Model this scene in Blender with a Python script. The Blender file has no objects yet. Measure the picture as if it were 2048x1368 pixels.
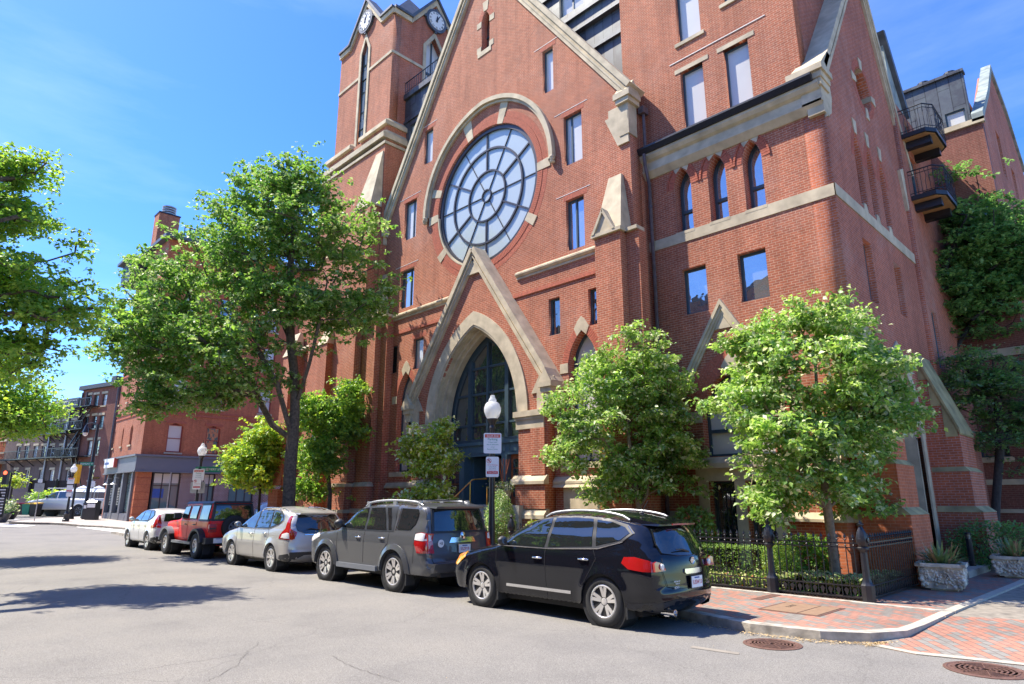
import bpy, bmesh, math, random
import numpy as np
from mathutils import Vector, Matrix, noise
from mathutils.geometry import delaunay_2d_cdt
random.seed(7); RNG = np.random.default_rng(7)
D = bpy.data; C = bpy.context; SC = C.scene; COL = SC.collection
R = math.radians

# ---------------------------------------------------------------- camera, sky, sun, exposure
F_ = 1290.0; PITCH = R(13.9); HEAD = R(135.4); CZ = 1.85
cam = D.objects.new('camera', D.cameras.new('camera')); COL.objects.link(cam); SC.camera = cam
cam.location = (0, 0, CZ); cam.rotation_euler = (R(90) + PITCH, 0, HEAD - R(90))
cam.data.sensor_width = 36; cam.data.lens = 36 * F_ / 2048; cam.data.clip_end = 2000; cam.data.clip_start = 0.05
SUN_EL = R(58); SUN_AZ = R(180 + 33)            # direction towards the sun, ccw from +X
w = D.worlds.new('World'); SC.world = w; w.use_nodes = True
nt = w.node_tree; nt.nodes.clear()
sky = nt.nodes.new('ShaderNodeTexSky'); sky.sky_type = 'NISHITA'; sky.sun_disc = False
sky.sun_elevation = SUN_EL; sky.sun_rotation = R(90) - SUN_AZ
sky.air_density = 1.0; sky.dust_density = 0.6; sky.ozone_density = 3.5; sky.altitude = 0
tc = nt.nodes.new('ShaderNodeTexCoord'); mp = nt.nodes.new('ShaderNodeMapping')
mp.inputs['Scale'].default_value = (1.2, 1.2, 5.5)
nz = nt.nodes.new('ShaderNodeTexNoise'); nz.inputs['Scale'].default_value = 1.6; nz.inputs['Detail'].default_value = 8
nz.inputs['Roughness'].default_value = 0.6
rp = nt.nodes.new('ShaderNodeValToRGB'); rp.color_ramp.elements[0].position = 0.45; rp.color_ramp.elements[1].position = 0.85
mx = nt.nodes.new('ShaderNodeMixRGB'); mx.inputs[2].default_value = (7.5, 8.0, 8.6, 1)
ml = nt.nodes.new('ShaderNodeMath'); ml.operation = 'MULTIPLY'; ml.inputs[1].default_value = 0.10
bg = nt.nodes.new('ShaderNodeBackground'); out = nt.nodes.new('ShaderNodeOutputWorld'); bg.inputs[1].default_value = 0.15
sh_ = nt.nodes.new('ShaderNodeSeparateColor'); sh_.mode = 'HSV'; ch_ = nt.nodes.new('ShaderNodeCombineColor'); ch_.mode = 'HSV'   # a clearer, deeper blue than the default air
q1_ = nt.nodes.new('ShaderNodeMath'); q1_.operation = 'SUBTRACT'; q1_.inputs[0].default_value = 1; q2_ = nt.nodes.new('ShaderNodeMath'); q2_.operation = 'POWER'; q2_.inputs[1].default_value = 2.15
q3_ = nt.nodes.new('ShaderNodeMath'); q3_.operation = 'SUBTRACT'; q3_.inputs[0].default_value = 1; q4_ = nt.nodes.new('ShaderNodeMath'); q4_.operation = 'ADD'; q4_.inputs[1].default_value = 0.016
L = nt.links.new
L(tc.outputs['Generated'], mp.inputs[0]); L(mp.outputs[0], nz.inputs['Vector']); L(nz.outputs[0], rp.inputs[0])
L(rp.outputs[0], ml.inputs[0]); L(ml.outputs[0], mx.inputs[0]); L(sky.outputs[0], sh_.inputs[0]); L(sh_.outputs[0], q4_.inputs[0]); L(q4_.outputs[0], ch_.inputs[0]); L(sh_.outputs[1], q1_.inputs[1]); L(q1_.outputs[0], q2_.inputs[0]); L(q2_.outputs[0], q3_.inputs[1]); L(q3_.outputs[0], ch_.inputs[1]); L(sh_.outputs[2], ch_.inputs[2]); L(ch_.outputs[0], mx.inputs[1])
L(mx.outputs[0], bg.inputs[0]); L(bg.outputs[0], out.inputs[0])
sl = D.lights.new('sun', 'SUN'); sl.energy = 4.4; sl.angle = R(0.6); sl.color = (1, 0.925, 0.79)
so = D.objects.new('sun', sl); COL.objects.link(so)
sd = Vector((math.cos(SUN_EL) * math.cos(SUN_AZ), math.cos(SUN_EL) * math.sin(SUN_AZ), math.sin(SUN_EL)))
so.rotation_euler = sd.to_track_quat('Z', 'Y').to_euler(); so.location = sd * 80
vs = SC.view_settings; vs.view_transform = 'Standard'; vs.look = 'None'; vs.exposure = 1.2; vs.gamma = 1
SC.render.resolution_x = 1024; SC.render.resolution_y = 684

# ---------------------------------------------------------------- measuring helpers: pixel of the photo -> point on a plane
_fw = (math.cos(HEAD) * math.cos(PITCH), math.sin(HEAD) * math.cos(PITCH), math.sin(PITCH))
_rt = (math.sin(HEAD), -math.cos(HEAD), 0)
_up = (-math.cos(HEAD) * math.sin(PITCH), -math.sin(HEAD) * math.sin(PITCH), math.cos(PITCH))
def ray(u, v):
    a = (u - 1024) / F_; b = (684 - v) / F_
    return [_fw[i] + a * _rt[i] + b * _up[i] for i in range(3)]
def onY(u, v, Y):
    d = ray(u, v); t = Y / d[1]; return (t * d[0], CZ + t * d[2])
def onX(u, v, X):
    d = ray(u, v); t = X / d[0]; return (t * d[1], CZ + t * d[2])
def onZ(u, v, Z=0.0):
    d = ray(u, v); t = (Z - CZ) / d[2]; return (t * d[0], t * d[1])
def wp(u, v, dep):
    d = ray(u, v); h = d[0] * math.cos(HEAD) + d[1] * math.sin(HEAD); t = dep / h
    return Vector((t * d[0], t * d[1], CZ + t * d[2]))
def gz(x):                                       # the street climbs a little away to the west
    return max(0.0, -x - 33) * 0.016

# ---------------------------------------------------------------- materials
def newmat(name):
    m = D.materials.new(name); m.use_nodes = True; n = m.node_tree; n.nodes.clear()
    o = n.nodes.new('ShaderNodeOutputMaterial'); b = n.nodes.new('ShaderNodeBsdfPrincipled'); n.links.new(b.outputs[0], o.inputs[0])
    return m, n, b, o
def N(n, t, **kw):
    x = n.nodes.new(t)
    for k, v in kw.items():
        if k in x.inputs: x.inputs[k].default_value = v
        else: setattr(x, k, v)
    return x
def ramp(n, stops):
    r = n.nodes.new('ShaderNodeValToRGB'); cr = r.color_ramp
    while len(cr.elements) < len(stops): cr.elements.new(0.5)
    for e, (p, c) in zip(cr.elements, stops): e.position = p; e.color = (*c, 1)
    return r
def rgb(c, k=1.0): return (c[0] * k, c[1] * k, c[2] * k)
def plain(name, col, rough=0.6, metal=0.0, var=0.12, scale=6.0, bump=0.0, spec=0.5, coat=0.0):
    m, n, b, o = newmat(name)
    t = N(n, 'ShaderNodeTexNoise', Scale=scale, Detail=5.0); g = N(n, 'ShaderNodeNewGeometry')
    n.links.new(g.outputs['Position'], t.inputs['Vector'])
    r = ramp(n, [(0.3, rgb(col, 1 - var)), (0.7, rgb(col, 1 + var))]); n.links.new(t.outputs[0], r.inputs[0])
    n.links.new(r.outputs[0], b.inputs['Base Color'])
    b.inputs['Roughness'].default_value = rough; b.inputs['Metallic'].default_value = metal
    b.inputs['Specular IOR Level'].default_value = spec; b.inputs['Coat Weight'].default_value = coat
    if bump:
        bp = N(n, 'ShaderNodeBump', Strength=bump, Distance=0.02); n.links.new(t.outputs[0], bp.inputs['Height']); n.links.new(bp.outputs[0], b.inputs['Normal'])
    return m
def brick_mat(name, c1, c2, mortar, bw=0.215, rh=0.075, mo=0.010, flat=False, ang=0.0, stain=0.25, rough=0.85, bump=0.25, off=0.5, mix3=None, pale=0.0):
    m, n, b, o = newmat(name); lk = n.links.new
    g = N(n, 'ShaderNodeNewGeometry'); s = N(n, 'ShaderNodeSeparateXYZ'); lk(g.outputs['Position'], s.inputs[0])
    cb = N(n, 'ShaderNodeCombineXYZ')
    if flat:
        mpn = N(n, 'ShaderNodeMapping'); mpn.inputs['Rotation'].default_value = (0, 0, ang); lk(g.outputs['Position'], mpn.inputs[0]); vec = mpn.outputs[0]
    else:
        sn = N(n, 'ShaderNodeSeparateXYZ'); lk(g.outputs['True Normal'], sn.inputs[0])
        ab = N(n, 'ShaderNodeMath', operation='ABSOLUTE'); lk(sn.outputs[0], ab.inputs[0])
        gt = N(n, 'ShaderNodeMath', operation='GREATER_THAN'); lk(ab.outputs[0], gt.inputs[0]); gt.inputs[1].default_value = 0.72
        mu = N(n, 'ShaderNodeMix'); lk(gt.outputs[0], mu.inputs[0]); lk(s.outputs[0], mu.inputs[2]); lk(s.outputs[1], mu.inputs[3])
        lk(mu.outputs[0], cb.inputs[0]); lk(s.outputs[2], cb.inputs[1]); vec = cb.outputs[0]
    bt = n.nodes.new('ShaderNodeTexBrick'); lk(vec, bt.inputs['Vector']); bt.offset = off
    bt.inputs['Color1'].default_value = (*c1, 1); bt.inputs['Color2'].default_value = (*c2, 1); bt.inputs['Mortar'].default_value = (*mortar, 1)
    bt.inputs['Scale'].default_value = 1; bt.inputs['Brick Width'].default_value = bw; bt.inputs['Row Height'].default_value = rh
    bt.inputs['Mortar Size'].default_value = mo; bt.inputs['Mortar Smooth'].default_value = 0.3; bt.inputs['Bias'].default_value = -0.15
    col = bt.outputs['Color']
    if mix3:                                     # a third brick colour picked brick by brick
        b2 = n.nodes.new('ShaderNodeTexBrick'); lk(vec, b2.inputs['Vector']); b2.offset = off
        for k in ('Scale', 'Brick Width', 'Row Height', 'Mortar Size'): b2.inputs[k].default_value = bt.inputs[k].default_value
        b2.inputs['Color1'].default_value = (0, 0, 0, 1); b2.inputs['Color2'].default_value = (1, 1, 1, 1); b2.inputs['Mortar'].default_value = (0, 0, 0, 1); b2.inputs['Bias'].default_value = -0.1
        rr = ramp(n, [(0.42, (0, 0, 0)), (0.47, (1, 1, 1))]); lk(b2.outputs['Color'], rr.inputs[0])
        m3 = N(n, 'ShaderNodeMixRGB'); lk(rr.outputs[0], m3.inputs[0]); lk(col, m3.inputs[1]); m3.inputs[2].default_value = (*mix3, 1); col = m3.outputs[0]
    t1 = N(n, 'ShaderNodeTexNoise', Scale=0.35, Detail=6.0, Roughness=0.65); lk(g.outputs['Position'], t1.inputs['Vector'])
    r1 = ramp(n, [(0.3, (1 - stain,) * 3), (0.7, (1 + stain * 0.5,) * 3)]); lk(t1.outputs[0], r1.inputs[0])
    if not flat:                                 # rain streaks and soot, drawn out downwards
        ms = N(n, 'ShaderNodeMapping'); ms.inputs['Scale'].default_value = (2.6, 2.6, 0.22); lk(g.outputs['Position'], ms.inputs[0]); t5 = N(n, 'ShaderNodeTexNoise', Scale=1.0, Detail=6.0, Roughness=0.7); lk(ms.outputs[0], t5.inputs['Vector'])
        r5 = ramp(n, [(0.36, (0.82, 0.80, 0.80)), (0.52, (1.0, 1.0, 1.0)), (0.75, (1.07, 1.06, 1.05))]); lk(t5.outputs[0], r5.inputs[0]); a5 = N(n, 'ShaderNodeMixRGB', blend_type='MULTIPLY'); a5.inputs[0].default_value = 1; lk(r1.outputs[0], a5.inputs[1]); lk(r5.outputs[0], a5.inputs[2]); r1 = a5
    t2 = N(n, 'ShaderNodeTexNoise', Scale=9.0, Detail=3.0); lk(g.outputs['Position'], t2.inputs['Vector'])
    r2 = ramp(n, [(0.3, (0.86,) * 3), (0.7, (1.12,) * 3)]); lk(t2.outputs[0], r2.inputs[0])
    a = N(n, 'ShaderNodeMixRGB', blend_type='MULTIPLY'); a.inputs[0].default_value = 1; lk(col, a.inputs[1]); lk(r1.outputs[0], a.inputs[2])
    c = N(n, 'ShaderNodeMixRGB', blend_type='MULTIPLY'); c.inputs[0].default_value = 1; lk(a.outputs[0], c.inputs[1]); lk(r2.outputs[0], c.inputs[2])
    fin = c.outputs[0]
    if pale:
        t3 = N(n, 'ShaderNodeTexNoise', Scale=0.5, Detail=7.0, Roughness=0.7); lk(g.outputs['Position'], t3.inputs['Vector'])
        r3 = ramp(n, [(0.52, (0, 0, 0)), (0.75, (pale,) * 3)]); lk(t3.outputs[0], r3.inputs[0])
        p = N(n, 'ShaderNodeMixRGB'); lk(r3.outputs[0], p.inputs[0]); lk(fin, p.inputs[1]); p.inputs[2].default_value = (0.50, 0.36, 0.30, 1); fin = p.outputs[0]
    lk(fin, b.inputs['Base Color']); b.inputs['Roughness'].default_value = rough; b.inputs['Specular IOR Level'].default_value = 0.25
    bp = N(n, 'ShaderNodeBump', Strength=bump, Distance=0.01); bp.invert = True; lk(bt.outputs['Fac'], bp.inputs['Height']); lk(bp.outputs[0], b.inputs['Normal'])
    return m
def glass_mat(name, base, rough=0.04, spec=0.8, wav=0.03, ior=1.55):
    m, n, b, o = newmat(name); b.inputs['Base Color'].default_value = (*base, 1); b.inputs['Roughness'].default_value = rough
    b.inputs['Specular IOR Level'].default_value = spec; b.inputs['IOR'].default_value = ior; b.inputs['Coat Weight'].default_value = 0.6; b.inputs['Coat Roughness'].default_value = 0.02
    g = N(n, 'ShaderNodeNewGeometry'); t = N(n, 'ShaderNodeTexNoise', Scale=1.3, Detail=2.0); n.links.new(g.outputs['Position'], t.inputs['Vector'])
    bp = N(n, 'ShaderNodeBump', Strength=wav, Distance=0.3); n.links.new(t.outputs[0], bp.inputs['Height']); n.links.new(bp.outputs[0], b.inputs['Normal']); n.links.new(bp.outputs[0], b.inputs['Coat Normal'])
    return m
def clear_mat(name, col=(0.9, 0.95, 0.95), mixf=0.75, rough=0.05):
    m, n, b, o = newmat(name); n.nodes.remove(b)
    tr = N(n, 'ShaderNodeBsdfTransparent'); tr.inputs[0].default_value = (*col, 1); gl = N(n, 'ShaderNodeBsdfGlossy'); gl.inputs['Roughness'].default_value = rough
    fr = N(n, 'ShaderNodeFresnel', IOR=1.6); ad = N(n, 'ShaderNodeMath', operation='ADD'); ad.inputs[1].default_value = 1 - mixf - 0.1; n.links.new(fr.outputs[0], ad.inputs[0])
    mm = N(n, 'ShaderNodeMixShader'); n.links.new(ad.outputs[0], mm.inputs[0]); n.links.new(tr.outputs[0], mm.inputs[1]); n.links.new(gl.outputs[0], mm.inputs[2]); n.links.new(mm.outputs[0], o.inputs[0])
    return m
def leaf_mat(name, col, trans=0.45, var=0.3, scale=1.2, rough=0.42):
    m, n, b, o = newmat(name); lk = n.links.new
    g = N(n, 'ShaderNodeNewGeometry'); t = N(n, 'ShaderNodeTexNoise', Scale=scale, Detail=4.0); lk(g.outputs['Position'], t.inputs['Vector'])
    r = ramp(n, [(0.3, rgb(col, 1 - var)), (0.7, (col[0] * (1 + var * 1.2), col[1] * (1 + var), col[2] * (1 + var * 0.5)))]); lk(t.outputs[0], r.inputs[0])
    lk(r.outputs[0], b.inputs['Base Color']); b.inputs['Roughness'].default_value = rough; b.inputs['Specular IOR Level'].default_value = 0.5
    tl = N(n, 'ShaderNodeBsdfTranslucent'); hsv = N(n, 'ShaderNodeHueSaturation', Saturation=1.1, Value=1.5); hsv.inputs['Hue'].default_value = 0.49
    lk(r.outputs[0], hsv.inputs['Color']); lk(hsv.outputs[0], tl.inputs[0])
    mm = N(n, 'ShaderNodeMixShader'); mm.inputs[0].default_value = trans; lk(b.outputs[0], mm.inputs[1]); lk(tl.outputs[0], mm.inputs[2]); lk(mm.outputs[0], o.inputs[0])
    return m
def paint(name, col, metal=0.0, rough=0.28, flake=0.0):
    m, n, b, o = newmat(name); b.inputs['Base Color'].default_value = (*col, 1); b.inputs['Metallic'].default_value = metal; b.inputs['Roughness'].default_value = rough
    b.inputs['Coat Weight'].default_value = 0.8; b.inputs['Coat Roughness'].default_value = 0.03; b.inputs['Specular IOR Level'].default_value = 0.2
    g = N(n, 'ShaderNodeNewGeometry'); t = N(n, 'ShaderNodeTexNoise', Scale=2.5, Detail=6.0, Roughness=0.7); n.links.new(g.outputs['Position'], t.inputs['Vector'])
    r = ramp(n, [(0.35, (rough * 0.9,) * 3), (0.75, (rough * 1.2,) * 3)]); n.links.new(t.outputs[0], r.inputs[0]); n.links.new(r.outputs[0], b.inputs['Roughness'])
    return m
M = {}
M['brick'] = brick_mat('church_brick', (0.43, 0.125, 0.062), (0.325, 0.095, 0.053), (0.50, 0.29, 0.19), pale=0.2, stain=0.18)
M['brick_arch'] = plain('arch_brick', (0.41, 0.108, 0.058), 0.85, var=0.25, scale=14)
M['mortar'] = plain('mortar', (0.45, 0.27, 0.20), 0.9)
M['brick_side'] = brick_mat('side_brick', (0.46, 0.13, 0.058), (0.35, 0.10, 0.05), (0.42, 0.24, 0.20), pale=0.35)
M['brick_orange'] = brick_mat('corner_brick', (0.52, 0.15, 0.06), (0.42, 0.115, 0.05), (0.48, 0.20, 0.12), stain=0.22)
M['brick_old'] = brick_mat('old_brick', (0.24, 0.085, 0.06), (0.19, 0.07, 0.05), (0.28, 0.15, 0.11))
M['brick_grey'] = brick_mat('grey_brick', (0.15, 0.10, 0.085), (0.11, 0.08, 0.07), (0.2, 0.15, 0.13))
M['brick_mixed'] = brick_mat('mixed_brick', (0.34, 0.13, 0.09), (0.24, 0.09, 0.07), (0.6, 0.52, 0.45), bw=0.24, rh=0.1, mo=0.018)
M['paver'] = brick_mat('sidewalk_brick', (0.40, 0.20, 0.145), (0.31, 0.185, 0.145), (0.15, 0.12, 0.10), bw=0.21, rh=0.105, mo=0.006, flat=True, ang=R(33), stain=0.35, mix3=(0.24, 0.22, 0.195), bump=0.4)
M['paver2'] = brick_mat('drive_brick', (0.42, 0.20, 0.14), (0.32, 0.19, 0.15), (0.14, 0.115, 0.10), bw=0.22, rh=0.115, mo=0.007, flat=True, ang=R(52), stain=0.3, mix3=(0.25, 0.235, 0.21), bump=0.4)
M['stone'] = plain('limestone', (0.50, 0.415, 0.28), 0.85, var=0.24, scale=2.2, bump=0.3)
M['stone_moss'] = plain('mossy_limestone', (0.34, 0.29, 0.14), 0.9, var=0.4, scale=1.8, bump=0.2)
M['granite'] = plain('granite', (0.40, 0.36, 0.30), 0.9, var=0.42, scale=5, bump=0.9)
M['concrete'] = plain('concrete', (0.42, 0.38, 0.31), 0.9, var=0.14, scale=8)
M['teal'] = plain('dark_teal_frame', (0.045, 0.075, 0.092), 0.4, var=0.1)
M['teal_panel'] = plain('teal_panel', (0.07, 0.125, 0.15), 0.4, var=0.08)
M['bronze'] = plain('dark_bronze', (0.035, 0.033, 0.038), 0.4, var=0.1)
M['black'] = plain('black_iron', (0.018, 0.018, 0.022), 0.35, var=0.2, scale=20, bump=0.1)
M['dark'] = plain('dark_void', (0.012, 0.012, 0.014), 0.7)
M['slate'] = plain('slate', (0.07, 0.075, 0.085), 0.6, var=0.35, scale=5)
M['pane_sky'] = glass_mat('pale_window', (0.62, 0.61, 0.57), rough=.1, spec=.4)
M['pane_blind'] = glass_mat('blind_window', (0.58, 0.56, 0.51), spec=.3)
M['pane_mirror'] = glass_mat('reflecting_window', (0.20, 0.20, 0.19), rough=.02, spec=1.0, wav=.05, ior=2.6)
M['pane_dark'] = glass_mat('dark_window', (0.035, 0.05, 0.05), spec=1.0, wav=0.12, ior=2.0)
M['pane_rose'] = glass_mat('rose_glass', (0.44, 0.50, 0.51), rough=0.2, spec=.35, wav=0)
M['pane_shop'] = glass_mat('shop_window', (0.14, 0.21, 0.20), spec=0.5)
M['wood'] = plain('door_wood', (0.36, 0.115, 0.04), 0.4, var=0.25, scale=8)
M['brass'] = plain('brass', (0.80, 0.52, 0.16), 0.22, 1.0, var=0.1)
M['drain'] = plain('copper_pipe', (0.10, 0.075, 0.08), 0.5, var=0.35, scale=5)
M['white'] = plain('white_paint', (0.75, 0.74, 0.70), 0.5, var=0.04)
M['grey_panel'] = plain('grey_fascia', (0.145, 0.15, 0.175), 0.5, var=0.04, scale=2)
M['red_trim'] = plain('red_window_trim', (0.28, 0.05, 0.03), 0.5, var=0.1)
M['bark'] = plain('bark', (0.12, 0.092, 0.068), 0.95, var=0.45, scale=11, bump=0.8)
M['bark_light'] = plain('pale_bark', (0.24, 0.18, 0.125), 0.95, var=0.3, scale=16, bump=0.5)
M['bark_dark'] = plain('dark_bark', (0.045, 0.036, 0.03), 0.95, var=0.3, scale=12, bump=0.5)
M['soil'] = plain('soil', (0.055, 0.038, 0.026), 1.0, var=0.3, scale=20, bump=0.5)
M['rust'] = plain('manhole_iron', (0.16, 0.085, 0.065), 0.7, 0.3, var=0.25, scale=18, bump=0.3)
M['leaf_maple'] = leaf_mat('maple_leaf', (0.19, 0.345, 0.075), .5); M['leaf_maple2'] = leaf_mat('maple_leaf_dark', (0.10, 0.235, 0.06), .5); M['leaf_maple3'] = leaf_mat('maple_leaf_pale', (0.38, 0.50, 0.22), 0.35)
M['leaf_lime'] = leaf_mat('bright_leaf', (0.34, 0.50, 0.09), 0.5); M['leaf_lime2'] = leaf_mat('bright_leaf_two', (0.19, 0.38, 0.08), 0.5)
M['leaf_dog'] = leaf_mat('garden_tree_leaf', (0.30, 0.46, 0.12), 0.45); M['leaf_dog2'] = leaf_mat('garden_tree_leaf_pale', (0.62, 0.68, 0.42), 0.3); M['leaf_dog3'] = leaf_mat('garden_tree_leaf_deep', (0.15, 0.30, 0.07), 0.45)
M['leaf_deep'] = leaf_mat('deep_leaf', (0.12, 0.27, 0.08), 0.4); M['leaf_deep2'] = leaf_mat('deep_leaf_two', (0.23, 0.40, 0.13), 0.4); M['leaf_pine'] = leaf_mat('pine_needles', (0.16, 0.22, 0.12), 0.25)
M['leaf_hedge'] = leaf_mat('hedge_leaf', (0.16, 0.27, 0.05), 0.35); M['leaf_hosta'] = leaf_mat('hosta_leaf', (0.18, 0.30, 0.09), 0.35); M['leaf_cream'] = leaf_mat('hosta_edge', (0.5, 0.52, 0.25), 0.3)
M['leaf_yellow'] = leaf_mat('yellow_green_leaf', (0.36, 0.42, 0.06), 0.4); M['petal'] = leaf_mat('pale_petal', (0.62, 0.62, 0.48), 0.2)
M['straw'] = plain('dry_debris', (0.50, 0.36, 0.18), 0.95, var=0.35, scale=30)
M['orange_leaf'] = leaf_mat('reddish_leaf', (0.35, 0.14, 0.06), 0.3)
M['chrome'] = plain('chrome', (0.75, 0.75, 0.76), 0.12, 1.0, var=0.03)
M['alloy'] = plain('alloy', (0.72, 0.69, 0.65), 0.3, 0.55, var=0.06)
M['rubber'] = plain('rubber', (0.022, 0.022, 0.023), 0.75, var=0.2, scale=12)
M['trim_black'] = plain('black_plastic', (0.025, 0.026, 0.03), 0.5, var=0.15)
M['trim_grey'] = plain('grey_plastic', (0.16, 0.17, 0.19), 0.4, var=0.06)
M['car_glass'] = glass_mat('car_glass', (0.012, 0.016, 0.016), rough=0.02, spec=1.0, wav=0.06)
M['lamp_red'] = glass_mat('red_lens', (0.38, 0.010, 0.010), spec=0.9); M['lamp_white'] = glass_mat('white_lens', (0.75, 0.72, 0.70)); M['lamp_amber'] = glass_mat('amber_lens', (0.85, 0.36, 0.04))
M['plate'] = plain('plate_white', (0.80, 0.80, 0.80), 0.4, var=0.02)
M['red_ink'] = plain('red_ink', (0.55, 0.02, 0.03), 0.5, var=0.02); M['green_ink'] = plain('green_ink', (0.02, 0.25, 0.17), 0.5, var=0.02); M['black_ink'] = plain('black_ink', (0.02, 0.02, 0.02), 0.5); M['blue_ink'] = plain('blue_ink', (0.04, 0.10, 0.35), 0.5)
M['sign_red'] = plain('sign_red', (0.62, 0.12, 0.08), 0.5, var=0.03); M['sign_green'] = plain('sign_green', (0.01, 0.22, 0.12), 0.5, var=0.03)
M['yellow'] = plain('signal_yellow', (0.85, 0.48, 0.02), 0.5); M['green_bin'] = plain('green_bin', (0.02, 0.25, 0.13), 0.5); M['patina'] = plain('patina_metal', (0.24, 0.28, 0.26), 0.7, var=0.35, scale=3)
M['steel'] = plain('galvanised', (0.45, 0.46, 0.47), 0.45, 0.7)
M['line'] = plain('road_paint', (0.78, 0.77, 0.73), 0.8, var=0.08, scale=6)
M['ramp_lead'] = plain('lead_flashing', (0.10, 0.11, 0.125), 0.5, 0.3, var=0.3, scale=3)
def asphalt():
    m, n, b, o = newmat('asphalt'); lk = n.links.new; g = N(n, 'ShaderNodeNewGeometry')
    t = N(n, 'ShaderNodeTexNoise', Scale=95.0, Detail=3.0, Roughness=0.75); lk(g.outputs['Position'], t.inputs['Vector'])
    r = ramp(n, [(0.30, (0.085, 0.078, 0.068)), (0.5, (0.21, 0.198, 0.18)), (0.72, (0.36, 0.345, 0.315))]); lk(t.outputs[0], r.inputs[0])
    t2 = N(n, 'ShaderNodeTexNoise', Scale=0.55, Detail=7.0, Roughness=0.6); lk(g.outputs['Position'], t2.inputs['Vector'])
    r2 = ramp(n, [(0.28, (0.78, 0.78, 0.80)), (0.5, (0.98, 0.98, 0.98)), (0.7, (1.07, 1.06, 1.04))]); lk(t2.outputs[0], r2.inputs[0])
    a = N(n, 'ShaderNodeMixRGB', blend_type='MULTIPLY'); a.inputs[0].default_value = 1; lk(r.outputs[0], a.inputs[1]); lk(r2.outputs[0], a.inputs[2])
    vo = N(n, 'ShaderNodeTexVoronoi', feature='DISTANCE_TO_EDGE', Scale=0.30); 
    nd = N(n, 'ShaderNodeTexNoise', Scale=2.2, Detail=5.0); lk(g.outputs['Position'], nd.inputs['Vector'])
    va = N(n, 'ShaderNodeMixRGB'); va.inputs[0].default_value = 0.30; lk(g.outputs['Position'], va.inputs[1]); lk(nd.outputs['Color'], va.inputs[2]); lk(va.outputs[0], vo.inputs['Vector'])
    r3 = ramp(n, [(0.0, (0.62,) * 3), (0.0035, (1,) * 3)]); lk(vo.outputs['Distance'], r3.inputs[0])
    c = N(n, 'ShaderNodeMixRGB', blend_type='MULTIPLY'); lk(t2.outputs[0], c.inputs[0]); lk(a.outputs[0], c.inputs[1]); lk(r3.outputs[0], c.inputs[2])
    lk(c.outputs[0], b.inputs['Base Color']); b.inputs['Roughness'].default_value = 0.88; b.inputs['Specular IOR Level'].default_value = 0.3
    bp = N(n, 'ShaderNodeBump', Strength=0.5, Distance=0.006); lk(t.outputs[0], bp.inputs['Height']); lk(bp.outputs[0], b.inputs['Normal'])
    return m
M['asphalt'] = asphalt()
def clad():
    m, n, b, o = newmat('metal_cladding'); lk = n.links.new; g = N(n, 'ShaderNodeNewGeometry'); s = N(n, 'ShaderNodeSeparateXYZ'); lk(g.outputs['Position'], s.inputs[0])
    sn = N(n, 'ShaderNodeSeparateXYZ'); lk(g.outputs['True Normal'], sn.inputs[0]); ab = N(n, 'ShaderNodeMath', operation='ABSOLUTE'); lk(sn.outputs[0], ab.inputs[0])
    gt = N(n, 'ShaderNodeMath', operation='GREATER_THAN'); lk(ab.outputs[0], gt.inputs[0]); gt.inputs[1].default_value = 0.7
    mu = N(n, 'ShaderNodeMix'); lk(gt.outputs[0], mu.inputs[0]); lk(s.outputs[0], mu.inputs[2]); lk(s.outputs[1], mu.inputs[3])
    cb = N(n, 'ShaderNodeCombineXYZ'); lk(mu.outputs[0], cb.inputs[1]); lk(s.outputs[2], cb.inputs[0])
    bt = n.nodes.new('ShaderNodeTexBrick'); lk(cb.outputs[0], bt.inputs['Vector']); bt.offset = 0.37
    bt.inputs['Color1'].default_value = (0.09, 0.10, 0.115, 1); bt.inputs['Color2'].default_value = (0.045, 0.045, 0.052, 1); bt.inputs['Mortar'].default_value = (0.02, 0.02, 0.025, 1)
    bt.inputs['Scale'].default_value = 1; bt.inputs['Brick Width'].default_value = 1.5; bt.inputs['Row Height'].default_value = 0.45; bt.inputs['Mortar Size'].default_value = 0.018
    t = N(n, 'ShaderNodeTexNoise', Scale=1.1, Detail=7.0, Roughness=0.7); lk(g.outputs['Position'], t.inputs['Vector'])
    r = ramp(n, [(0.45, (0, 0, 0)), (0.75, (0.6, 0.6, 0.6))]); lk(t.outputs[0], r.inputs[0])
    p = N(n, 'ShaderNodeMixRGB'); lk(r.outputs[0], p.inputs[0]); lk(bt.outputs[0], p.inputs[1]); p.inputs[2].default_value = (0.17, 0.21, 0.20, 1)
    lk(p.outputs[0], b.inputs['Base Color']); b.inputs['Roughness'].default_value = 0.45; b.inputs['Metallic'].default_value = 0.25
    return m
M['clad'] = clad()

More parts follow.
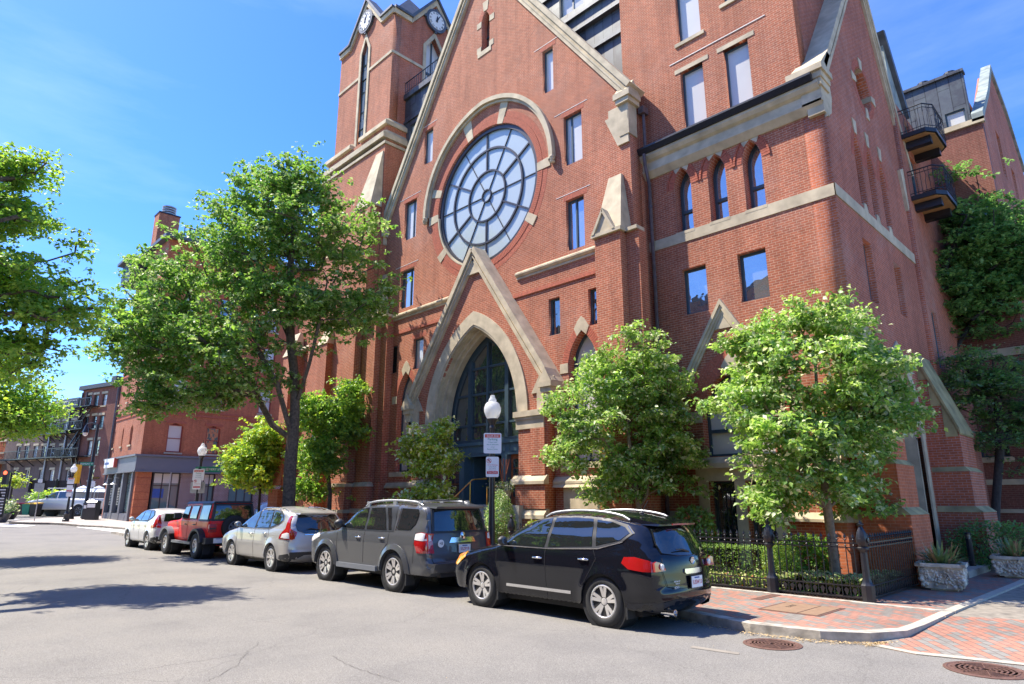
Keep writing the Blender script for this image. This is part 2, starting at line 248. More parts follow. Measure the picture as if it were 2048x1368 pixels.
# ---------------------------------------------------------------- object helpers
def worldloc(o):
    v = Vector((0, 0, 0))
    while o is not None: v += o.location; o = o.parent
    return v
def link(name, me, mat, parent=None):
    o = D.objects.new(name, me); COL.objects.link(o)
    if mat is not None and len(me.materials) == 0:
        for mm in (mat if isinstance(mat, (list, tuple)) else [mat]): me.materials.append(mm)
    if parent is not None: o.parent = parent
    return o
def tag(o, label=None, cat=None, group=None, kind=None):
    if label: o['label'] = label
    if cat: o['category'] = cat
    if group: o['group'] = group
    if kind: o['kind'] = kind
    return o
def thing(name, label, cat, loc=(0, 0, 0), rz=0.0, group=None):
    o = D.objects.new(name, None); COL.objects.link(o); o.empty_display_size = 0.3
    o.location = loc; o.rotation_euler = (0, 0, rz); return tag(o, label, cat, group)
class MB:
    def __init__(s): s.v = []; s.f = []; s.m = []
    def add(s, vs, fs, mi=0):
        b = len(s.v); s.v += [tuple(p) for p in vs]; s.f += [tuple(i + b for i in f) for f in fs]; s.m += [mi] * len(fs); return s
    def box(s, x0, x1, y0, y1, z0, z1, mi=0):
        return s.add([(x0, y0, z0), (x1, y0, z0), (x1, y1, z0), (x0, y1, z0), (x0, y0, z1), (x1, y0, z1), (x1, y1, z1), (x0, y1, z1)],
                     [(0, 3, 2, 1), (4, 5, 6, 7), (0, 1, 5, 4), (1, 2, 6, 5), (2, 3, 7, 6), (3, 0, 4, 7)], mi)
    def hexa(s, p, mi=0):    # 8 points: bottom 4 ccw, top 4
        return s.add(p, [(0, 3, 2, 1), (4, 5, 6, 7), (0, 1, 5, 4), (1, 2, 6, 5), (2, 3, 7, 6), (3, 0, 4, 7)], mi)
    def prism(s, poly, fn, a, b, mi=0):   # poly 2D, fn(u,v,t)->xyz
        n = len(poly); vs = [fn(u, v, a) for u, v in poly] + [fn(u, v, b) for u, v in poly]
        fs = [tuple(range(n))[::-1], tuple(range(n, 2 * n))] + [(i, (i + 1) % n, n + (i + 1) % n, n + i) for i in range(n)]
        return s.add(vs, fs, mi)
    def prY(s, poly, y0, y1, mi=0): return s.prism(poly, lambda u, v, t: (u, t, v), y0, y1, mi)
    def prX(s, poly, x0, x1, mi=0): return s.prism(poly, lambda u, v, t: (t, u, v), x0, x1, mi)
    def prZ(s, poly, z0, z1, mi=0): return s.prism(poly, lambda u, v, t: (u, v, t), z0, z1, mi)
    def tube(s, pts, r, n=8, mi=0, cap=True):
        pts = [Vector(p) for p in pts]; rs = r if isinstance(r, (list, tuple)) else [r] * len(pts); vs = []; fs = []
        prev = None
        for i, p in enumerate(pts):
            d = (pts[min(i + 1, len(pts) - 1)] - pts[max(i - 1, 0)])
            d = d.normalized() if d.length > 1e-9 else Vector((0, 0, 1))
            if prev is None: a = d.orthogonal().normalized()
            else:
                a = prev - d * prev.dot(d); a = a.normalized() if a.length > 1e-6 else d.orthogonal().normalized()
            prev = a; b = d.cross(a)
            for k in range(n):
                t = 2 * math.pi * k / n; vs.append(p + (a * math.cos(t) + b * math.sin(t)) * rs[i])
        for i in range(len(pts) - 1):
            for k in range(n): fs.append((i * n + k, i * n + (k + 1) % n, (i + 1) * n + (k + 1) % n, (i + 1) * n + k))
        if cap: fs.append(tuple(range(n))[::-1]); fs.append(tuple(range((len(pts) - 1) * n, len(pts) * n)))
        return s.add(vs, fs, mi)
    def lathe(s, prof, c=(0, 0, 0), n=24, mi=0, axis='Z', cap=True):
        vs = []; fs = []
        for r, z in prof:
            for k in range(n):
                t = 2 * math.pi * k / n; a, b = r * math.cos(t), r * math.sin(t)
                vs.append({'Z': (c[0] + a, c[1] + b, c[2] + z), 'Y': (c[0] + a, c[1] + z, c[2] + b), 'X': (c[0] + z, c[1] + a, c[2] + b)}[axis])
        for i in range(len(prof) - 1):
            for k in range(n): fs.append((i * n + k, i * n + (k + 1) % n, (i + 1) * n + (k + 1) % n, (i + 1) * n + k))
        if cap: fs.append(tuple(range(n))[::-1]); fs.append(tuple(range((len(prof) - 1) * n, len(prof) * n)))
        return s.add(vs, fs, mi)
    def build(s, name, mat, parent=None, smooth=None, fix=True):
        off = worldloc(parent) if parent is not None else Vector((0, 0, 0))
        me = D.meshes.new(name); me.from_pydata([(p[0] - off[0], p[1] - off[1], p[2] - off[2]) for p in s.v], [], s.f)
        mats = mat if isinstance(mat, (list, tuple)) else [mat]
        for mm in mats: me.materials.append(mm)
        if len(mats) > 1: me.polygons.foreach_set('material_index', s.m)
        if fix:
            bm = bmesh.new(); bm.from_mesh(me); bmesh.ops.recalc_face_normals(bm, faces=bm.faces); bm.to_mesh(me); bm.free()
        if smooth is not None:
            me.shade_smooth(); me.set_sharp_from_angle(angle=R(smooth))
        me.update(); return link(name, me, None, parent)
def arch(cx, zs, hw, rise, n=14):               # pointed arch from left foot over apex to right foot
    Rr = (hw * hw + rise * rise) / (2 * hw); th = math.acos(max(-1, min(1, (Rr - hw) / Rr)))
    l = [(cx - hw + Rr - Rr * math.cos(th * i / n), zs + Rr * math.sin(th * i / n)) for i in range(n + 1)]
    return l + [(2 * cx - x, z) for x, z in l[-2::-1]]
def archpoly(cx, zb, zs, hw, rise, n=14): return [(cx - hw, zb)] + arch(cx, zs, hw, rise, n) + [(cx + hw, zb)]
def circ(cx, cz, r, n=64): return [(cx + r * math.cos(2 * math.pi * i / n), cz + r * math.sin(2 * math.pi * i / n)) for i in range(n)]
def rect(x0, x1, z0, z1): return [(x0, z0), (x1, z0), (x1, z1), (x0, z1)]
def slab(name, outer, holes, t0, t1, mat, parent, axis='Y'):
    """a wall of the outline with real openings: a filled 2D curve given thickness"""
    cu = D.curves.new(name, 'CURVE'); cu.dimensions = '2D'; cu.fill_mode = 'BOTH'; cu.extrude = abs(t1 - t0) / 2
    for pl in [outer] + holes:
        sp = cu.splines.new('POLY'); sp.points.add(len(pl) - 1); sp.use_cyclic_u = True
        for p, q in zip(sp.points, pl): p.co = (q[0], q[1], 0, 1)
    ob = D.objects.new(name, cu); COL.objects.link(ob); dg = C.evaluated_depsgraph_get(); dg.update()
    me = D.meshes.new_from_object(ob.evaluated_get(dg)); D.objects.remove(ob); D.curves.remove(cu)
    off = worldloc(parent) if parent is not None else Vector((0, 0, 0)); mid = (t0 + t1) / 2
    for v in me.vertices:
        u, z, t = v.co
        v.co = (Vector((u, mid + t, z)) if axis == 'Y' else Vector((mid + t, u, z)) if axis == 'X' else Vector((u, z, mid + t))) - off
    bm = bmesh.new(); bm.from_mesh(me); bmesh.ops.remove_doubles(bm, verts=bm.verts, dist=1e-5); bmesh.ops.recalc_face_normals(bm, faces=bm.faces); bm.to_mesh(me); bm.free()
    me.materials.clear(); me.materials.append(mat); me.name = name
    return link(name, me, None, parent)
def ring(name, outer, inner, t0, t1, mat, parent, axis='Y'): return slab(name, outer, [inner], t0, t1, mat, parent, axis)
def text(body, size, mat, parent, name='lettering', mtx=None, depth=0.002, align='CENTER', sx=1.0):
    cu = D.curves.new(name, 'FONT'); cu.body = body; cu.size = size; cu.extrude = depth; cu.align_x = align; cu.align_y = 'CENTER'
    ob = D.objects.new(name, cu); COL.objects.link(ob); dg = C.evaluated_depsgraph_get(); dg.update()
    me = D.meshes.new_from_object(ob.evaluated_get(dg)); D.objects.remove(ob); D.curves.remove(cu)
    me.transform(Matrix.Diagonal((sx, 1, 1, 1)))
    if mtx is not None: me.transform(mtx)
    me.materials.clear(); me.materials.append(mat); return link(name, me, None, parent)
def face_mtx(loc, xdir, zdir=(0, 0, 1)):         # text plane: x along xdir, y along zdir
    x = Vector(xdir).normalized(); y = Vector(zdir).normalized(); z = x.cross(y)
    return Matrix(((x[0], y[0], z[0], loc[0]), (x[1], y[1], z[1], loc[1]), (x[2], y[2], z[2], loc[2]), (0, 0, 0, 1)))
def vous(mb, cx, cz, Rr, a0, a1, w=0.075, d=0.3, y=0.0, th=0.006, axis='Y', xf=None):
    n = max(1, int(abs(a1 - a0) * Rr / w)); s = (a1 - a0) / n
    for i in range(n):
        p = a0 + s * (i + 0.09); q = a0 + s * (i + 0.91)
        pl = [(cx + r * math.cos(t), cz + r * math.sin(t)) for r, t in ((Rr, p), (Rr + d, p), (Rr + d, q), (Rr, q))]
        (mb.prY if axis == 'Y' else mb.prX)(pl, y, y + th if axis == 'X' else y - th)
def arch_vous(mb, cx, zs, hw, rise, y, d=0.3, axis='Y', th=0.006):
    Rr = (hw * hw + rise * rise) / (2 * hw); th_ = math.acos((Rr - hw) / Rr)
    vous(mb, cx - hw + Rr, zs, Rr, math.pi, math.pi - th_, d=d, y=y, axis=axis, th=th)
    vous(mb, cx + hw - Rr, zs, Rr, 0, th_, d=d, y=y, axis=axis, th=th)
# ================================================================ GROUND
RZ = -0.13                                      # road level; pavements are at 0
def sheet(name, xs, ys, zf, mat, kind='structure'):
    v = [(x, y, zf(x, y)) for y in ys for x in xs]; nx = len(xs)
    f = [(j * nx + i, j * nx + i + 1, (j + 1) * nx + i + 1, (j + 1) * nx + i) for j in range(len(ys) - 1) for i in range(nx - 1)]
    o = MB().add(v, f).build(name, mat, fix=False); return tag(o, kind=kind)
def gzc(x): return min(gz(x), 1.4)
XS = [-700, -300, -150, -122, -100, -80, -60, -50, -40, -33, -20, 0, 60, 300]
sheet('street', XS, [-400, -60, 0, 20, 60, 200, 700], lambda x, y: gzc(x) + RZ, M['asphalt'])
def ghit(u, v, add=0.0):
    z = 0.0
    for _ in range(20): p = onZ(u, v, z + add); z = gzc(p[0])
    return p[0], p[1], z + add
kerb = [(-44, 10.8), (-20, 10.8), (-8.5, 10.8), (-6.9, 10.72)] + [onZ(*p, 0) for p in ((1365, 1222), (1500, 1248), (1640, 1263), (1740, 1267))] + \
       [onZ(1815, 1262, 0), onZ(1850, 1250, 0), onZ(1912, 1222, 0), onZ(1990, 1190, 0), onZ(2048, 1166, 0), (-3.0, 24), (-3.0, 30)]
kerb[3] = (-7.2, 10.78)
def strip(name, line, wd, z0, z1, mat, side=1, zf=None):
    mb = MB(); n = len(line)
    nr = []
    for i in range(n):
        a = Vector(line[max(i - 1, 0)]); b = Vector(line[min(i + 1, n - 1)]); d = (b - a).normalized(); nr.append(Vector((-d.y, d.x)) * side)
    for i in range(n - 1):
        p, q = Vector(line[i]), Vector(line[i + 1]); p2, q2 = p + nr[i] * wd, q + nr[i + 1] * wd
        g = (lambda x: gzc(x))
        mb.hexa([(p.x, p.y, z0 + g(p.x)), (q.x, q.y, z0 + g(q.x)), (q2.x, q2.y, z0 + g(q2.x)), (p2.x, p2.y, z0 + g(p2.x)),
                 (p.x, p.y, z1 + g(p.x)), (q.x, q.y, z1 + g(q.x)), (q2.x, q2.y, z1 + g(q2.x)), (p2.x, p2.y, z1 + g(p2.x))])
    return mb.build(name, mat)
def dens(line, step=0.6):
    o = []
    for a, b in zip(line, line[1:]):
        n = max(1, int(math.hypot(b[0] - a[0], b[1] - a[1]) / step))
        o += [(a[0] + (b[0] - a[0]) * i / n, a[1] + (b[1] - a[1]) * i / n) for i in range(n)]
    return o + [line[-1]]
tag(strip('kerb', dens(kerb[:9], 2.2), 0.22, RZ - 0.1, 0.006, M['granite']), kind='structure')
tag(strip('driveway_kerb', kerb[8:], 0.17, -0.2, 0.007, M['concrete']), kind='structure')
inner = [(p[0] - (0.16 if i > 8 else 0), p[1] + (0.16 if i < 9 else 0)) for i, p in enumerate(kerb)]
def flat(name, poly, z, mat, kind='structure', th=0.15):
    mb = MB(); mb.prZ(poly, z - th, z); o = mb.build(name, mat); return tag(o, kind=kind)
flat('sidewalk', inner + [(-33, 30), (-44, 30)][1:] + [(-44, 30)], 0.0, M['paver'])
# brick driveway apron east of the kerb, rough aggregate beyond
fk = [onZ(1700, 1284, RZ), onZ(1724, 1288, RZ), onZ(1834, 1310, RZ), onZ(2048, 1332, RZ), (2.5, 10.3), (8, 9.9)]
M['aggregate'] = plain('worn_aggregate', (0.235, 0.205, 0.165), 0.95, var=0.3, scale=7, bump=0.6)
def slope_flat(name, pts, mat):
    n = len(pts); mb = MB(); mb.add([tuple(p) for p in pts] + [(p[0], p[1], p[2] - .2) for p in pts], [tuple(range(n)), tuple(range(n, 2 * n))[::-1]] + [(i, i + n, (i + 1) % n + n, (i + 1) % n) for i in range(n)]); return tag(mb.build(name, mat), kind='structure')
back = [onZ(2048, 1240, -.03), onZ(1990, 1236, -.03), onZ(1900, 1232, -.03), (kerb[10][0] - .12, kerb[10][1] - .2)]
slope_flat('driveway', [(p[0], p[1], RZ + .008) for p in fk[1:]] + [(8, 13.4, -.03)] + [(p[0], p[1], -.03) for p in back] + [(kerb[9][0] - .14, kerb[9][1], -.05), (kerb[8][0] - .12, kerb[8][1] + .1, -.08)], M['paver2'])
flat('driveway_lane', [(p[0], p[1]) for p in back[::-1]] + [(8, 13.4), (8, 30), (-3.15, 30), (-3.15, 20), (kerb[12][0] - .12, kerb[12][1]), (kerb[11][0] - .12, kerb[11][1])], -0.03, M['aggregate'])
tag(strip('apron_edge', fk[1:], 0.16, RZ - 0.05, RZ + 0.014, M['concrete']), kind='structure')
tag(strip('stone_channel', [onZ(1905, 1208, -.03), onZ(1960, 1203, -.03), onZ(2048, 1207, -.03), (3, 15.5)], 0.15, -0.05, -0.02, M['concrete']), kind='structure')
# garden bed and its edging stone
flat('garden_bed', [(-4.62, 14.05), (-4.62, 17.4), (-14.2, 17.4), (-14.2, 14.05)], 0.045, M['soil'])
flat('garden_bed_west', [(-22.6, 14.05), (-22.6, 17.0), (-37, 17.0), (-37, 14.05)], 0.045, M['soil'])
tag(strip('edging_stone', [(-14.3, 13.78), (-8.3, 13.78), (-5.6, 13.72), onZ(1870, 1222, 0), onZ(1912, 1224, 0)], 0.16, -0.05, 0.012, M['granite']), kind='structure')
# cast iron things in the ground
def manhole(u, v, r, label, rot=0.0):
    x, y = onZ(u, v, RZ); t = thing('manhole_cover', label, 'manhole', (x, y, RZ), group='manhole covers in the street')
    mb = MB(); mb.lathe([(r - .05, 0.004), (r, 0.004), (r, 0.008), (r - .04, 0.012), (r - .05, .004)], (x, y, RZ), 48); mb.build('cover_rim', M['rust'], t)
    mb = MB(); mb.lathe([(0.001, 0.006), (r - .05, 0.006), (r - .05, 0.009), (0.001, 0.009)], (x, y, RZ), 48)
    for k in range(1, 7):
        rr = (r - .06) * k / 7; mb.lathe([(rr - .012, .009), (rr - .012, .014), (rr + .012, .014), (rr + .012, .009)], (x, y, RZ), 40)
    for k in range(8):
        a = rot + k * math.pi / 4; mb.tube([(x + .05 * math.cos(a), y + .05 * math.sin(a), RZ + .012), (x + (r - .08) * math.cos(a), y + (r - .08) * math.sin(a), RZ + .012)], 0.008, 4)
    mb.build('lid', M['rust'], t)
manhole(1545, 1289, 0.40, 'rusty ribbed round manhole cover near the kerb corner behind the black car')
manhole(1972, 1341, 0.44, 'brown round manhole cover at the bottom right edge of the street', 0.3)
manhole(210, 1085, 0.36, 'small worn manhole cover in the road beside the white car', 0.2)
pts = [onZ(*p, 0.0) for p in ((1520, 1214), (1585, 1202), (1697, 1217), (1606, 1240), )]
x0, x1, y0, y1 = -5.62, -4.62, 11.35, 12.95
t = thing('access_hatch', 'brown metal utility hatch set into the brick sidewalk by the fence', 'hatch', (-5.1, 12.2, 0))
mb = MB(); mb.box(-5.66, -4.58, 11.66, 12.86, -0.02, 0.006); mb.build('hatch_frame', M['rust'], t)
M['hatch'] = plain('brown_plate', (0.28, 0.175, 0.11), 0.7, 0.1, var=0.12, scale=9)
mb = MB(); mb.box(-5.60, -4.98, 11.72, 12.80, 0.0, 0.012); mb.box(-4.96, -4.64, 11.72, 12.80, 0, 0.0115); mb.build('hatch_lid', M['hatch'], t)
text('E M B', 0.13, M['black_ink'], t, 'lettering', face_mtx((-0.25, 0.2, 0.0135), (0, 1, 0), (-1, 0, 0)), 0.0005)
tag(MB().box(-6.3, -6.1, 12.75, 14.0, 0.0, 0.006).build('iron_strip', M['rust']), 'narrow dark metal strip set in the brick sidewalk before the hatch', 'strip')
# cracks, paint and debris
def ribbon(mb, pts, wd, z):
    for a, b in zip(pts, pts[1:]):
        d = (Vector(b) - Vector(a)); n = Vector((-d.y, d.x)).normalized() * wd * random.uniform(.4, 1) / 2
        mb.add([(a[0] - n.x, a[1] - n.y, z), (b[0] - n.x, b[1] - n.y, z), (b[0] + n.x, b[1] + n.y, z), (a[0] + n.x, a[1] + n.y, z)], [(0, 1, 2, 3)])
mb = MB()
for line in ([(110, 1366), (180, 1356), (246, 1348), (330, 1332), (395, 1323), (440, 1316), (492, 1306), (512, 1292), (518, 1282)],
             [(663, 1312), (690, 1328), (720, 1339), (760, 1352), (804, 1366)], [(493, 1306), (470, 1334), (410, 1366)]):
    g = [Vector(onZ(u, v, RZ)) for u, v in line]; ft = []
    for a, b in zip(g, g[1:]):
        k = max(2, int((b - a).length / 0.06))
        for i in range(k): ft.append(a + (b - a) * i / k + Vector((random.gauss(0, .012), random.gauss(0, .012))))
    ribbon(mb, ft, 0.008, RZ + 0.004)
tag(mb.build('pavement_crack', plain('crack', (0.11, 0.10, 0.09), 1.0), fix=False), kind='structure')
mb = MB()
def zq(u, v): x, y, z = ghit(u, v, RZ); return (x, y, z + .006)
mb.add([zq(165, 1051), zq(255, 1060), zq(248, 1066), zq(152, 1054)], [(0, 1, 2, 3)])
mb.add([zq(-40, 1046), zq(72, 1051), zq(40, 1054), zq(-60, 1050)], [(0, 1, 2, 3)])
mb.add([zq(-80, 1036), zq(12, 1036), zq(40, 1039), zq(-60, 1039)], [(0, 1, 2, 3)])
tag(mb.build('crosswalk', M['line'], fix=False), kind='structure')
tag(MB().add([(x, y, RZ + .005) for x, y in [onZ(1385, 1292, RZ), onZ(1480, 1306, RZ), onZ(1478, 1310, RZ), onZ(1380, 1296, RZ)]], [(0, 1, 2, 3)]).build('faded_mark', plain('faded', (0.255, 0.225, 0.185), .9), fix=False), kind='structure')
mb = MB()
for i in range(2600):
    if i < 1900:
        k = random.randrange(3, 8) if i % 3 else 7; a = Vector(kerb[k]); b = Vector(kerb[k + 1]); p = a + (b - a) * random.random() - Vector((0, abs(random.gauss(0, .11)) + .01))
        if k == 7 or k == 8: p += Vector((0.02, -abs(random.gauss(0, .07))))
        p.y -= 0.03; z = RZ + 0.004 + random.random() * .02
    elif i < 2350: p = Vector((random.uniform(-40, -8), 10.8 - abs(random.gauss(0, .15)))); z = RZ + .006 + gzc(p.x) + random.random() * .02
    else: p = Vector((random.uniform(-14, 2), random.uniform(1.5, 17))); z = (RZ if p.y < 10.2 else 0) + .006
    s = random.uniform(.009, .028) if i < 2350 else random.uniform(.004, .012); a = random.random() * 6.3
    mb.add([(p.x + s * math.cos(a), p.y + s * math.sin(a), z), (p.x - s * math.sin(a) * .6, p.y + s * math.cos(a) * .6, z + random.random() * .012), (p.x - s * math.cos(a), p.y - s * math.sin(a), z + random.random() * .01)], [(0, 1, 2)])
tag(mb.build('leaf_litter', M['straw'], fix=False), kind='stuff')
# ================================================================ CHURCH
CH = thing('church', 'red brick gabled church with a great round window and stone trim', 'church', (-18.5, 17, 0))
YG = 16.6; YW = 17.5; XS_ = -5.25
K = YG / 16.5
def fY(u, v, Y=YG): return onY(u, v, Y)
CXR, CZR, RR = -18.5, 14.37, 3.07
# --- openings of the big gable
def k(v): return v * K
rects = []     # x0,x1,z0,z1,pane,mullion
for x0, x1, z0, z1, pn, mu in [(-15.0, -14.45, 17.35, 19.3, 'pane_sky', 0), (-13.98, -13.12, 13.82, 15.85, 'pane_sky', .32), (-13.95, -13.12, 10.48, 12.43, 'pane_mirror', .45),
                       (-22.72, -22.05, 17.35, 19.15, 'pane_sky', 0), (-24.1, -23.15, 13.88, 15.85, 'pane_sky', .6), (-24.2, -23.15, 10.52, 12.38, 'pane_mirror', .62),
                       (-24.97, -24.22, 7.54, 8.86, 'pane_dark', 0), (-23.0, -22.25, 7.5, 8.88, 'pane_sky', 0), (-14.86, -14.33, 7.54, 8.9, 'pane_dark', 0), (-13.05, -12.5, 7.57, 8.85, 'pane_dark', 0)]:
    rects.append((k(x0), k(x1), k(z0), k(z1), pn, mu))
lan = [(-23.6, 3.1, 6.25, .62, 1.25), (-13.45, 3.1, 6.25, .62, 1.25)]
gl = (k(-18.42), k(21.35), k(22.75), 0.27, 0.62)
base_r = [(k(-12.05 - .1), k(-11.35)), ]
gap = (k(-18.75), 26.75)
outer = [(-26.0, 0), (-11.15, 0), (-11.15, 15.75), gap, (-25.85, 15.55)]
holes = [circ(CXR, CZR, RR, 72)] + [rect(a, b, c, d) for a, b, c, d, _, _ in rects] + [archpoly(c, z0, zs, hw, rs) for c, z0, zs, hw, rs in lan]
holes += [archpoly(gl[0], gl[1], gl[2], gl[3], gl[4], 8), [(-20.95, 0.3)] + arch(-18.5, 4.6, 2.45, 3.9) + [(-16.05, 0.3)]]
holes += [rect(-14.0, -12.6, 0.35, 1.62)]
slab('gable_wall', outer, holes, YG, YG + 0.55, M['brick'], CH)
def window(x0, x1, z0, z1, Y, pane, mu=0, axis='Y', rec=0.13, fr=0.055, bars=(), parent=CH, fm='teal', name='window', hbars=()):
    """recessed frame with its glass as a sub-part"""
    s = 1 if axis == 'Y' else -1
    f = ring(name, rect(x0, x1, z0, z1), rect(x0 + fr, x1 - fr, z0 + fr, z1 - fr), Y + s * rec, Y + s * (rec + .09), M[fm], parent, axis)
    mb = MB(); e = MB()
    def bx(m, a, b, c, d, t0, t1):
        (m.box(a, b, min(t0, t1), max(t0, t1), c, d) if axis == 'Y' else m.box(min(t0, t1), max(t0, t1), a, b, c, d))
    bx(mb, x0 + fr, x1 - fr, z0 + fr, z1 - fr, Y + s * (rec + .05), Y + s * (rec + .07))
    mb.build('pane', M[pane], parent).parent = f
    bl = [x0 + (x1 - x0) * mu] if mu else []
    if bl or bars or hbars:
        for b in list(bl) + [x0 + (x1 - x0) * q for q in bars]: bx(e, b - .035, b + .035, z0 + fr, z1 - fr, Y + s * (rec + .01), Y + s * (rec + .06))
        for b in hbars: bx(e, x0 + fr, x1 - fr, z0 + (z1 - z0) * b - .03, z0 + (z1 - z0) * b + .03, Y + s * (rec + .012), Y + s * (rec + .062))
        e.build('mullion', M[fm], parent).parent = f
    return f
for a, b, c, d, pn, mu in rects:
    window(a, b, c, d, YG, pn, mu)
mb = MB()
for a, b, c, d, pn, mu in rects[:6] + rects[7:8]:           # soldier courses above, thin lead line
    x = a - .12
    while x < b + .12: mb.box(x, x + .065, YG - .006, YG, d + .01, d + .21); x += .075
mb.build('soldier_course', M['brick_arch'], CH)
mb = MB()
for a, b, c, d, pn, mu in rects[:6]: mb.box(a - .45, b + .3, YG - .012, YG, d + .235, d + .252)
for z in (16.52,): mb.box(-10.0, -6.6, YW + .05 - .02, YW + .05, z, z + .02)
mb.build('flashing', M['white'], CH)
# gable lancet high up
cx, z0, zs, hw, rs = gl
mb = MB(); mb.prY(archpoly(cx, z0, zs, hw, rs, 8), YG + .34, YG + .38); gf = mb.build('lancet_window', M['pane_dark'], CH)
mb = MB(); mb.box(cx - .02, cx + .02, YG + .3, YG + .34, z0, zs + .4); mb.box(cx - hw, cx + hw, YG + .3, YG + .34, zs - .55, zs - .5); mb.build('mullion', M['teal'], CH).parent = gf
mb = MB(); mb.box(cx - hw - .22, cx + hw + .12, YG - .03, YG + .3, z0 - .24, z0 - .002)
for s in (-1, 1): mb.box(cx + s * (hw + .16) - .16, cx + s * (hw + .16) + .16, YG - .015, YG + .12, zs - .18, zs + .12) if 0 else None
mb.prY([(cx - .13, zs + rs + .02), (cx + .13, zs + rs + .02), (cx + .2, zs + rs + .52), (cx - .2, zs + rs + .52)], YG - .02, YG + .1)
for s in (-1, 1): mb.prY([(cx + s * (hw + .003), zs - .1), (cx + s * (hw + .3), zs - .1), (cx + s * (hw + .3), zs + .2), (cx + s * (hw + .003), zs + .2)][::s], YG - .02, YG + .1)
for s in (-1, 1): mb.box(cx + s * (hw + .14) - .135, cx + s * (hw + .14) + .135, YG - .02, YG + .1, z0, z0 + .28)
mb.build('lancet_stone', M['stone'], CH)
mb = MB(); arch_vous(mb, cx, zs, hw + .02, rs + .05, YG, .24); mb.build('lancet_arch', M['brick_arch'], CH)
# --- coping of the gable: moulded stone, two steps
def coping(name, p, q, th, proud, back, Y=YG, mat='stone', lip=True, depth=0.7, axis='Y'):
    (xa, za), (xb, zb) = p, q; dx, dz = xb - xa, zb - za; l = math.hypot(dx, dz); nx, nz = -dz / l, dx / l
    if nz < 0: nx, nz = -nx, -nz
    mb = MB(); f = mb.prY if axis == 'Y' else mb.prX
    def q4(a, b): return [(xa + nx * a, za + nz * a), (xb + nx * a, zb + nz * a), (xb + nx * b, zb + nz * b), (xa + nx * b, za + nz * b)]
    f(q4(-th, -.02), Y - proud * .55, Y + .1) if axis == 'Y' else f(q4(-th, -.02), Y - .1, Y + proud * .55)
    if axis == 'Y': f(q4(-.05, .14), Y - proud, Y + depth); f(q4(-th * .62, -th * .45), Y - proud * .8, Y + .1)
    else: f(q4(-.05, .14), Y - depth, Y + proud); f(q4(-th * .62, -th * .45), Y - .1, Y + proud * .8)
    return mb.build(name, M[mat], CH)
coping('gable_coping', (-26.25, 14.9), gap, .36, .22, .5); coping('gable_coping', (-11.0, 15.72), gap, .36, .22, .5)
# right kneeler: gablet block and corbel
mb = MB()
mb.box(-11.62, -10.95, YG - .22, YG + .5, 15.38, 15.60); mb.box(-11.55, -11.02, YG - .17, YG + .5, 15.2, 15.382)
mb.prX([(YG - .2, 15.60), (YG + .5, 15.60), (YG + .14, 16.1)], -11.58, -10.98)
mb.box(-11.95, -11.12, YG - .06, YG + .45, 14.55, 15.2); mb.box(-11.5, -11.1, YG - .09, YG + .4, 14.0, 14.55); mb.prY([(-12.1, 14.9), (-11.6, 13.7), (-11.15, 13.7), (-11.15, 14.9)], YG - .07, YG + .02)
mb.build('kneeler', M['stone'], CH)
mb = MB(); mb.box(-26.3, -25.6, YG - .3, YG + .5, 14.6, 14.95); mb.box(-26.15, -25.7, YG - .2, YG + .4, 14.2, 14.6); mb.build('kneeler', M['stone'], CH)
# --- rose window
rw = ring('rose_window', circ(CXR, CZR, RR - .002, 72), circ(CXR, CZR, RR - .17, 72), YG + .07, YG + .25, M['bronze'], CH)
mb = MB(); mb.prY(circ(CXR, CZR, RR - .1, 72), YG + .18, YG + .20); mb.build('rose_glass', M['pane_rose'], CH).parent = rw
mb = MB()
for r_, wd in ((2.12, .042), (1.12, .035), (.27, .025)):
    n = 64; vs_ = []; fs = []
    mb.prism(circ(0, 0, 1, 3), lambda u, v, t: (u, v, t), 0, 0) if 0 else None
    pr = [(r_ - wd, .0), (r_ - wd, .07), (r_ + wd, .07), (r_ + wd, 0)]
    for i in range(n):
        a = 2 * math.pi * i / n
        for rr, yy in pr: vs_.append((CXR + rr * math.cos(a), YG + .18 - yy, CZR + rr * math.sin(a)))
    for i in range(n):
        for j in range(4): fs.append((i * 4 + j, i * 4 + (j + 1) % 4, ((i + 1) % n) * 4 + (j + 1) % 4, ((i + 1) % n) * 4 + j))
    mb.add(vs_, fs)
for i in range(12):
    a = math.pi * i / 6 + .26 + math.pi / 12; thick = i % 2 == 0
    r0, r1 = (1.1, RR - .1) if thick else (.25, RR - .1); wd = .036 if thick else .015; c_, s_ = math.cos(a), math.sin(a)
    mb.prY([(CXR + r0 * c_ - wd * s_, CZR + r0 * s_ + wd * c_), (CXR + r1 * c_ - wd * s_, CZR + r1 * s_ + wd * c_), (CXR + r1 * c_ + wd * s_, CZR + r1 * s_ - wd * c_), (CXR + r0 * c_ + wd * s_, CZR + r0 * s_ - wd * c_)], YG + .12 if thick else YG + .14, YG + .18)
mb.build('tracery', M['bronze'], CH, smooth=30).parent = rw
mb = MB(); vous(mb, CXR, CZR, RR + .02, 0, 2 * math.pi, .075, .26, YG, .02); vous(mb, CXR, CZR, RR + .29, 0, 2 * math.pi, .082, .24, YG, .006); mb.build('rose_arch_bricks', M['brick_arch'], CH)
mb = MB()
def wedge(mb, a, r0, r1, w0, w1, y0=-.03, y1=.2):
    c_, s_ = math.cos(a), math.sin(a)
    mb.prY([(CXR + r0 * c_ - w0 * s_, CZR + r0 * s_ + w0 * c_), (CXR + r1 * c_ - w1 * s_, CZR + r1 * s_ + w1 * c_), (CXR + r1 * c_ + w1 * s_, CZR + r1 * s_ - w1 * c_), (CXR + r0 * c_ + w0 * s_, CZR + r0 * s_ - w0 * c_)], YG + y0, YG + y1)
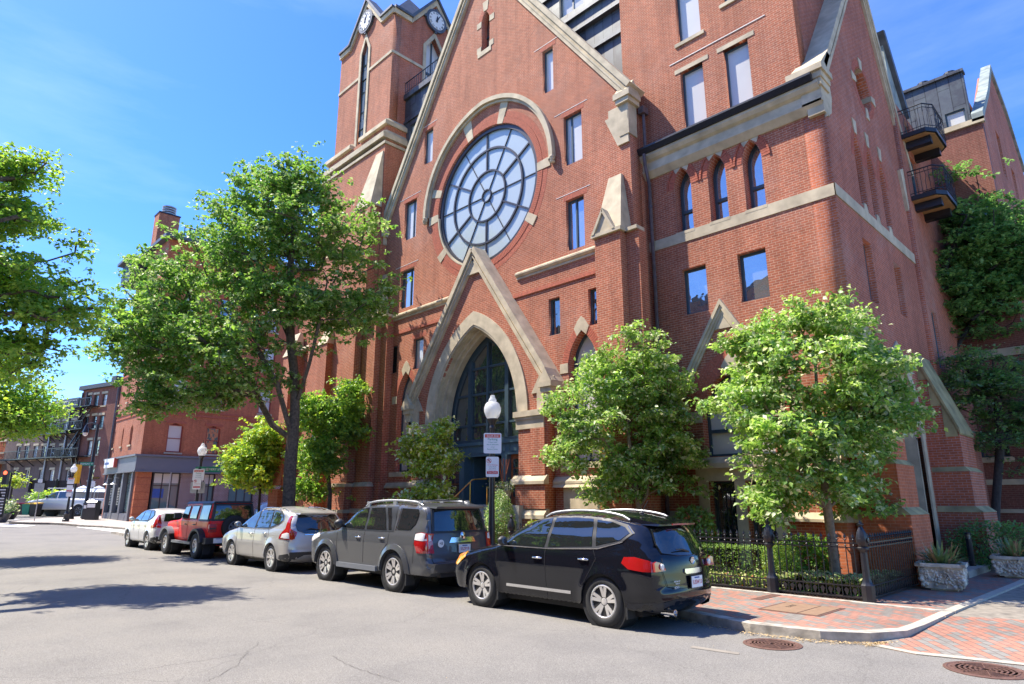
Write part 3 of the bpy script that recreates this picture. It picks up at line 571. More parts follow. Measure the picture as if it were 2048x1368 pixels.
for a, r1, w1 in ((R(107), 4.15, .30), (R(72), 4.15, .26), (R(160), 3.75, .2), (R(1), 3.75, .2), (R(181), 3.72, .2), (R(216), 3.62, .2), (R(324), 3.62, .2), (R(250), 3.62, .18)):
    wedge(mb, a, RR + .0, r1, .17, w1)
n = 20     # stone sill arc along the lower left of the opening
for i in range(n):
    a, b = R(182) + R(92) * i / n, R(182) + R(92) * (i + 1) / n
    mb.prY([(CXR + r_ * math.cos(t), CZR + r_ * math.sin(t)) for r_, t in ((RR - .06, a), (RR + .04, a), (RR + .04, b), (RR - .06, b))], YG - .02, YG + .25)
mb.build('rose_stones', M['stone'], CH)
# hood mould over the rose window, with carved ends
def archband(name, cx, zs, hw, rise, wd, y0, y1, mat, n=22, parent=CH, axis='Y', sub=None):
    a = arch(cx, zs, hw, rise, n); b = arch(cx, zs, hw + wd, rise + wd * 1.15, n); mb = MB(); f = mb.prY if axis == 'Y' else mb.prX
    for i in range(len(a) - 1): f([a[i], a[i + 1], b[i + 1], b[i]], y0, y1)
    return mb.build(name, M[mat], parent)
HX = CXR; hz = CZR + .15
archband('hood_mould', HX, hz, 3.84, 4.05, .17, YG - .2, YG, 'stone'); archband('hood_mould', HX, hz, 3.74, 3.93, .10, YG - .1, YG, 'stone')
mb = MB()
for s in (-1, 1):
    cx_ = HX + s * 3.9
    for _ in range(14):
        mb.lathe([(0.01, -.08), (.06, -.05), (.085, 0), (.06, .05), (.01, .08)], (cx_ + random.uniform(-.08, .08), YG - .12 + random.uniform(-.06, .06), hz - .12 + random.uniform(-.12, .12)), 8)
mb.build('carved_boss', M['stone'], CH, smooth=60)
# --- string courses
mb = MB()
for a, b in ((-24.9, -20.6), (-16.55, -12.35)):
    mb.prX([(YG, 10.16), (YG - .08, 10.18), (YG - .14, 10.24), (YG - .14, 10.30), (YG - .04, 10.38), (YG, 10.38)], a, b); mb.box(a, b, YG - .04, YG, 10.08, 10.158)
mb.build('string_course', M['stone'], CH)
mb = MB()
for a, b in ((-24.9, -20.2), (-17.0, -12.35)): mb.box(a, b, YG - .05, YG, 9.38, 9.50)
mb.build('brick_string', M['brick_arch'], CH)
# --- side lancets with frames, arches and stones
def lancet(c, z0, zs, hw, rs, Y, pane='pane_blind', steps=1, stone=True, sill=True, tr=(.62,), d=.26, rec=.28, axis='Y', fm='teal'):
    s = 1 if axis == 'Y' else -1
    f = ring('arched_window', archpoly(c, z0, zs, hw - .002, rs), archpoly(c, z0 + .08, zs, hw - .085, rs - .13), Y + s * rec, Y + s * (rec + .1), M[fm], CH, axis)
    mb = MB(); (mb.prY if axis == 'Y' else mb.prX)(archpoly(c, z0 + .05, zs, hw - .05, rs - .08), Y + s * (rec + .055), Y + s * (rec + .075)); mb.build('pane', M[pane], CH).parent = f
    mb = MB()
    for t_ in tr:
        z = z0 + (zs + rs - z0) * t_
        (mb.box(c - hw + .05, c + hw - .05, Y + rec - .01, Y + rec + .05, z - .05, z + .05) if axis == 'Y' else mb.box(Y - rec - .05, Y - rec + .01, c - hw + .05, c + hw - .05, z - .05, z + .05))
    if hw > .5: mb.box(c - .035, c + .035, Y + rec, Y + rec + .055, z0, z0 + (zs + rs - z0) * tr[0])
    mb.build('mullion', M[fm], CH).parent = f
    mb = MB()
    for q in range(steps): arch_vous(mb, c, zs, hw + .02 + .28 * q, rs + .03 + .31 * q, Y, d, axis, th=.012 - .005 * q)
    mb.build('brick_arch', M['brick_arch'], CH)
    mb = MB(); ap = zs + rs
    mb.prY([(c - .20, ap - .16), (c, ap + .03), (c + .20, ap - .16), (c + .33, ap + .12), (c + .16, ap + .38), (c, ap + .52), (c - .16, ap + .38), (c - .33, ap + .12)], Y - .03, Y + .15)
    if stone:
        for s_ in (-1, 1): mb.box(c + s_ * (hw + .19) - .18, c + s_ * (hw + .19) + .18, Y - .03, Y + .15, zs - .12, zs + .22)
    if sill: mb.box(c - hw - .3, c + hw + .2, Y - .07, Y + .25, z0 - .2, z0 - .002)
    mb.build('window_stone', M['stone'], CH)
for c, z0, zs, hw, rs in lan: lancet(c, z0, zs, hw, rs, YG, steps=1, tr=(.36, .74))
tag(MB().box(-15.35, -15.2, YG - .2, YG, 6.85, 6.98).build('fire_alarm_bell', M['lamp_red'], CH))
# basement opening beside the pilaster
window(-14.0, -12.6, .35, 1.62, YG, 'pane_dark', 0, rec=.25, bars=(.25, .5, .75), name='basement_window')
mb = MB(); mb.box(-14.35, -12.35, YG - .06, YG + .2, 1.622, 2.3); mb.box(-14.3, -14.002, YG - .05, YG + .2, 0, 1.62); mb.box(-12.598, -12.3, YG - .05, YG + .2, 0, 1.62); mb.prX([(YG - .18, 2.3), (YG, 2.3), (YG, 2.55), (YG - .05, 2.55)], -16.0, -12.3); mb.build('basement_stone', M['stone'], CH)
# --- portal
YP = 16.15; PC = -18.5
slab('portal_wall', [(-22.25, 0), (-14.75, 0), (-14.75, 6.05), (PC, 11.45), (-22.25, 6.05)], [[(-20.95, 0.31)] + arch(PC, 4.65, 2.45, 3.95) + [(-16.05, 0.31)]], YP, YG + .01, M['brick'], CH)
archband('portal_arch', PC, 4.9, 2.45, 3.72, .48, YP - .05, YP + .1, 'stone', 26)
archband('portal_arch_lining', PC, 4.9, 2.37, 3.64, .14, YP - .02, YG + .3, 'stone', 26)
for q, (h_, r_, y_) in enumerate(((2.34, 3.60, .12), (2.24, 3.49, .30), (2.16, 3.38, .46))): archband('portal_arch_moulding', PC, 4.9, h_, r_, .14, YP + y_, YP + y_ + .25, 'stone', 26)
mb = MB()
for s in (-1, 1):
    a, b = sorted((PC + s * 2.30, PC + s * 3.75))
    mb.box(a, b, YP - .14, YP + .3, 4.72, 4.92); mb.box(a + .03, b - .03, YP - .09, YP + .3, 4.62, 4.72); mb.box(a + .06, b - .06, YP - .05, YP + .3, 4.30, 4.62)
    mb.prX([(YP - .16, 1.0), (YP + .2, 1.0), (YP + .2, 1.2), (YP - .02, 1.22), (YP - .16, 1.08)], a - .05, b + .05) if 0 else None
    mb.prX([(YP - .2, 2.42), (YP + .05, 2.42), (YP + .05, 2.72), (YP - .02, 2.72), (YP - .2, 2.52)], a - .06, b + .06)
    mb.prX([(YP - .24, 1.3), (YP + .05, 1.3), (YP + .05, 1.62), (YP - .06, 1.62), (YP - .24, 1.42)], a - .08, b + .08)
mb.build('portal_capital', M['stone'], CH)
mb = MB()
for s in (-1, 1):
    a, b = sorted((PC + s * 2.45, PC + s * 3.75)); mb.box(a - .04, b + .04, YP - .13, YP, 1.62, 2.42); mb.box(a - .07, b + .07, YP - .2, YP, 0, 1.3); mb.box(a + .62 if s > 0 else a + .02, b - .02 if s > 0 else b - .62, YP - .06, YP, 2.72, 4.3)
mb.build('portal_pier', M['brick'], CH)
coping('portal_coping', (-22.65, 5.75), (PC, 11.75), .30, .22, .5, YP, depth=.44); coping('portal_coping', (-14.35, 5.75), (PC, 11.75), .30, .22, .5, YP, depth=.44)
mb = MB(); mb.prY([(PC - .33, 10.72), (PC + .33, 10.72), (PC, 11.4)], YP - .1, YP)
for s in (-1, 1):
    c = PC + s * 3.98
    mb.box(c - .3, c + .3, YP - .32, YG, 5.62, 5.8); mb.box(c - .24, c + .24, YP - .26, YG, 5.44, 5.62); mb.box(c - .17, c + .17, YP - .18, YG, 5.1, 5.44)
    mb.prY([(c - .28, 5.8), (c + .28, 5.8), (c, 6.3)], YP - .3, YP + .3); mb.box(c - s * .3 - .28, c - s * .3 + .28, YP - .06, YG, 4.9, 5.5); mb.box(c - s * .12 - .2, c - s * .12 + .2, YP - .12, YG, 4.92, 5.1)
    mb.prY([(c - s * .85, 5.5), (c + s * .2, 5.5), (c + s * .2, 6.0), (c - s * .35, 6.3)], YP - .055, YP + .02)
    for q in (-.1, .1): mb.prY([(c - s * .12 + q * .01 - .1, 4.98), (c - s * .12 + .1, 4.98), (c - s * .12, 5.2)], YP - .14, YP)
mb.build('portal_kneeler', M['stone'], CH)
# glazed screen, transom, doors
pw = slab('portal_window', [(PC - 2.42, 4.10)] + arch(PC, 4.65, 2.42, 3.9) + [(PC + 2.42, 4.10)], [[(PC - 2.12, 4.22)] + arch(PC, 4.65, 2.12, 3.45) + [(PC + 2.12, 4.22)]], YG + .32, YG + .46, M['teal'], CH)
mb = MB(); mb.prY([(PC - 2.2, 4.15)] + arch(PC, 4.65, 2.2, 3.6) + [(PC + 2.2, 4.15)], YG + .40, YG + .42); mb.build('portal_glass', M['pane_dark'], CH).parent = pw
mb = MB()
def ztop(x): 
    a = arch(PC, 4.65, 2.14, 3.48, 30); return max(z for X_, z in a if abs(X_ - x) < .12)
for x, wd in ((PC - .02, .055), (PC - 1.08, .10), (PC + 1.06, .10)): mb.box(x - wd, x + wd, YG + .30, YG + .41, 4.2, ztop(x))
for z in (4.78, 6.0, 7.05): 
    hw_ = max(abs(X_ - PC) for X_, zz in arch(PC, 4.65, 2.16, 3.5, 40) if zz >= z - .02)
    mb.box(PC - hw_, PC + hw_, YG + .33, YG + .412, z - .04, z + .04)
mb.build('portal_mullion', M['teal'], CH).parent = pw
mb = MB(); mb.box(PC - 2.44, PC + 2.44, YG + .24, YG + .5, 3.98, 4.102); mb.box(PC - 2.44, PC + 2.44, YG + .3, YG + .5, 3.62, 3.98); mb.box(PC - 2.44, PC + 2.44, YG + .22, YG + .5, 3.54, 3.62)
for a, b in ((-2.3, -1.3), (-1.05, 1.0), (1.2, 2.3)): 
    mb.box(PC + a, PC + b, YG + .28, YG + .3, 3.66, 3.68); mb.box(PC + a, PC + b, YG + .28, YG + .3, 3.92, 3.94); mb.box(PC + a, PC + a + .03, YG + .28, YG + .3, 3.68, 3.92); mb.box(PC + b - .03, PC + b, YG + .28, YG + .3, 3.68, 3.92)
for x in (-1.25, 1.15): mb.box(PC + x - .14, PC + x + .14, YG + .1, YG + .55, 1.75, 3.54)
mb.box(PC - 1.11, PC - .98, YG + .5, YG + 1.6, 1.75, 3.54); mb.box(PC - 1.2, PC - .1, YG + 1.55, YG + 1.65, 1.75, 3.54); mb.build('portal_transom', M['teal_panel'], CH)
text('2', .16, M['white'], CH, 'number', Matrix.Translation(Vector((PC + .1, YG + .275, 3.80)) - CH.location) @ Matrix.Rotation(R(90), 4, 'X'), .002)
def door(x0, x1, z0, z1, Y, cols, rows, hx=None, low=.35):
    d_ = MB(); d_.box(x0, x1, Y, Y + .06, z0, z1); dd = d_.build('door', M['wood'], CH)
    g_ = MB(); w_ = (x1 - x0 - .2) / cols; h_ = (z1 - z0 - .15 - low) / rows
    for i in range(cols):
        for j in range(rows): g_.box(x0 + .1 + i * w_ + .02, x0 + .1 + (i + 1) * w_ - .02, Y - .012, Y - .002, z0 + low + j * h_ + .02, z0 + low + (j + 1) * h_ - .02)
    g_.build('pane', M['pane_dark'], CH).parent = dd
    if hx is not None: MB().lathe([(.03, -.03), (.035, 0), (.03, .03)], (hx, Y - .05, z0 + .95), 10, axis='Z').build('handle', M['brass'], CH).parent = dd
door(PC - 2.4, PC - 1.4, 1.75, 3.54, YG + .32, 2, 3); door(PC + 1.3, PC + 2.4, 1.75, 3.54, YG + .32, 3, 4, low=.25)
door(PC - .1, PC + .95, 1.75, 3.54, YG + 1.3, 2, 5, PC + .05)
mb = MB(); mb.box(-20.95, -16.05, YG + .5, YG + 3, 1.4, 1.75)
for i in range(9): mb.box(-21.3 - .05 * i, -16.0 + .05 * i, YP - .35 - .26 * (i + 1) + .26 * 0, YP - .35 - .26 * i, 0, 1.75 - .195 * i - .02)
mb.box(-21.6, -15.7, YP - .35, YG + .5, 0, 1.73); mb.build('entrance_steps', M['concrete'], CH)
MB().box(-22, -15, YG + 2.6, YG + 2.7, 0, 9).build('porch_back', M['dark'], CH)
# --- pilasters with weathered stone caps
def pilaster(x0, x1, Yf, ztop, s, Y=YG, capz=12.6, wt=(2.5, 1.35), side=.5, gab=True):
    mb = MB(); mb.box(x0, x1, Yf, Y + .05, wt[0] + .2, ztop); mb.box(x0 - .10, x1 + .10, Yf - .12, Y + .05, wt[1] + .2, wt[0]); mb.box(x0 - .2, x1 + .2, Yf - .24, Y + .05, 0, wt[1])
    xa, xb = (x1, x1 + side) if s > 0 else (x0 - side, x0); mb.box(xa, xb, Yf + .3, Y + .05, wt[0] + .2, ztop); mb.box(xa, xb, Yf + .2, Y + .05, 0, wt[0] + .2)
    mb.build('pilaster', M['brick'], CH)
    mb = MB(); a, b = x0 - .02, x1 + .02
    mb.hexa([(a - .06, Yf - .1, ztop), (b + .06, Yf - .1, ztop), (b + .06, Y, ztop), (a - .06, Y, ztop), (a - .06, Yf - .1, ztop + .12), (b + .06, Yf - .1, ztop + .12), (b + .06, Y, ztop + .12), (a - .06, Y, ztop + .12)])
    mb.hexa([(a, Yf + .02, ztop + .12), (b, Yf + .02, ztop + .12), (b, Y, ztop + .12), (a, Y, ztop + .12), (a + .3, Y - .12, capz), (b - .25, Y - .12, capz), (b - .25, Y, capz), (a + .3, Y, capz)])
    if gab:
        gx = x0 + .42; mb.prY([(gx - .42, ztop + .12), (gx + .42, ztop + .12), (gx, ztop + .85)], Yf - .06, Yf + .35); mb.prY([(gx - .47, ztop + .1), (gx - .36, ztop + .1), (gx + .02, ztop + .82), (gx, ztop + .95)], Yf - .12, Yf + .35); mb.prY([(gx + .47, ztop + .1), (gx + .36, ztop + .1), (gx - .02, ztop + .82), (gx, ztop + .95)], Yf - .12, Yf + .35)
    xa2, xb2 = (x1, x1 + side) if s > 0 else (x0 - side, x0); mb.box(xa2, xb2, Yf + .2, Y, ztop, ztop + .12)
    for z, e in ((wt[0], .14), (wt[1], .26)): mb.hexa([(a - e, Yf - e - .02, z), (b + e, Yf - e - .02, z), (b + e, Y, z), (a - e, Y, z), (a - e + .14, Yf - e + .12, z + .2), (b + e - .14, Yf - e + .12, z + .2), (b + e - .14, Y, z + .2), (a - e + .14, Y, z + .2)])
    mb.build('pilaster_cap', M['stone'], CH)
pilaster(-12.28, -11.25, 15.95, 10.3, 1); pilaster(-26.35, -25.25, 15.95, 10.3, 1)
# string mouldings of the ground storey
mb = MB()
for (a, b, Y) in ((-25.3, -22.3, YG), (-14.75, -12.3, YG), (-11.3, -9.75, YW), (-7.6, XS_, YW)):
    mb.prX([(Y, 1.35), (Y - .16, 1.35), (Y - .16, 1.42), (Y - .02, 1.58), (Y, 1.58)], a, b)
for (a, b, Y) in ((-25.3, -22.3, YG), (-14.75, -12.3, YG)): mb.prX([(Y, 2.42), (Y - .14, 2.42), (Y - .14, 2.5), (Y - .02, 2.66), (Y, 2.66)], a, b)
mb.build('base_moulding', M['stone'], CH)

# ================= east wing
MB().box(-11.45, -11.153, YG + .55, YW + .2, 0, 15.2).build('gable_return', M['brick'], CH)
def kw(u, v): return onY(u, v, YW)
lans = [(-9.80, 10.3, 11.75, .25, .78), (-8.60, 10.3, 11.75, .25, .78), (-7.44, 10.3, 11.75, .25, .78)]
lans = [(-9.80, 10.3, 11.85, .30, .68), (-8.60, 10.3, 11.85, .30, .68), (-7.44, 10.3, 11.85, .30, .68)]
wr = [(-10.04, -9.2, 7.52, 9.02), (-8.16, -7.3, 7.52, 9.02)]
AW = (-8.62, 3.12, 4.25, 1.05, 1.35)
hol = [archpoly(*l) for l in lans] + [rect(*r_) for r_ in wr] + [archpoly(*AW), rect(-9.62, -8.82, .2, 2.42), rect(-8.5, -7.75, .2, 2.42)]
slab('wing_wall', [(-11.2, 0), (XS_ - .003, 0), (XS_ - .003, 13.3), (-11.2, 13.3)], hol, YW, YW + .6, M['brick'], CH)
for i, l in enumerate(lans):
    lancet(*l, YW, pane='pane_mirror', steps=1, stone=False, sill=False, tr=(.36,), d=.19, rec=.36)
    c, z0, zs, hw, rs = l
    mb = MB()
    a_ = archpoly(c, z0, zs, hw + .09, rs + .1, 10); b_ = archpoly(c, z0, zs, hw, rs, 10)
    mb.build('x', M['brick'], CH) if 0 else None
mb = MB()                                        # brick label arches standing proud of the lancets
for c, z0, zs, hw, rs in lans:
    arch_vous(mb, c, zs, hw + .22, rs + .25, YW, .06, th=.04)
mb.build('label_arch', M['brick_arch'], CH)
for r_ in wr: window(*r_, YW, 'pane_mirror', rec=.16, fr=.07)
lancet(*AW, YW, pane='pane_blind', steps=2, stone=True, sill=False, tr=(.30,), d=.27)
for a, b in ((-9.62, -8.82), (-8.5, -7.75)):
    g_ = window(a, b, .2, 2.42, YW, 'pane_dark', rec=.3, name='basement_door'); mb = MB()
    for i in range(6): x = a + .08 + i * (b - a - .16) / 5; mb.tube([(x, YW + .12, .25), (x, YW + .12, 2.3)], .012, 6)
    for i in range(5): x = a + .16 + i * (b - a - .3) / 4; mb.lathe([(.035, -.01), (.05, 0), (.035, .01)], (x, YW + .12, 2.2), 10, axis='Y')
    mb.tube([(a + .05, YW + .12, 2.1), (b - .05, YW + .12, 2.1)], .014, 6); mb.tube([(a + .05, YW + .12, .6), (b - .05, YW + .12, .6)], .014, 6); mb.build('grille', M['black'], CH).parent = g_
mb = MB(); mb.box(-9.95, -9.622, YW - .03, YW + .3, 0, 2.42); mb.box(-8.818, -8.502, YW - .03, YW + .3, 0, 2.42); mb.box(-7.748, -7.45, YW - .03, YW + .3, 0, 2.42); mb.box(-10.0, -7.4, YW - .04, YW + .3, 2.422, 2.78); mb.prX([(YW - .2, 2.78), (YW + .2, 2.78), (YW + .2, 3.1), (YW - .03, 3.1), (YW - .2, 2.92)], -10.1, -7.25); mb.build('wing_stone', M['stone'], CH)
# band, cornice, gutter
mb = MB(); mb.box(-11.25, XS_ + .03, YW - .03, YW, 9.93, 10.28)
for c, z0, zs, hw, rs in lans: mb.box(c - hw - .04, c + hw + .04, YW - .035, YW + .34, 10.2, 10.30)
mb.prX([(YW, 12.55), (YW - .05, 12.55), (YW - .22, 12.75), (YW - .22, 12.82), (YW - .18, 12.84), (YW - .18, 13.08), (YW - .28, 13.14), (YW - .36, 13.25), (YW - .36, 13.34), (YW, 13.34)], -11.3, XS_ + .02)
mb.build('cornice', M['stone'], CH)
mb = MB(); mb.prX([(YW - .03, 13.345), (YW - .42, 13.345), (YW - .50, 13.5), (YW - .50, 13.56), (YW - .03, 13.56)], -11.35, XS_ - .1); mb.build('gutter', M['black'], CH)
# shallow gable hood over the arched window
HC = -8.78
for s in (-1, 1):
    mb = MB(); a = (HC + s * 1.95, 4.55); b = (HC, 7.72); dx, dz = b[0] - a[0], b[1] - a[1]; l_ = math.hypot(dx, dz); nx, nz = -dz / l_, dx / l_
    if nz < 0: nx, nz = -nx, -nz
    for t0, t1, pr_ in ((-.22, -.14, .06), (-.15, -.06, .10), (-.07, .02, .14)):
        mb.prY([(a[0] + nx * t0, a[1] + nz * t0), (b[0], b[1] + (t0) / abs(nz)), (b[0], b[1] + (t1) / abs(nz)), (a[0] + nx * t1, a[1] + nz * t1)], YW - pr_, YW)
    mb.box(a[0] - .16, a[0] + .16, YW - .15, YW, 4.2, 4.62); mb.build('hood_gable', M['stone'], CH)
MB().prY([(HC - .26, 6.85), (HC + .26, 6.85), (HC, 7.28)], YW - .05, YW).build('hood_gable', M['stone'], CH)
# upper storeys of the wing
YU = YW + .05
uw = [(-9.62, -8.79, 13.78, 16.06), (-8.05, -7.22, 13.78, 16.06), (-9.61, -8.75, 17.2, 19.4), (-7.9, -7.2, 17.75, 20)]
slab('upper_wall', [(-11.95, 13.0), (-5.75, 13.0), (-5.75, 23), (-11.95, 23)], [rect(*q) for q in uw], YU, YU + .5, M['brick'], CH)
MB().box(-5.85, -5.75, YU + .5, YU + 5, 13, 23).build('upper_wall', M['brick_side'], CH)
for q in uw: window(*q, YU, 'pane_blind' if q[2] < 17 else 'pane_sky', rec=.14, fr=.06)
mb = MB()
for a, b, c, d in uw: mb.box(a - .12, b + .12, YU - .05, YU + .14, c - .13, c - .002); mb.box(a - .2, b + .22, YU - .02, YU + .14, d + .002, d + .16)
mb.build('window_stone', M['stone'], CH)
# drain pipes
mb = MB(); X = -11.02
mb.tube([(X + .05, YW - .25, 15.0), (X + .05, YW - .25, 13.7), (X + .05, YW - .14, 13.5)], .055, 8); mb.box(X - .06, X + .16, YW - .4, YW - .1, 14.95, 15.2)
mb.tube([(X + .12, YW - .46, 13.3), (X + .12, YW - .42, 12.9), (X + .05, YW - .12, 12.3), (X + .05, YW - .12, 0.3)], .06, 8)
for z in (11.5, 9, 6.5, 4): mb.lathe([(.075, -.04), (.075, .04)], (X + .05, YW - .12, z), 10)
mb.build('drain_pipe', M['drain'], CH, smooth=40)
# ================= side gable facing the lane
SY0, SY1 = YW, 25.0
lsd = [(20.1, 10.45, 12.0, .33, .9), (21.25, 10.45, 12.0, .33, .9), (22.5, 10.45, 12.0, .33, .9)]
PA = (21.15, 0.1, 3.7, 1.25, 2.35)
CIR = (21.75, 15.3, .72)
sr = [(19.35, 20.1, 7.35, 9.25), (22.25, 23.0, 7.55, 9.3)]
ssh = [archpoly(*l, 8) for l in lsd] + [rect(*q) for q in sr] + [circ(CIR[0], CIR[1], CIR[2] + .05, 32), archpoly(*PA)]
slab('side_wall', [(SY0 - .002, 0), (SY1, 0), (SY1, 13.2), (25.9, 14.2), (22.9, 20.9), (22.5, 20.9), (17.75, 14.05), (SY0 - .002, 13.3)], ssh, XS_ - .6, XS_, M['brick_side'], CH, 'X')
slab('blind_wall', [(18.5, 6), (24.5, 6), (24.5, 17), (18.5, 17)], [rect(*q) for q in sr], XS_ - .80, XS_ - .603, M['brick_side'], CH, 'X')
for q in sr: window(*q, XS_, 'pane_dark', rec=.18, axis='X')
mb = MB()
for c, z0, zs, hw, rs in lsd: mb.prX([(c - .1, zs + rs + .02), (c + .1, zs + rs + .02), (c + .17, zs + rs + .5), (c - .17, zs + rs + .5)], XS_ - .1, XS_ + .03); mb.prX([(c - .2, z0 - .15), (c + .2, z0 - .15), (c + .1, z0 + .1), (c - .1, z0 + .1)], XS_ - .3, XS_ + .02)
for a in (90, 180, 270, 0):
    c_, s_ = math.cos(R(a)), math.sin(R(a)); mb.prX([(CIR[0] + .74 * c_ - .1 * s_, CIR[1] + .74 * s_ + .1 * c_), (CIR[0] + 1.15 * c_ - .16 * s_, CIR[1] + 1.15 * s_ + .16 * c_), (CIR[0] + 1.15 * c_ + .16 * s_, CIR[1] + 1.15 * s_ - .16 * c_), (CIR[0] + .74 * c_ + .1 * s_, CIR[1] + .74 * s_ - .1 * c_)], XS_ - .3, XS_ + .03)
mb.box(XS_, XS_ + .035, SY0 - .03, SY1, 9.93, 10.28)
mb.build('side_stone', M['stone'], CH)
mb = MB()
for c, z0, zs, hw, rs in lsd: arch_vous(mb, c, zs, hw + .02, rs + .02, XS_, .24, 'X')
vous(mb, CIR[0], CIR[1], .78, 0, 2 * math.pi, .075, .25, XS_, .006, 'X'); mb.build('brick_arch', M['brick_arch'], CH)
coping('side_coping', (17.62, 13.95), (22.8, 21.3), .32, .16, .4, XS_, axis='X', depth=.55); coping('side_coping', (26.15, 13.7), (22.8, 21.3), .32, .16, .4, XS_, axis='X', depth=.55)
mb = MB()
mb.box(XS_ - .75, XS_ + .1, YW - .3, YW + .35, 13.2, 13.42); mb.box(XS_ - .78, XS_ + .14, YW - .34, YW + .38, 13.42, 13.62); mb.box(XS_ - .8, XS_ + .2, YW - .42, YW + .42, 13.62, 13.8)
mb.hexa([(XS_ - .72, YW - .36, 13.8), (XS_ + .16, YW - .36, 13.8), (XS_ + .16, YW + .3, 13.8), (XS_ - .72, YW + .3, 13.8), (XS_ - .6, YW + .35, 14.55), (XS_ + .16, YW + .35, 14.55), (XS_ + .16, YW + .6, 14.55), (XS_ - .6, YW + .6, 14.55)])
mb.box(XS_ - .5, XS_ + .05, YW - .22, YW + .3, 12.75, 13.2); mb.box(XS_ - .4, XS_ + .05, YW - .14, YW + .25, 12.42, 12.75); mb.prX([(YW - .02, 12.3), (YW + .45, 12.6), (YW + .65, 13.2), (YW + .6, 13.6), (YW - .02, 13.6)], XS_, XS_ + .045)
mb.prX([(24.9, 11.9), (25.35, 12.3), (26.1, 13.5), (25.9, 14.0), (24.6, 13.4)], XS_ - .4, XS_ + .1); mb.build('kneeler', M['stone'], CH)
mb = MB(); mb.prX([(17.8, 13.8), (26.0, 13.8), (22.85, 21.1)], XS_ - 7, XS_ - .5); mb.build('roof', M['slate'], CH)
# side portal
mb = MB()
a = arch(PA[0], PA[2], PA[3], PA[4], 16); b = arch(PA[0], PA[2], PA[3] + .38, PA[4] + .42, 16)
for i in range(len(a) - 1): mb.prX([a[i], a[i + 1], b[i + 1], b[i]], XS_ - .1, XS_ + .05)
for s in (-1, 1): p, q = sorted((PA[0] + s * PA[3], PA[0] + s * (PA[3] + .3))); mb.box(XS_ - .1, XS_ + .05, p, q, 0.1, PA[2])
for i in range(len(a) - 1): mb.prX([a[i], a[i + 1], (a[i + 1][0] * .92 + PA[0] * .08, a[i + 1][1] - .1), (a[i][0] * .92 + PA[0] * .08, a[i][1] - .1)], XS_ - .6, XS_ - .1)
mb.box(XS_ - .6, XS_ - .1, PA[0] + PA[3] - .1, PA[0] + PA[3], .1, PA[2]); mb.build('side_portal_stone', M['stone'], CH)
mb = MB(); mb.prX(archpoly(PA[0], .15, PA[2], PA[3] - .02, PA[4] - .03), XS_ - .55, XS_ - .45); sdoor = mb.build('side_door', M['teal'], CH)
mb = MB()
for q in (-.9, -.6, -.3, 0, .3, .6, .9): mb.box(XS_ - .45, XS_ - .42, PA[0] + q - .02, PA[0] + q + .02, .2, 3.9)
mb.build('door_battens', M['teal'], CH).parent = sdoor
mb = MB(); mb.box(XS_ - .4, XS_ + 1.15, 20.0, 22.6, 0, .16); mb.build('door_step', M['concrete'], CH)
mb = MB(); mb.prX([(19.7, 5.3), (22.5, 5.3), (21.12, 7.45)], XS_ + .001, XS_ + .02) if 0 else None
# corner buttresses
def buttress(y0, y1, xo, mat, moss):
    mb = MB(); mb.box(XS_ - .3, xo, y0, y1, 0, 1.55); mb.box(XS_ - .3, xo - .17, y0 + .06, y1 - .06, 1.7, 2.72); mb.box(XS_ - .3, xo - .28, y0 + .1, y1 - .1, 2.85, 3.7)
    mb.prY([(XS_ - .02, 3.7), (xo - .28, 3.7), (xo - .30, 3.95), (XS_ - .02, 6.3)], y0 + .1, y1 - .1)
    mb.build('buttress', mat, CH)
    mb = MB()
    mb.hexa([(XS_, y0 - .02, 1.55), (xo + .02, y0 - .02, 1.55), (xo + .02, y1, 1.55), (XS_, y1, 1.55), (XS_, y0 + .06, 1.72), (xo - .17, y0 + .06, 1.72), (xo - .17, y1 - .06, 1.72), (XS_, y1 - .06, 1.72)])
    mb.hexa([(XS_, y0 + .03, 2.72), (xo - .15, y0 + .03, 2.72), (xo - .15, y1, 2.72), (XS_, y1, 2.72), (XS_, y0 + .1, 2.86), (xo - .28, y0 + .1, 2.86), (xo - .28, y1 - .1, 2.86), (XS_, y1 - .1, 2.86)])
    mb.prY([(xo - .27, 3.80), (xo - .24, 3.84), (xo - .25, 3.98), (XS_ + .0, 6.45), (XS_ - .02, 6.45), (XS_ - .02, 6.3), (xo - .30, 3.95)], y0 + .04, y1 - .04)
    dx_ = xo - .30 - XS_
    for f0, f1, za, zb in ((0, .3, 5.55, 6.35), (.28, .62, 4.7, 5.5), (.6, .98, 3.75, 4.65)): mb.prY([(XS_ + dx_ * f0, za), (XS_ + dx_ * f1, za), (XS_ + dx_ * f1, 6.3 - 2.35 * f1), (XS_ + dx_ * f0, 6.3 - 2.35 * f0)], y0 + .08, y0 + .3)
    mb.build('buttress_cap', M[moss], CH)
buttress(17.32, 18.9, -4.5, M['brick_orange'], 'stone_moss'); buttress(23.0, 24.9, -4.12, M['brick_side'], 'stone_moss')
MB().box(XS_, -4.0, 22.95, 24.95, 0, .22).build('buttress_plinth', M['granite'], CH)
mb = MB(); mb.box(-6.25, -5.78, YW - .55, YW, 0, 1.38); mb.box(-6.2, -5.83, YW - .45, YW, 1.55, 2.75); mb.prX([(YW - .45, 2.75), (YW, 2.75), (YW, 3.6)], -6.2, -5.83); mb.build('buttress', M['brick_orange'], CH)
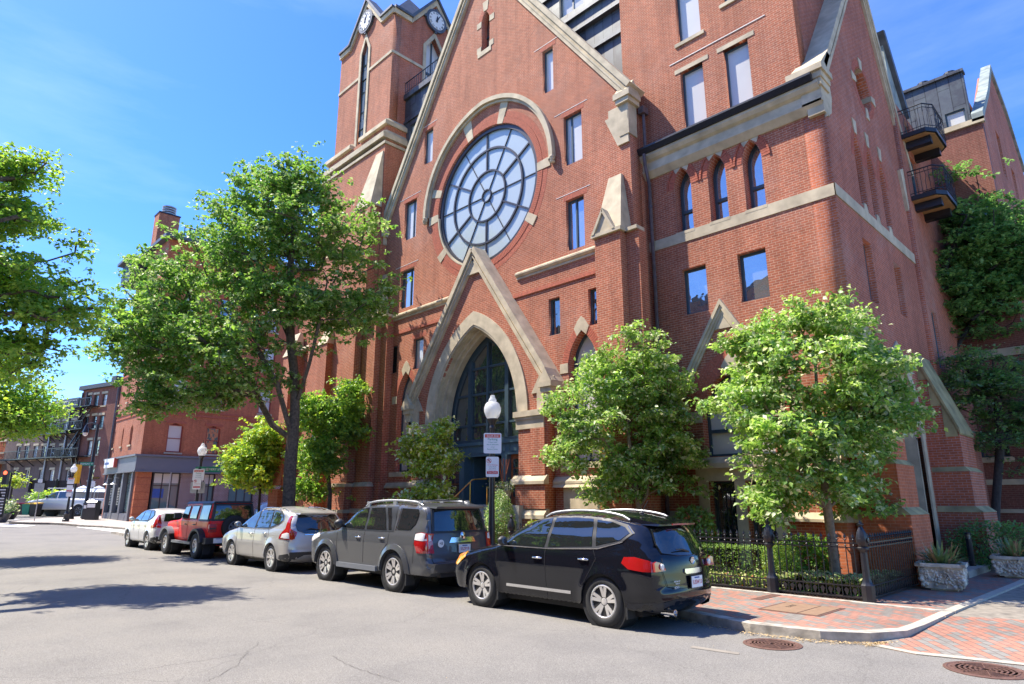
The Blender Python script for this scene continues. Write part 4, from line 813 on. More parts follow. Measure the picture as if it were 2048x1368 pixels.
mb = MB(); mb.hexa([(-6.3, YW - .62, 1.36), (-5.73, YW - .62, 1.36), (-5.73, YW, 1.36), (-6.3, YW, 1.36), (-6.2, YW - .45, 1.56), (-5.83, YW - .45, 1.56), (-5.83, YW, 1.56), (-6.2, YW, 1.56)]); mb.hexa([(-6.25, YW - .5, 2.7), (-5.78, YW - .5, 2.7), (-5.78, YW, 2.7), (-6.25, YW, 2.7), (-6.22, YW - .1, 3.5), (-5.8, YW - .1, 3.5), (-5.8, YW, 3.5), (-6.22, YW, 3.5)]); mb.build('buttress_cap', M['stone'], CH)
# ================= metal clad storeys on the nave roof
slab('penthouse', [(-26.3, 16), (-19.5, 16), (-19.5, 23.25), (-26.3, 23.25)], [rect(-25.6, -24.7, 19.4, 21.3), rect(-24.4, -23.2, 19.4, 21.3)], YG + 1.0, YG + 1.6, M['clad'], CH)
window(-25.6, -24.7, 19.4, 21.3, YG + 1.0, 'pane_sky', rec=.1); window(-24.4, -23.2, 19.4, 21.3, YG + 1.0, 'pane_sky', rec=.1)
MB().box(-26.4, -19.5, YG + .86, YG + 1.0, 23.0, 23.3).box(-26.4, -19.5, YG + .92, YG + 1.0, 21.55, 21.65).build('metal_band', M['clad'], CH)
mb = MB(); y = YG + .95
for i in range(33): x = -26.3 + i * .2; mb.tube([(x, y, 23.3), (x, y, 24.05)], .015, 5)
mb.tube([(-26.35, y, 24.08), (-19.6, y, 24.08)], .03, 6); mb.tube([(-26.35, y, 23.5), (-19.6, y, 23.5)], .015, 6)
mb.build('balcony_rail', M['black'], CH)
slab('penthouse', [(-17.7, 15), (-11.5, 15), (-11.5, 31), (-17.7, 31)], [rect(-15.3, -14.0, 21.9, 25.5)], YG + 1.35, YG + 1.9, M['clad'], CH)
window(-15.3, -14.0, 21.9, 25.5, YG + 1.35, 'pane_sky', .5, rec=.12)
mb = MB()
for z in (21.4, 19.35, 23.2): mb.box(-17.7, -11.5, YG + 1.22, YG + 1.35, z, z + .16)
mb.box(-17.7, -11.5, YG + 1.15, YG + 1.35, 20.6, 20.66); mb.build('metal_band', M['ramp_lead'], CH)
# ================= clock tower
TX0, TX1, TY0, TY1, TE = -31.7, -26.1, YG, YG + 5.6, 28.35
def facepoly(a, b): c = (a + b) / 2; return [(a, 19.0), (b, 19.0), (b, TE), (c + 1.65, TE), (c, TE + 2.2), (c - 1.65, TE), (a, TE)]
tc_ = (TX0 + TX1) / 2; ty_ = (TY0 + TY1) / 2
LH = [(-.36, 20.7), (.36, 20.7), (.36, 27.15), (0, 28.0), (-.36, 27.15)]
slab('tower_wall', facepoly(TX0, TX1), [[(tc_ + x, z) for x, z in LH]], TY0, TY0 + .5, M['brick'], CH)
slab('tower_wall', facepoly(TY0 + .51, TY1), [[(ty_ + x * 1.6, z if z > 21 else 21.8) for x, z in LH]], TX1 - .5, TX1, M['brick_side'], CH, 'X')
MB().box(TX0, TX0 + .3, TY0 + .51, TY1, 19, TE).box(TX0, TX1 - .51, TY1 - .3, TY1, 19, TE).build('tower_wall', M['brick'], CH)
mb = MB()
for fn, c, hw_, zb in (((lambda m, p, a, b: m.prY(p, TY0 - b, TY0 - a)), tc_, .36, 20.7), ((lambda m, p, a, b: m.prX(p, TX1 + a, TX1 + b)), ty_, .576, 21.8)):
    for s in (-1, 1):
        fn(mb, [(c + s * hw_, zb), (c + s * (hw_ + .2), zb), (c + s * (hw_ + .2), 27.22), (c + s * hw_, 27.15)], -.2, .05)
        fn(mb, [(c + s * hw_, 27.15), (c + s * (hw_ + .2), 27.22), (c, 28.4), (c, 28.0)], -.2, .05)
    fn(mb, [(c - 2.8, 25.55), (c - hw_ - .2, 25.55), (c - hw_ - .2, 25.72), (c - 2.8, 25.72)], 0, .05); fn(mb, [(c + hw_ + .2, 25.55), (c + 2.8, 25.55), (c + 2.8, 25.72), (c + hw_ + .2, 25.72)], 0, .05)
    for s in (-1, 1):
        fn(mb, [(c + s * 1.66, TE - .28), (c + s * 2.84, TE - .28), (c + s * 2.84, TE + .02), (c + s * 1.66, TE + .02)], -.1, .12)
        fn(mb, [(c + s * 1.66, TE - .3), (c + s * 1.6, TE + .1), (c, TE + 2.3), (c, TE + 1.85)], -.1, .12)
mb.build('tower_trim', M['stone'], CH)
mb = MB()
for s in (-1, 1):
    for fn, c in (((lambda m, p, a, b: m.prY(p, TY0 - b, TY0 - a)), tc_), ((lambda m, p, a, b: m.prX(p, TX1 + a, TX1 + b)), ty_)):
        fn(mb, [(c + s * 1.7, TE + .02), (c + s * 2.85, TE + .02), (c + s * 2.85, TE + .16), (c + s * 1.7, TE + .16)], -.5, .22); fn(mb, [(c + s * 1.65, TE + .02), (c, TE + 2.25), (c, TE + 2.45), (c + s * 1.72, TE + .2)], -.5, .22)
mb.build('tower_coping', M['ramp_lead'], CH)
mb = MB(); mb.add([(TX0, TY0, TE), (TX1, TY0, TE), (TX1, TY1, TE), (TX0, TY1, TE), (tc_, ty_, TE + 4.2)], [(0, 1, 4), (1, 2, 4), (2, 3, 4), (3, 0, 4), (3, 2, 1, 0)])
mb.prY([(tc_ - 1.6, TE), (tc_ + 1.6, TE), (tc_, TE + 2.1)], TY0 + .1, ty_); mb.prX([(ty_ - 1.6, TE), (ty_ + 1.6, TE), (ty_, TE + 2.1)], tc_, TX1 - .1); mb.build('tower_roof', M['slate'], CH)
mb = MB(); mb.prY([(tc_ + x * .95, z) for x, z in LH], TY0 + .17, TY0 + .2); tw = mb.build('tower_window', M['pane_sky'], CH)
mb = MB(); mb.box(tc_ - .02, tc_ + .02, TY0 + .11, TY0 + .17, 20.7, 27.8)
for z in (21.6, 23.3, 24.6, 26.4): mb.box(tc_ - .36, tc_ + .36, TY0 + .11, TY0 + .17, z - .03, z + .03)
for z0, z1 in ((22.2, 22.7), (25.4, 25.9)): mb.box(tc_ - .36, tc_ + .36, TY0 + .08, TY0 + .17, z0, z1)
for s in (-1, 1): mb.box(tc_ + s * .34 - .02, tc_ + s * .34 + .02, TY0 + .1, TY0 + .17, 20.7, 27.15)
mb.build('mullion', M['teal'], CH).parent = tw
mb = MB(); mb.prX([(ty_ + x * 1.55, z if z > 21 else 21.8) for x, z in LH], TX1 - .33, TX1 - .3); tw = mb.build('tower_window', M['pane_sky'], CH)
mb = MB(); mb.box(TX1 - .3, TX1 - .24, ty_ - .04, ty_ + .04, 21.8, 27.8); mb.box(TX1 - .3, TX1 - .24, ty_ - .55, ty_ + .55, 25.6, 25.75)
for s in (-1, 1): mb.box(TX1 - .3, TX1 - .2, ty_ + s * .53 - .04, ty_ + s * .53 + .04, 21.8, 27.15)
mb.build('mullion', M['teal'], CH).parent = tw
def clock(loc, ax, r_, hrs=(11.95, 2)):
    pre = MB(); q = (lambda u, v, t: (loc[0] + u, loc[1] - t, loc[2] + v)) if ax == 'Y' else (lambda u, v, t: (loc[0] + t, loc[1] + u, loc[2] + v))
    pre.prism(circ(0, 0, r_, 40), q, 0, .16)
    for a in range(4): c_, s_ = math.cos(a * math.pi / 2), math.sin(a * math.pi / 2); pre.prism([(c_ * r_ * .95 - s_ * .07, s_ * r_ * .95 + c_ * .07), (c_ * r_ * 1.14 - s_ * .07, s_ * r_ * 1.14 + c_ * .07), (c_ * r_ * 1.14 + s_ * .07, s_ * r_ * 1.14 - c_ * .07), (c_ * r_ * .95 + s_ * .07, s_ * r_ * .95 - c_ * .07)], q, 0, .14)
    cl = pre.build('clock', M['ramp_lead'], CH)
    f_ = MB(); f_.prism(circ(0, 0, r_ * .77, 40), q, .15, .18); f_.build('clock_face', M['white'], CH).parent = cl
    h_ = MB()
    def hand(a, l_, w_, t): c_, s_ = math.sin(a), math.cos(a); h_.prism([(-w_ * s_ - c_ * .1, w_ * c_ - s_ * .1), (c_ * l_ - w_ * .4 * s_, s_ * l_ + w_ * .4 * c_), (c_ * l_ + w_ * .4 * s_, s_ * l_ - w_ * .4 * c_), (w_ * s_ - c_ * .1, -w_ * c_ - s_ * .1)], q, t, t + .01)
    hand(R(28), r_ * .66, .05, .19); hand(R(5), r_ * .42, .07, .2)
    num = ['XII', 'I', 'II', 'III', 'IIII', 'V', 'VI', 'VII', 'VIII', 'IX', 'X', 'XI']
    h_.build('clock_hands', M['black'], CH).parent = cl
    for i in range(12):
        a = i * math.pi / 6; u, v = math.sin(a) * r_ * .64, math.cos(a) * r_ * .64; p = Vector(q(u, v, .185)) - CH.location
        xd = Vector((1, 0, 0)) if ax == 'Y' else Vector((0, 1, 0)); up = Vector((0, 0, 1)); x_ = xd * math.cos(a) - up * math.sin(a); y_ = xd * math.sin(a) + up * math.cos(a)
        text(num[i], r_ * .26, M['black'], CH, 'numeral', face_mtx(p, x_, y_), .003, sx=.8).parent = cl
clock((tc_, TY0, 29.12), 'Y', .72); clock((TX1, ty_, 29.12), 'X', .72)
# tower base with stepped stone ledges
B0, B1 = TX0 - .7, TX1 + .45
mb = MB(); mb.box(TX0 - .25, TX1 + .2, TY0 - .2, TY1, 19.7, 20.97); mb.box(B0, B1 - .1, TY0 - .35, TY1, 0, 19.72); mb.build('tower_base', M['brick'], CH)
mb = MB()
for a, b in ((TX0 - .45, tc_ - .45), (tc_ + .45, TX1 + .3)):
    mb.hexa([(a, TY0 - .38, 20.96), (b, TY0 - .38, 20.96), (b, TY0 + 4, 20.96), (a, TY0 + 4, 20.96), (a, TY0 - .36, 21.2), (b, TY0 - .36, 21.2), (b, TY0 + 4, 21.2), (a, TY0 + 4, 21.2)])
    mb.hexa([(a, TY0 - .36, 21.2), (b, TY0 - .36, 21.2), (b, TY0 + 4, 21.2), (a, TY0 + 4, 21.2), (a + .2, TY0 - .02, 21.5), (b - .28, TY0 - .02, 21.5), (b - .28, TY0 + 4, 21.5), (a + .2, TY0 + 4, 21.5)])
X0_, X1_ = TX0 - .6, TX1 + .36
mb.hexa([(X0_, TY0 - .5, 20.12), (X1_, TY0 - .5, 20.12), (X1_, TY0 + 4, 20.12), (X0_, TY0 + 4, 20.12), (X0_, TY0 - .5, 20.42), (X1_, TY0 - .5, 20.42), (X1_, TY0 + 4, 20.42), (X0_, TY0 + 4, 20.42)])
mb.hexa([(X0_, TY0 - .5, 20.42), (X1_, TY0 - .5, 20.42), (X1_, TY0 + 4, 20.42), (X0_, TY0 + 4, 20.42), (X0_ + .25, TY0 - .21, 20.66), (X1_ - .15, TY0 - .21, 20.66), (X1_ - .15, TY0 + 4, 20.66), (X0_ + .25, TY0 + 4, 20.66)])
mb.box(TX0 - .75, TX1 + .4, TY0 - .42, TY0 + 4, 19.74, 19.90); mb.build('tower_ledge', M['stone'], CH)
mb = MB(); mb.hexa([(-27.3, TY0 - 1.0, 16.2), (-25.8, TY0 - 1.0, 16.2), (-25.8, TY0 - .3, 16.2), (-27.3, TY0 - .3, 16.2), (-26.5, TY0 - .4, 19.35), (-25.85, TY0 - .4, 19.35), (-25.85, TY0 - .3, 19.35), (-26.5, TY0 - .3, 19.35)])
mb.build('tower_buttress_cap', M['stone'], CH)
mb = MB(); mb.box(-27.2, -25.85, TY0 - .95, TY0 - .3, 10.2, 16.2); mb.box(-27.6, -26.45, TY0 - 1.0, TY0, 2.7, 11.5); mb.box(-27.75, -26.4, TY0 - 1.12, TY0, 0, 2.5); mb.build('tower_buttress', M['brick'], CH)
mb = MB(); mb.hexa([(-27.7, TY0 - 1.1, 11.4), (-26.4, TY0 - 1.1, 11.4), (-26.4, TY0, 11.4), (-27.7, TY0, 11.4), (-27.4, TY0 - .6, 12.6), (-26.5, TY0 - .6, 12.6), (-26.5, TY0, 12.6), (-27.4, TY0, 12.6)])
for z in (2.5, 1.35): mb.box(-27.85, -26.3, TY0 - 1.2, TY0, z, z + .15)
mb.build('tower_buttress_cap', M['stone'], CH)
# west wing
WW = -34.6
slab('west_wall', [(WW, 0), (B0, 0), (B0, 13), (WW, 13)], [rect(-33.5, -32.8, 7.4, 8.9)], YG + .1, YG + .6, M['brick'], CH)
window(-33.5, -32.8, 7.4, 8.9, YG + .1, 'pane_sky', rec=.15)
mb = MB(); mb.box(WW, -11.2, YG + 3, YG + 12, 0, 13); mb.build('nave_block', M['brick'], CH)
mb = MB()
for z in (1.35, 2.5, 10.1): mb.prX([(YG - .3, z), (YG + .1, z), (YG + .1, z + .22), (YG - .2, z + .2)], WW, -26.4)
mb.build('west_moulding', M['stone'], CH)
mb = MB()
for x in (WW, -30.6): mb.box(x, x + .9, YG - .7, YG + .1, 2.7, 9.8); mb.box(x - .1, x + 1.0, YG - .85, YG + .1, 0, 2.5)
mb.build('pilaster', M['brick'], CH)
mb = MB()
for x in (WW, -30.6): mb.hexa([(x - .06, YG - .75, 9.8), (x + .96, YG - .75, 9.8), (x + .96, YG, 9.8), (x - .06, YG, 9.8), (x + .1, YG - .2, 11.2), (x + .8, YG - .2, 11.2), (x + .8, YG, 11.2), (x + .1, YG, 11.2)])
mb.build('pilaster_cap', M['stone'], CH)
slab('west_window_wall', [(B0, 0), (-26.4, 0), (-26.4, 1), (B0, 1)], [rect(-31, -30, .2, .8)], TY0 - .4, TY0 - .36, M['stone'], CH)
# ================================================================ REAR BUILDING at the lane
RB = thing('brick_building', 'red brick building with dark metal upper storey and iron balconies behind the church', 'building', (-4, 31, 0))
YR = 30.0; XR = onY(1964, 244, YR)[0]; ZC = onY(1964, 244, YR)[1]
def rw_(u0, v0, u1, v1): a = onY(u0, v0, YR); b = onY(u1, v1, YR); return (min(a[0], b[0]), max(a[0], b[0]), min(a[1], b[1]), max(a[1], b[1]))
rws = [rw_(1893, 640, 1926, 580), rw_(1962, 915, 2012, 860), rw_(1985, 610, 2010, 560), rw_(1902, 465, 1925, 400), rw_(1955, 470, 1978, 405)]
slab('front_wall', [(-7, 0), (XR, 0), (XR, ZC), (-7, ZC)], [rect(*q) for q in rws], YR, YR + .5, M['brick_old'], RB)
for q in rws: window(*q, YR, 'pane_dark', rec=.14, parent=RB)
mb = MB(); mb.box(-7, XR + .1, YR - .1, YR + .1, ZC, ZC + .22)
for z, h in ((2.45, .2), (1.45, .14), (7.2, .3), (10.4, .3)): mb.box(-7, XR + .02, YR - .05, YR, z, z + h)
for q in rws[:2]: mb.box(q[0] - .1, q[1] + .1, YR - .07, YR, q[2] - .2, q[2] - .01)
mb.build('stone_band', M['stone'], RB)
mt = onY(1935, 135, YR)[1]
slab('mansard', [(-7, ZC + .22), (XR - .35, ZC + .22), (XR - .35, mt), (-7, mt)], [rect(*rw_(1893, 258, 1927, 212)), rect(*rw_(1866, 292, 1878, 262))], YR + .15, YR + .5, M['clad'], RB)
window(*rw_(1893, 258, 1927, 212), YR + .15, 'pane_sky', rec=.05, parent=RB); window(*rw_(1866, 292, 1878, 262), YR + .15, 'pane_sky', rec=.05, parent=RB)
mb = MB(); mb.box(-7, XR - .3, YR + .05, YR + .5, mt, mt + .12); mb.lathe([(.14, 0), (.14, .3), (.24, .32), (.24, .42)], (-5.05, YR + .8, mt + .1), 12); mb.lathe([(.14, 0), (.14, .3), (.24, .32), (.24, .42)], (-4.05, YR + .8, mt + .1), 12); mb.build('roof_vent', M['clad'], RB)
slab('lane_wall', [(YR + .5, 0), (80, 0), (80, 10), (42.7, 19.3), (39.6, 21.4), (36.2, 22.3), (33.2, 19.45), (YR + .5, 17.2)], [rect(a, b, c, d) for a, b, c, d in ((32.2, 33.2, 12.2, 14.6), (35, 36, 12.2, 14.6), (38.5, 39.6, 12.2, 14.6), (33.8, 34.8, 16.0, 18.2), (37, 38, 15.8, 17.6), (32.2, 33.2, 8.6, 10.8), (35.2, 36.2, 8.6, 10.8))], XR - .5, XR, M['brick_side'], RB, 'X')
MB().box(XR - .42, XR - .32, 31, 50, 8, 18).build('window_glass', M['pane_dark'], RB)
for (ya, za), (yb, zb) in (((YR - .1, ZC + .1), (33.2, 19.6)), ((33.2, 19.6), (36.2, 22.45)), ((36.2, 22.45), (39.6, 21.55)), ((39.6, 21.55), (42.7, 19.45))):
    MB().prX([(ya, za), (yb, zb), (yb, zb + .35), (ya, za + .35)], XR - .3, XR + .1).build('coping', M['patina'], RB)
MB().box(-7, XR - .6, YR + .5, YR + 30, 0, mt - .1).build('building_block', M['clad'], RB)
# recessed link wall with balconies
XL = -5.12
slab('link_wall', [(25.05, 0), (30.0, 0), (30.0, 16.4), (25.05, 16.4)], [rect(26.2, 27.0, 15.3, 16.2), rect(26.0, 27.0, 12.8, 14.6), rect(25.6, 26.3, 6.3, 8.4)], XL - .4, XL, M['brick_side'], RB, 'X')
for q in (((26.2, 27.0, 15.3, 16.2)), (26.0, 27.0, 12.8, 14.6), (25.6, 26.3, 6.3, 8.4)): window(*q, XL, 'pane_dark', rec=.1, axis='X', parent=RB)
mb = MB(); mb.prX([(25.1, 16.4), (26.8, 16.4), (25.9, 17.6), (25.1, 18.9)], XL - .3, XL - .05); mb.build('link_mansard', M['patina'], RB)
mb = MB(); mb.prX([(24.8, 19.3), (25.05, 19.4), (27.0, 16.6), (26.8, 16.4)], XL - .35, XL + .1); mb.build('link_coping', M['ramp_lead'], RB)
def balcony(y0, y1, z, dep, lab):
    b = MB(); pl = [(XL, y0), (XL + dep * .75, y0), (XL + dep, y0 + dep * .35), (XL + dep, y1 - dep * .35), (XL + dep * .75, y1), (XL, y1)]
    b.prZ(pl, z, z + .16); bo = b.build('balcony', M['black'], RB)
    b = MB(); b.prZ([(XL + (x - XL) * .93, (y - (y0 + y1) / 2) * .93 + (y0 + y1) / 2) for x, y in pl], z - .02, z); b.build('soffit', M['wood'] if 0 else plain('soffit_board', (0.42, 0.24, 0.10), .7), RB).parent = bo
    b = MB(); b.box(XL, XL + dep * .8, y0 + .35, y0 + .6, z - .3, z - .03); b.box(XL, XL + dep * .8, y1 - .6, y1 - .35, z - .3, z - .03); b.build('bracket', M['black'], RB).parent = bo
    b = MB()
    for i in range(5):
        a, c = Vector(pl[i]), Vector(pl[i + 1]); n = max(2, int((c - a).length / .13))
        for j in range(n + 1):
            q = a + (c - a) * j / n; b.tube([(q.x, q.y, z + .16), (q.x, q.y, z + .6), (q.x + .03 * math.sin(j * 2), q.y + .03, z + .8), (q.x, q.y, z + 1.1)], .011, 4)
        for zz in (1.12, .98, .24): b.tube([(a.x, a.y, z + zz), (c.x, c.y, z + zz)], .024 if zz > 1.1 else .014, 5)
    b.build('railing', M['black'], RB).parent = bo
balcony(25.4, 27.6, 14.95, 1.05, ''); balcony(25.4, 27.6, 12.45, 1.05, '')

# ================================================================ CORNER BUILDING across the side street
cx, cy, cg = ghit(263, 1043)
CB = thing('corner_building', 'red brick corner building with grey shopfront, tall chimney and big shop windows', 'building', (cx - 5, cy + 6, 0))
def FX(u, v): return onX(u, v, cx)
def FY(u, v): return onY(u, v, cy)
top = FY(311, 502)[1]; xw = FY(205, 1037)[0]; ye = cy + 17
zf1 = FX(276, 910)[1]; zf0 = FX(276, 943)[1]
def qx(u0, v0, u1, v1): a, b = FX(u0, v0), FX(u1, v1); return (min(a[0], b[0]), max(a[0], b[0]), min(a[1], b[1]), max(a[1], b[1]))
def qy(u0, v0, u1, v1): a, b = FY(u0, v0), FY(u1, v1); return (min(a[0], b[0]), max(a[0], b[0]), min(a[1], b[1]), max(a[1], b[1]))
w1 = qx(330, 904, 368, 850); w2 = qx(408, 908, 442, 856); w3 = qx(343, 810, 368, 772)
hz_ = []
st = (w1[3] - w1[2]); fl = w3[2] - w1[2]
for kf in range(4):
    for j, (a, b) in enumerate(((w1[0], w1[1]), (w2[0], w2[1]), (w2[0] + 4.2, w2[1] + 4.2), (w2[0] + 8.2, w2[1] + 8.2))):
        if b < ye - .4: hz_.append((a, b, w1[2] + fl * kf, w1[3] + fl * kf))
hz_ = [q for q in hz_ if q[3] < top - .5]
hh = [[(a, c), (b, c), (b, d - .12), ((a + b) / 2, d + .1), (a, d - .12)] for a, b, c, d in hz_]
slab('side_wall', [(cy, zf1), (ye, zf1), (ye, top), (cy, top)], hh, cx - .4, cx, M['brick_orange'], CB, 'X')
for i, q in enumerate(hz_): window(q[0], q[1], q[2], q[3], cx, ('pane_blind', 'pane_dark', 'pane_blind', 'pane_sky')[i % 4], rec=.12, axis='X', parent=CB, fm='red_trim', hbars=(.5,), fr=.1)
fw_ = [qy(226, 898, 233, 858), qy(241, 894, 249, 856), qy(257, 890, 268, 848)]
fh = []
for kf in range(4):
    for a, b, c, d in fw_:
        if fw_[2][3] + fl * kf < top - .5: fh.append((a, b, fw_[2][2] + fl * kf, fw_[2][3] + fl * kf))
slab('front_wall', [(xw, zf1), (cx - .003, zf1), (cx - .003, top), (xw, top)], [[(a, c), (b, c), (b, d - .3), ((a + b) / 2, d), (a, d - .3)] for a, b, c, d in fh], cy - .002, cy + .4, M['brick'], CB)
for q in fh: window(*q, cy, 'pane_sky', rec=.2, parent=CB, fm='red_trim', hbars=(.5,), fr=.12)
mb = MB()
for z in (w1[3] + .75, w3[2] - .45, w1[3] + .75 + fl, w3[2] - .45 + fl): mb.box(xw, cx + .06, cy - .06, cy, z, z + .14); mb.box(cx, cx + .06, cy - .06, ye, z, z + .14)
for a, b, c, d in hz_: mb.box(cx, cx + .05, a - .15, b + .15, d + .08, d + .28)
mb.build('brick_band', M['brick_arch'], CB)
mb = MB()
for a, b, c, d in hz_: mb.box(cx, cx + .08, a - .1, b + .1, c - .14, c - .01)
for a, b, c, d in fh: mb.box(a - .1, b + .1, cy - .1, cy, c - .14, c - .01)
mb.build('window_sill', M['stone'], CB)
mb = MB(); mb.box(xw - .2, cx + .35, cy - .35, ye, zf0 + .08, zf1 - .08); mb.box(xw - .3, cx + .5, cy - .5, ye, zf1 - .08, zf1 + .06); mb.box(xw - .25, cx + .42, cy - .42, ye, zf0 - .02, zf0 + .08)
mb.build('fascia', M['grey_panel'], CB)
mb = MB(); g0 = 0.1
pier = FX(330, 1000)[0]
mb.box(cx - .5, cx + .12, cy - .1, FX(296, 1000)[0], g0, zf0); mb.box(xw, xw + .8, cy - .1, cy + .5, g0, zf0)
mb.build('corner_pier', M['brick_orange'], CB)
mb = MB()
for z in np.arange(.9, zf0, .55): mb.box(cx - .52, cx + .135, cy - .115, FX(296, 1000)[0] + .01, z, z + .03)
mb.build('pier_joint', M['red_trim'], CB)
sh = [qx(297, 1030, 363, 944), qx(388, 1030, 432, 946), qx(452, 1030, 510, 947)]
mb = MB(); ya = sh[0][1]
mb.box(cx - .4, cx + .02, sh[0][1], sh[1][0], g0, zf0); mb.box(cx - .4, cx + .02, sh[1][1], sh[2][0], g0, zf0); mb.box(cx - .4, cx + .02, sh[2][1], ye, g0, zf0)
mb.build('shop_pier', M['brick_mixed'], CB)
for q in sh:
    f = window(q[0], q[1], .9, zf0, cx, 'pane_shop', rec=.12, axis='X', parent=CB, fm='bronze', bars=(.35, .68), hbars=(.68,), fr=.1, name='shop_window')
    m_ = MB(); m_.box(cx - .163, cx - .158, q[0] + .1, q[1] - .1, .9 + (zf0 - .9) * .74, zf0 - .1); m_.build('blind', M['pane_blind'], CB).parent = f
    MB().box(cx - .3, cx, q[0], q[1], g0, .9).build('shop_sill', M['grey_panel'], CB)
mb = MB(); fr0 = qy(207, 1025, 255, 945)
for i, (a, b) in enumerate(((.02, .30), (.36, .62), (.66, .98))):
    L0 = xw + .8; W0 = cx - .9 - L0 + .35
    f = window(L0 + W0 * a, L0 + W0 * b, .95, zf0 - .05, cy - .1, 'pane_shop', rec=.15, parent=CB, fm='bronze', hbars=(.74,), fr=.12, name='shop_window')
for a, b in ((0, .03), (.29, .37), (.61, .67), (.97, 1.02)): mb.box(L0 + W0 * a, L0 + W0 * b, cy - .25, cy + .4, g0, zf0)
mb.box(L0, L0 + W0, cy - .22, cy + .3, g0, .95)
for a in (.05, .4, .7): mb.box(L0 + W0 * a, L0 + W0 * (a + .2), cy - .24, cy - .2, .35, .8)
mb.build('shopfront', M['grey_panel'], CB)
for i, a in enumerate((.16, .47)):
    mb = MB(); c_ = L0 + W0 * a; zb = zf0 - .9
    mb.tube([(c_, cy - .2, zb + .5), (c_, cy - .5, zb + .55), (c_, cy - .55, zb + .2)], .03, 6); mb.lathe([(.05, .2), (.1, .1), (.26, 0)], (c_, cy - .55, zb), 14); mb.build('wall_lamp', M['steel'], CB)
    m_ = MB()
    for r_ in range(11): m_.box(c_ - .28 + .02 * (r_ % 3), c_ + .28 - .03 * (r_ % 2), cy - .105, cy - .10, 2.9 - r_ * .13, 2.93 - r_ * .13)
    m_.build('window_lettering', M['white'], CB)
sg = qy(223, 937, 243, 929)
s_ = MB().box(sg[0], sg[1], cy - .6, cy - .36, sg[2], sg[2] + .72).build('shop_sign', M['plate'], CB); MB().box(sg[1] - .001, sg[1] + .14, cy - .61, cy - .36, sg[2] - .02, sg[2] + .74).build('sign_edge', M['sign_red'], CB).parent = s_
m_ = MB()
for i in range(9): m_.box(sg[0] + .15 + i * .16, sg[0] + .27 + i * .16, cy - .606, cy - .6, sg[2] + .26, sg[2] + (.42 if i % 3 else .5))
m_.build('sign_lettering', M['blue_ink'], CB).parent = s_
MB().box(cx + .355, cx + .36, cy + 1.5, cy + 1.6, 0, 0).build('x', M['white'], CB) if 0 else None
bs = FX(303, 985); MB().box(cx - .16, cx - .155, bs[0], bs[0] + .9, bs[1] - .4, bs[1] + .3).build('window_notice', M['blue_ink'], CB)
# roof: eaves, mansard, chimney, oriel, roof deck rail
mb = MB(); mb.box(xw - .3, cx + .6, cy - .5, ye, top, top + .3); mb.build('eaves', M['ramp_lead'], CB)
mb = MB(); mb.hexa([(xw, cy, top + .3), (cx, cy, top + .3), (cx, ye, top + .3), (xw, ye, top + .3), (xw + 2, cy + 2.5, top + 1.3), (cx - 1.5, cy + 2.5, top + 1.3), (cx - 1.5, ye - 1, top + 1.3), (xw + 2, ye - 1, top + 1.3)]); mb.build('mansard', M['slate'], CB)
MB().box(xw, cx - .45, cy + .45, ye, 0, top).build('building_block', M['dark'], CB)
ch1 = FY(311, 502); cht = FY(326, 421)[1]; yc2 = onX(361, 432, ch1[0])[0]; xc0 = FY(312, 435)[0]
ck = MB().box(min(xc0, ch1[0] - 1.3), ch1[0], cy - .1, yc2, top - 4, cht).build('chimney', M['brick'], CB)
m_ = MB(); m_.box(min(xc0, ch1[0] - 1.3) - .05, ch1[0] + .05, cy - .15, yc2 + .05, cht, cht + .12); m_.build('chimney_cap', M['black'], CB).parent = ck
m_ = MB(); c2 = ((ch1[0] + ch1[0] - 1.3) / 2, (cy + yc2) / 2)
for i in range(4): m_.lathe([(.55, 0), (.6, .05), (.6, .12), (.5, .16)], (c2[0], c2[1], cht + .15 + i * .22), 16)
m_.build('chimney_pot', M['steel'], CB).parent = ck
o = qy(265, 575, 285, 535)
mb = MB(); o = (o[0] + 1.5, o[1], o[2], o[3]); mb.box(o[0] - .2, o[0] + 2.6, cy - 1.3, cy, o[2] - .6, o[3]); mb.build('oriel', M['bronze'], CB)
for i in range(3): window(o[0] + .05 + i * .8, o[0] + .7 + i * .8, o[2] - .2, o[3] - .35, cy - 1.32, 'pane_sky', rec=0, parent=CB, fm='bronze')
MB().box(o[0] - .5, o[0] + 2.9, cy - 1.7, cy, o[3], o[3] + .25).build('oriel_roof', M['ramp_lead'], CB)
rd = FX(350, 480); mb = MB(); yk = rd[0] + 1
for i in range(9): mb.tube([(cx - 1.2, yk + i * .9, top + .9), (cx - 1.2, yk + i * .9, top + 1.9)], .05, 5)
for z in (1.9, 1.4): mb.tube([(cx - 1.2, yk, top + z), (cx - 1.2, yk + 7.2, top + z)], .07, 5)
mb.build('roof_rail', M['ramp_lead'], CB)
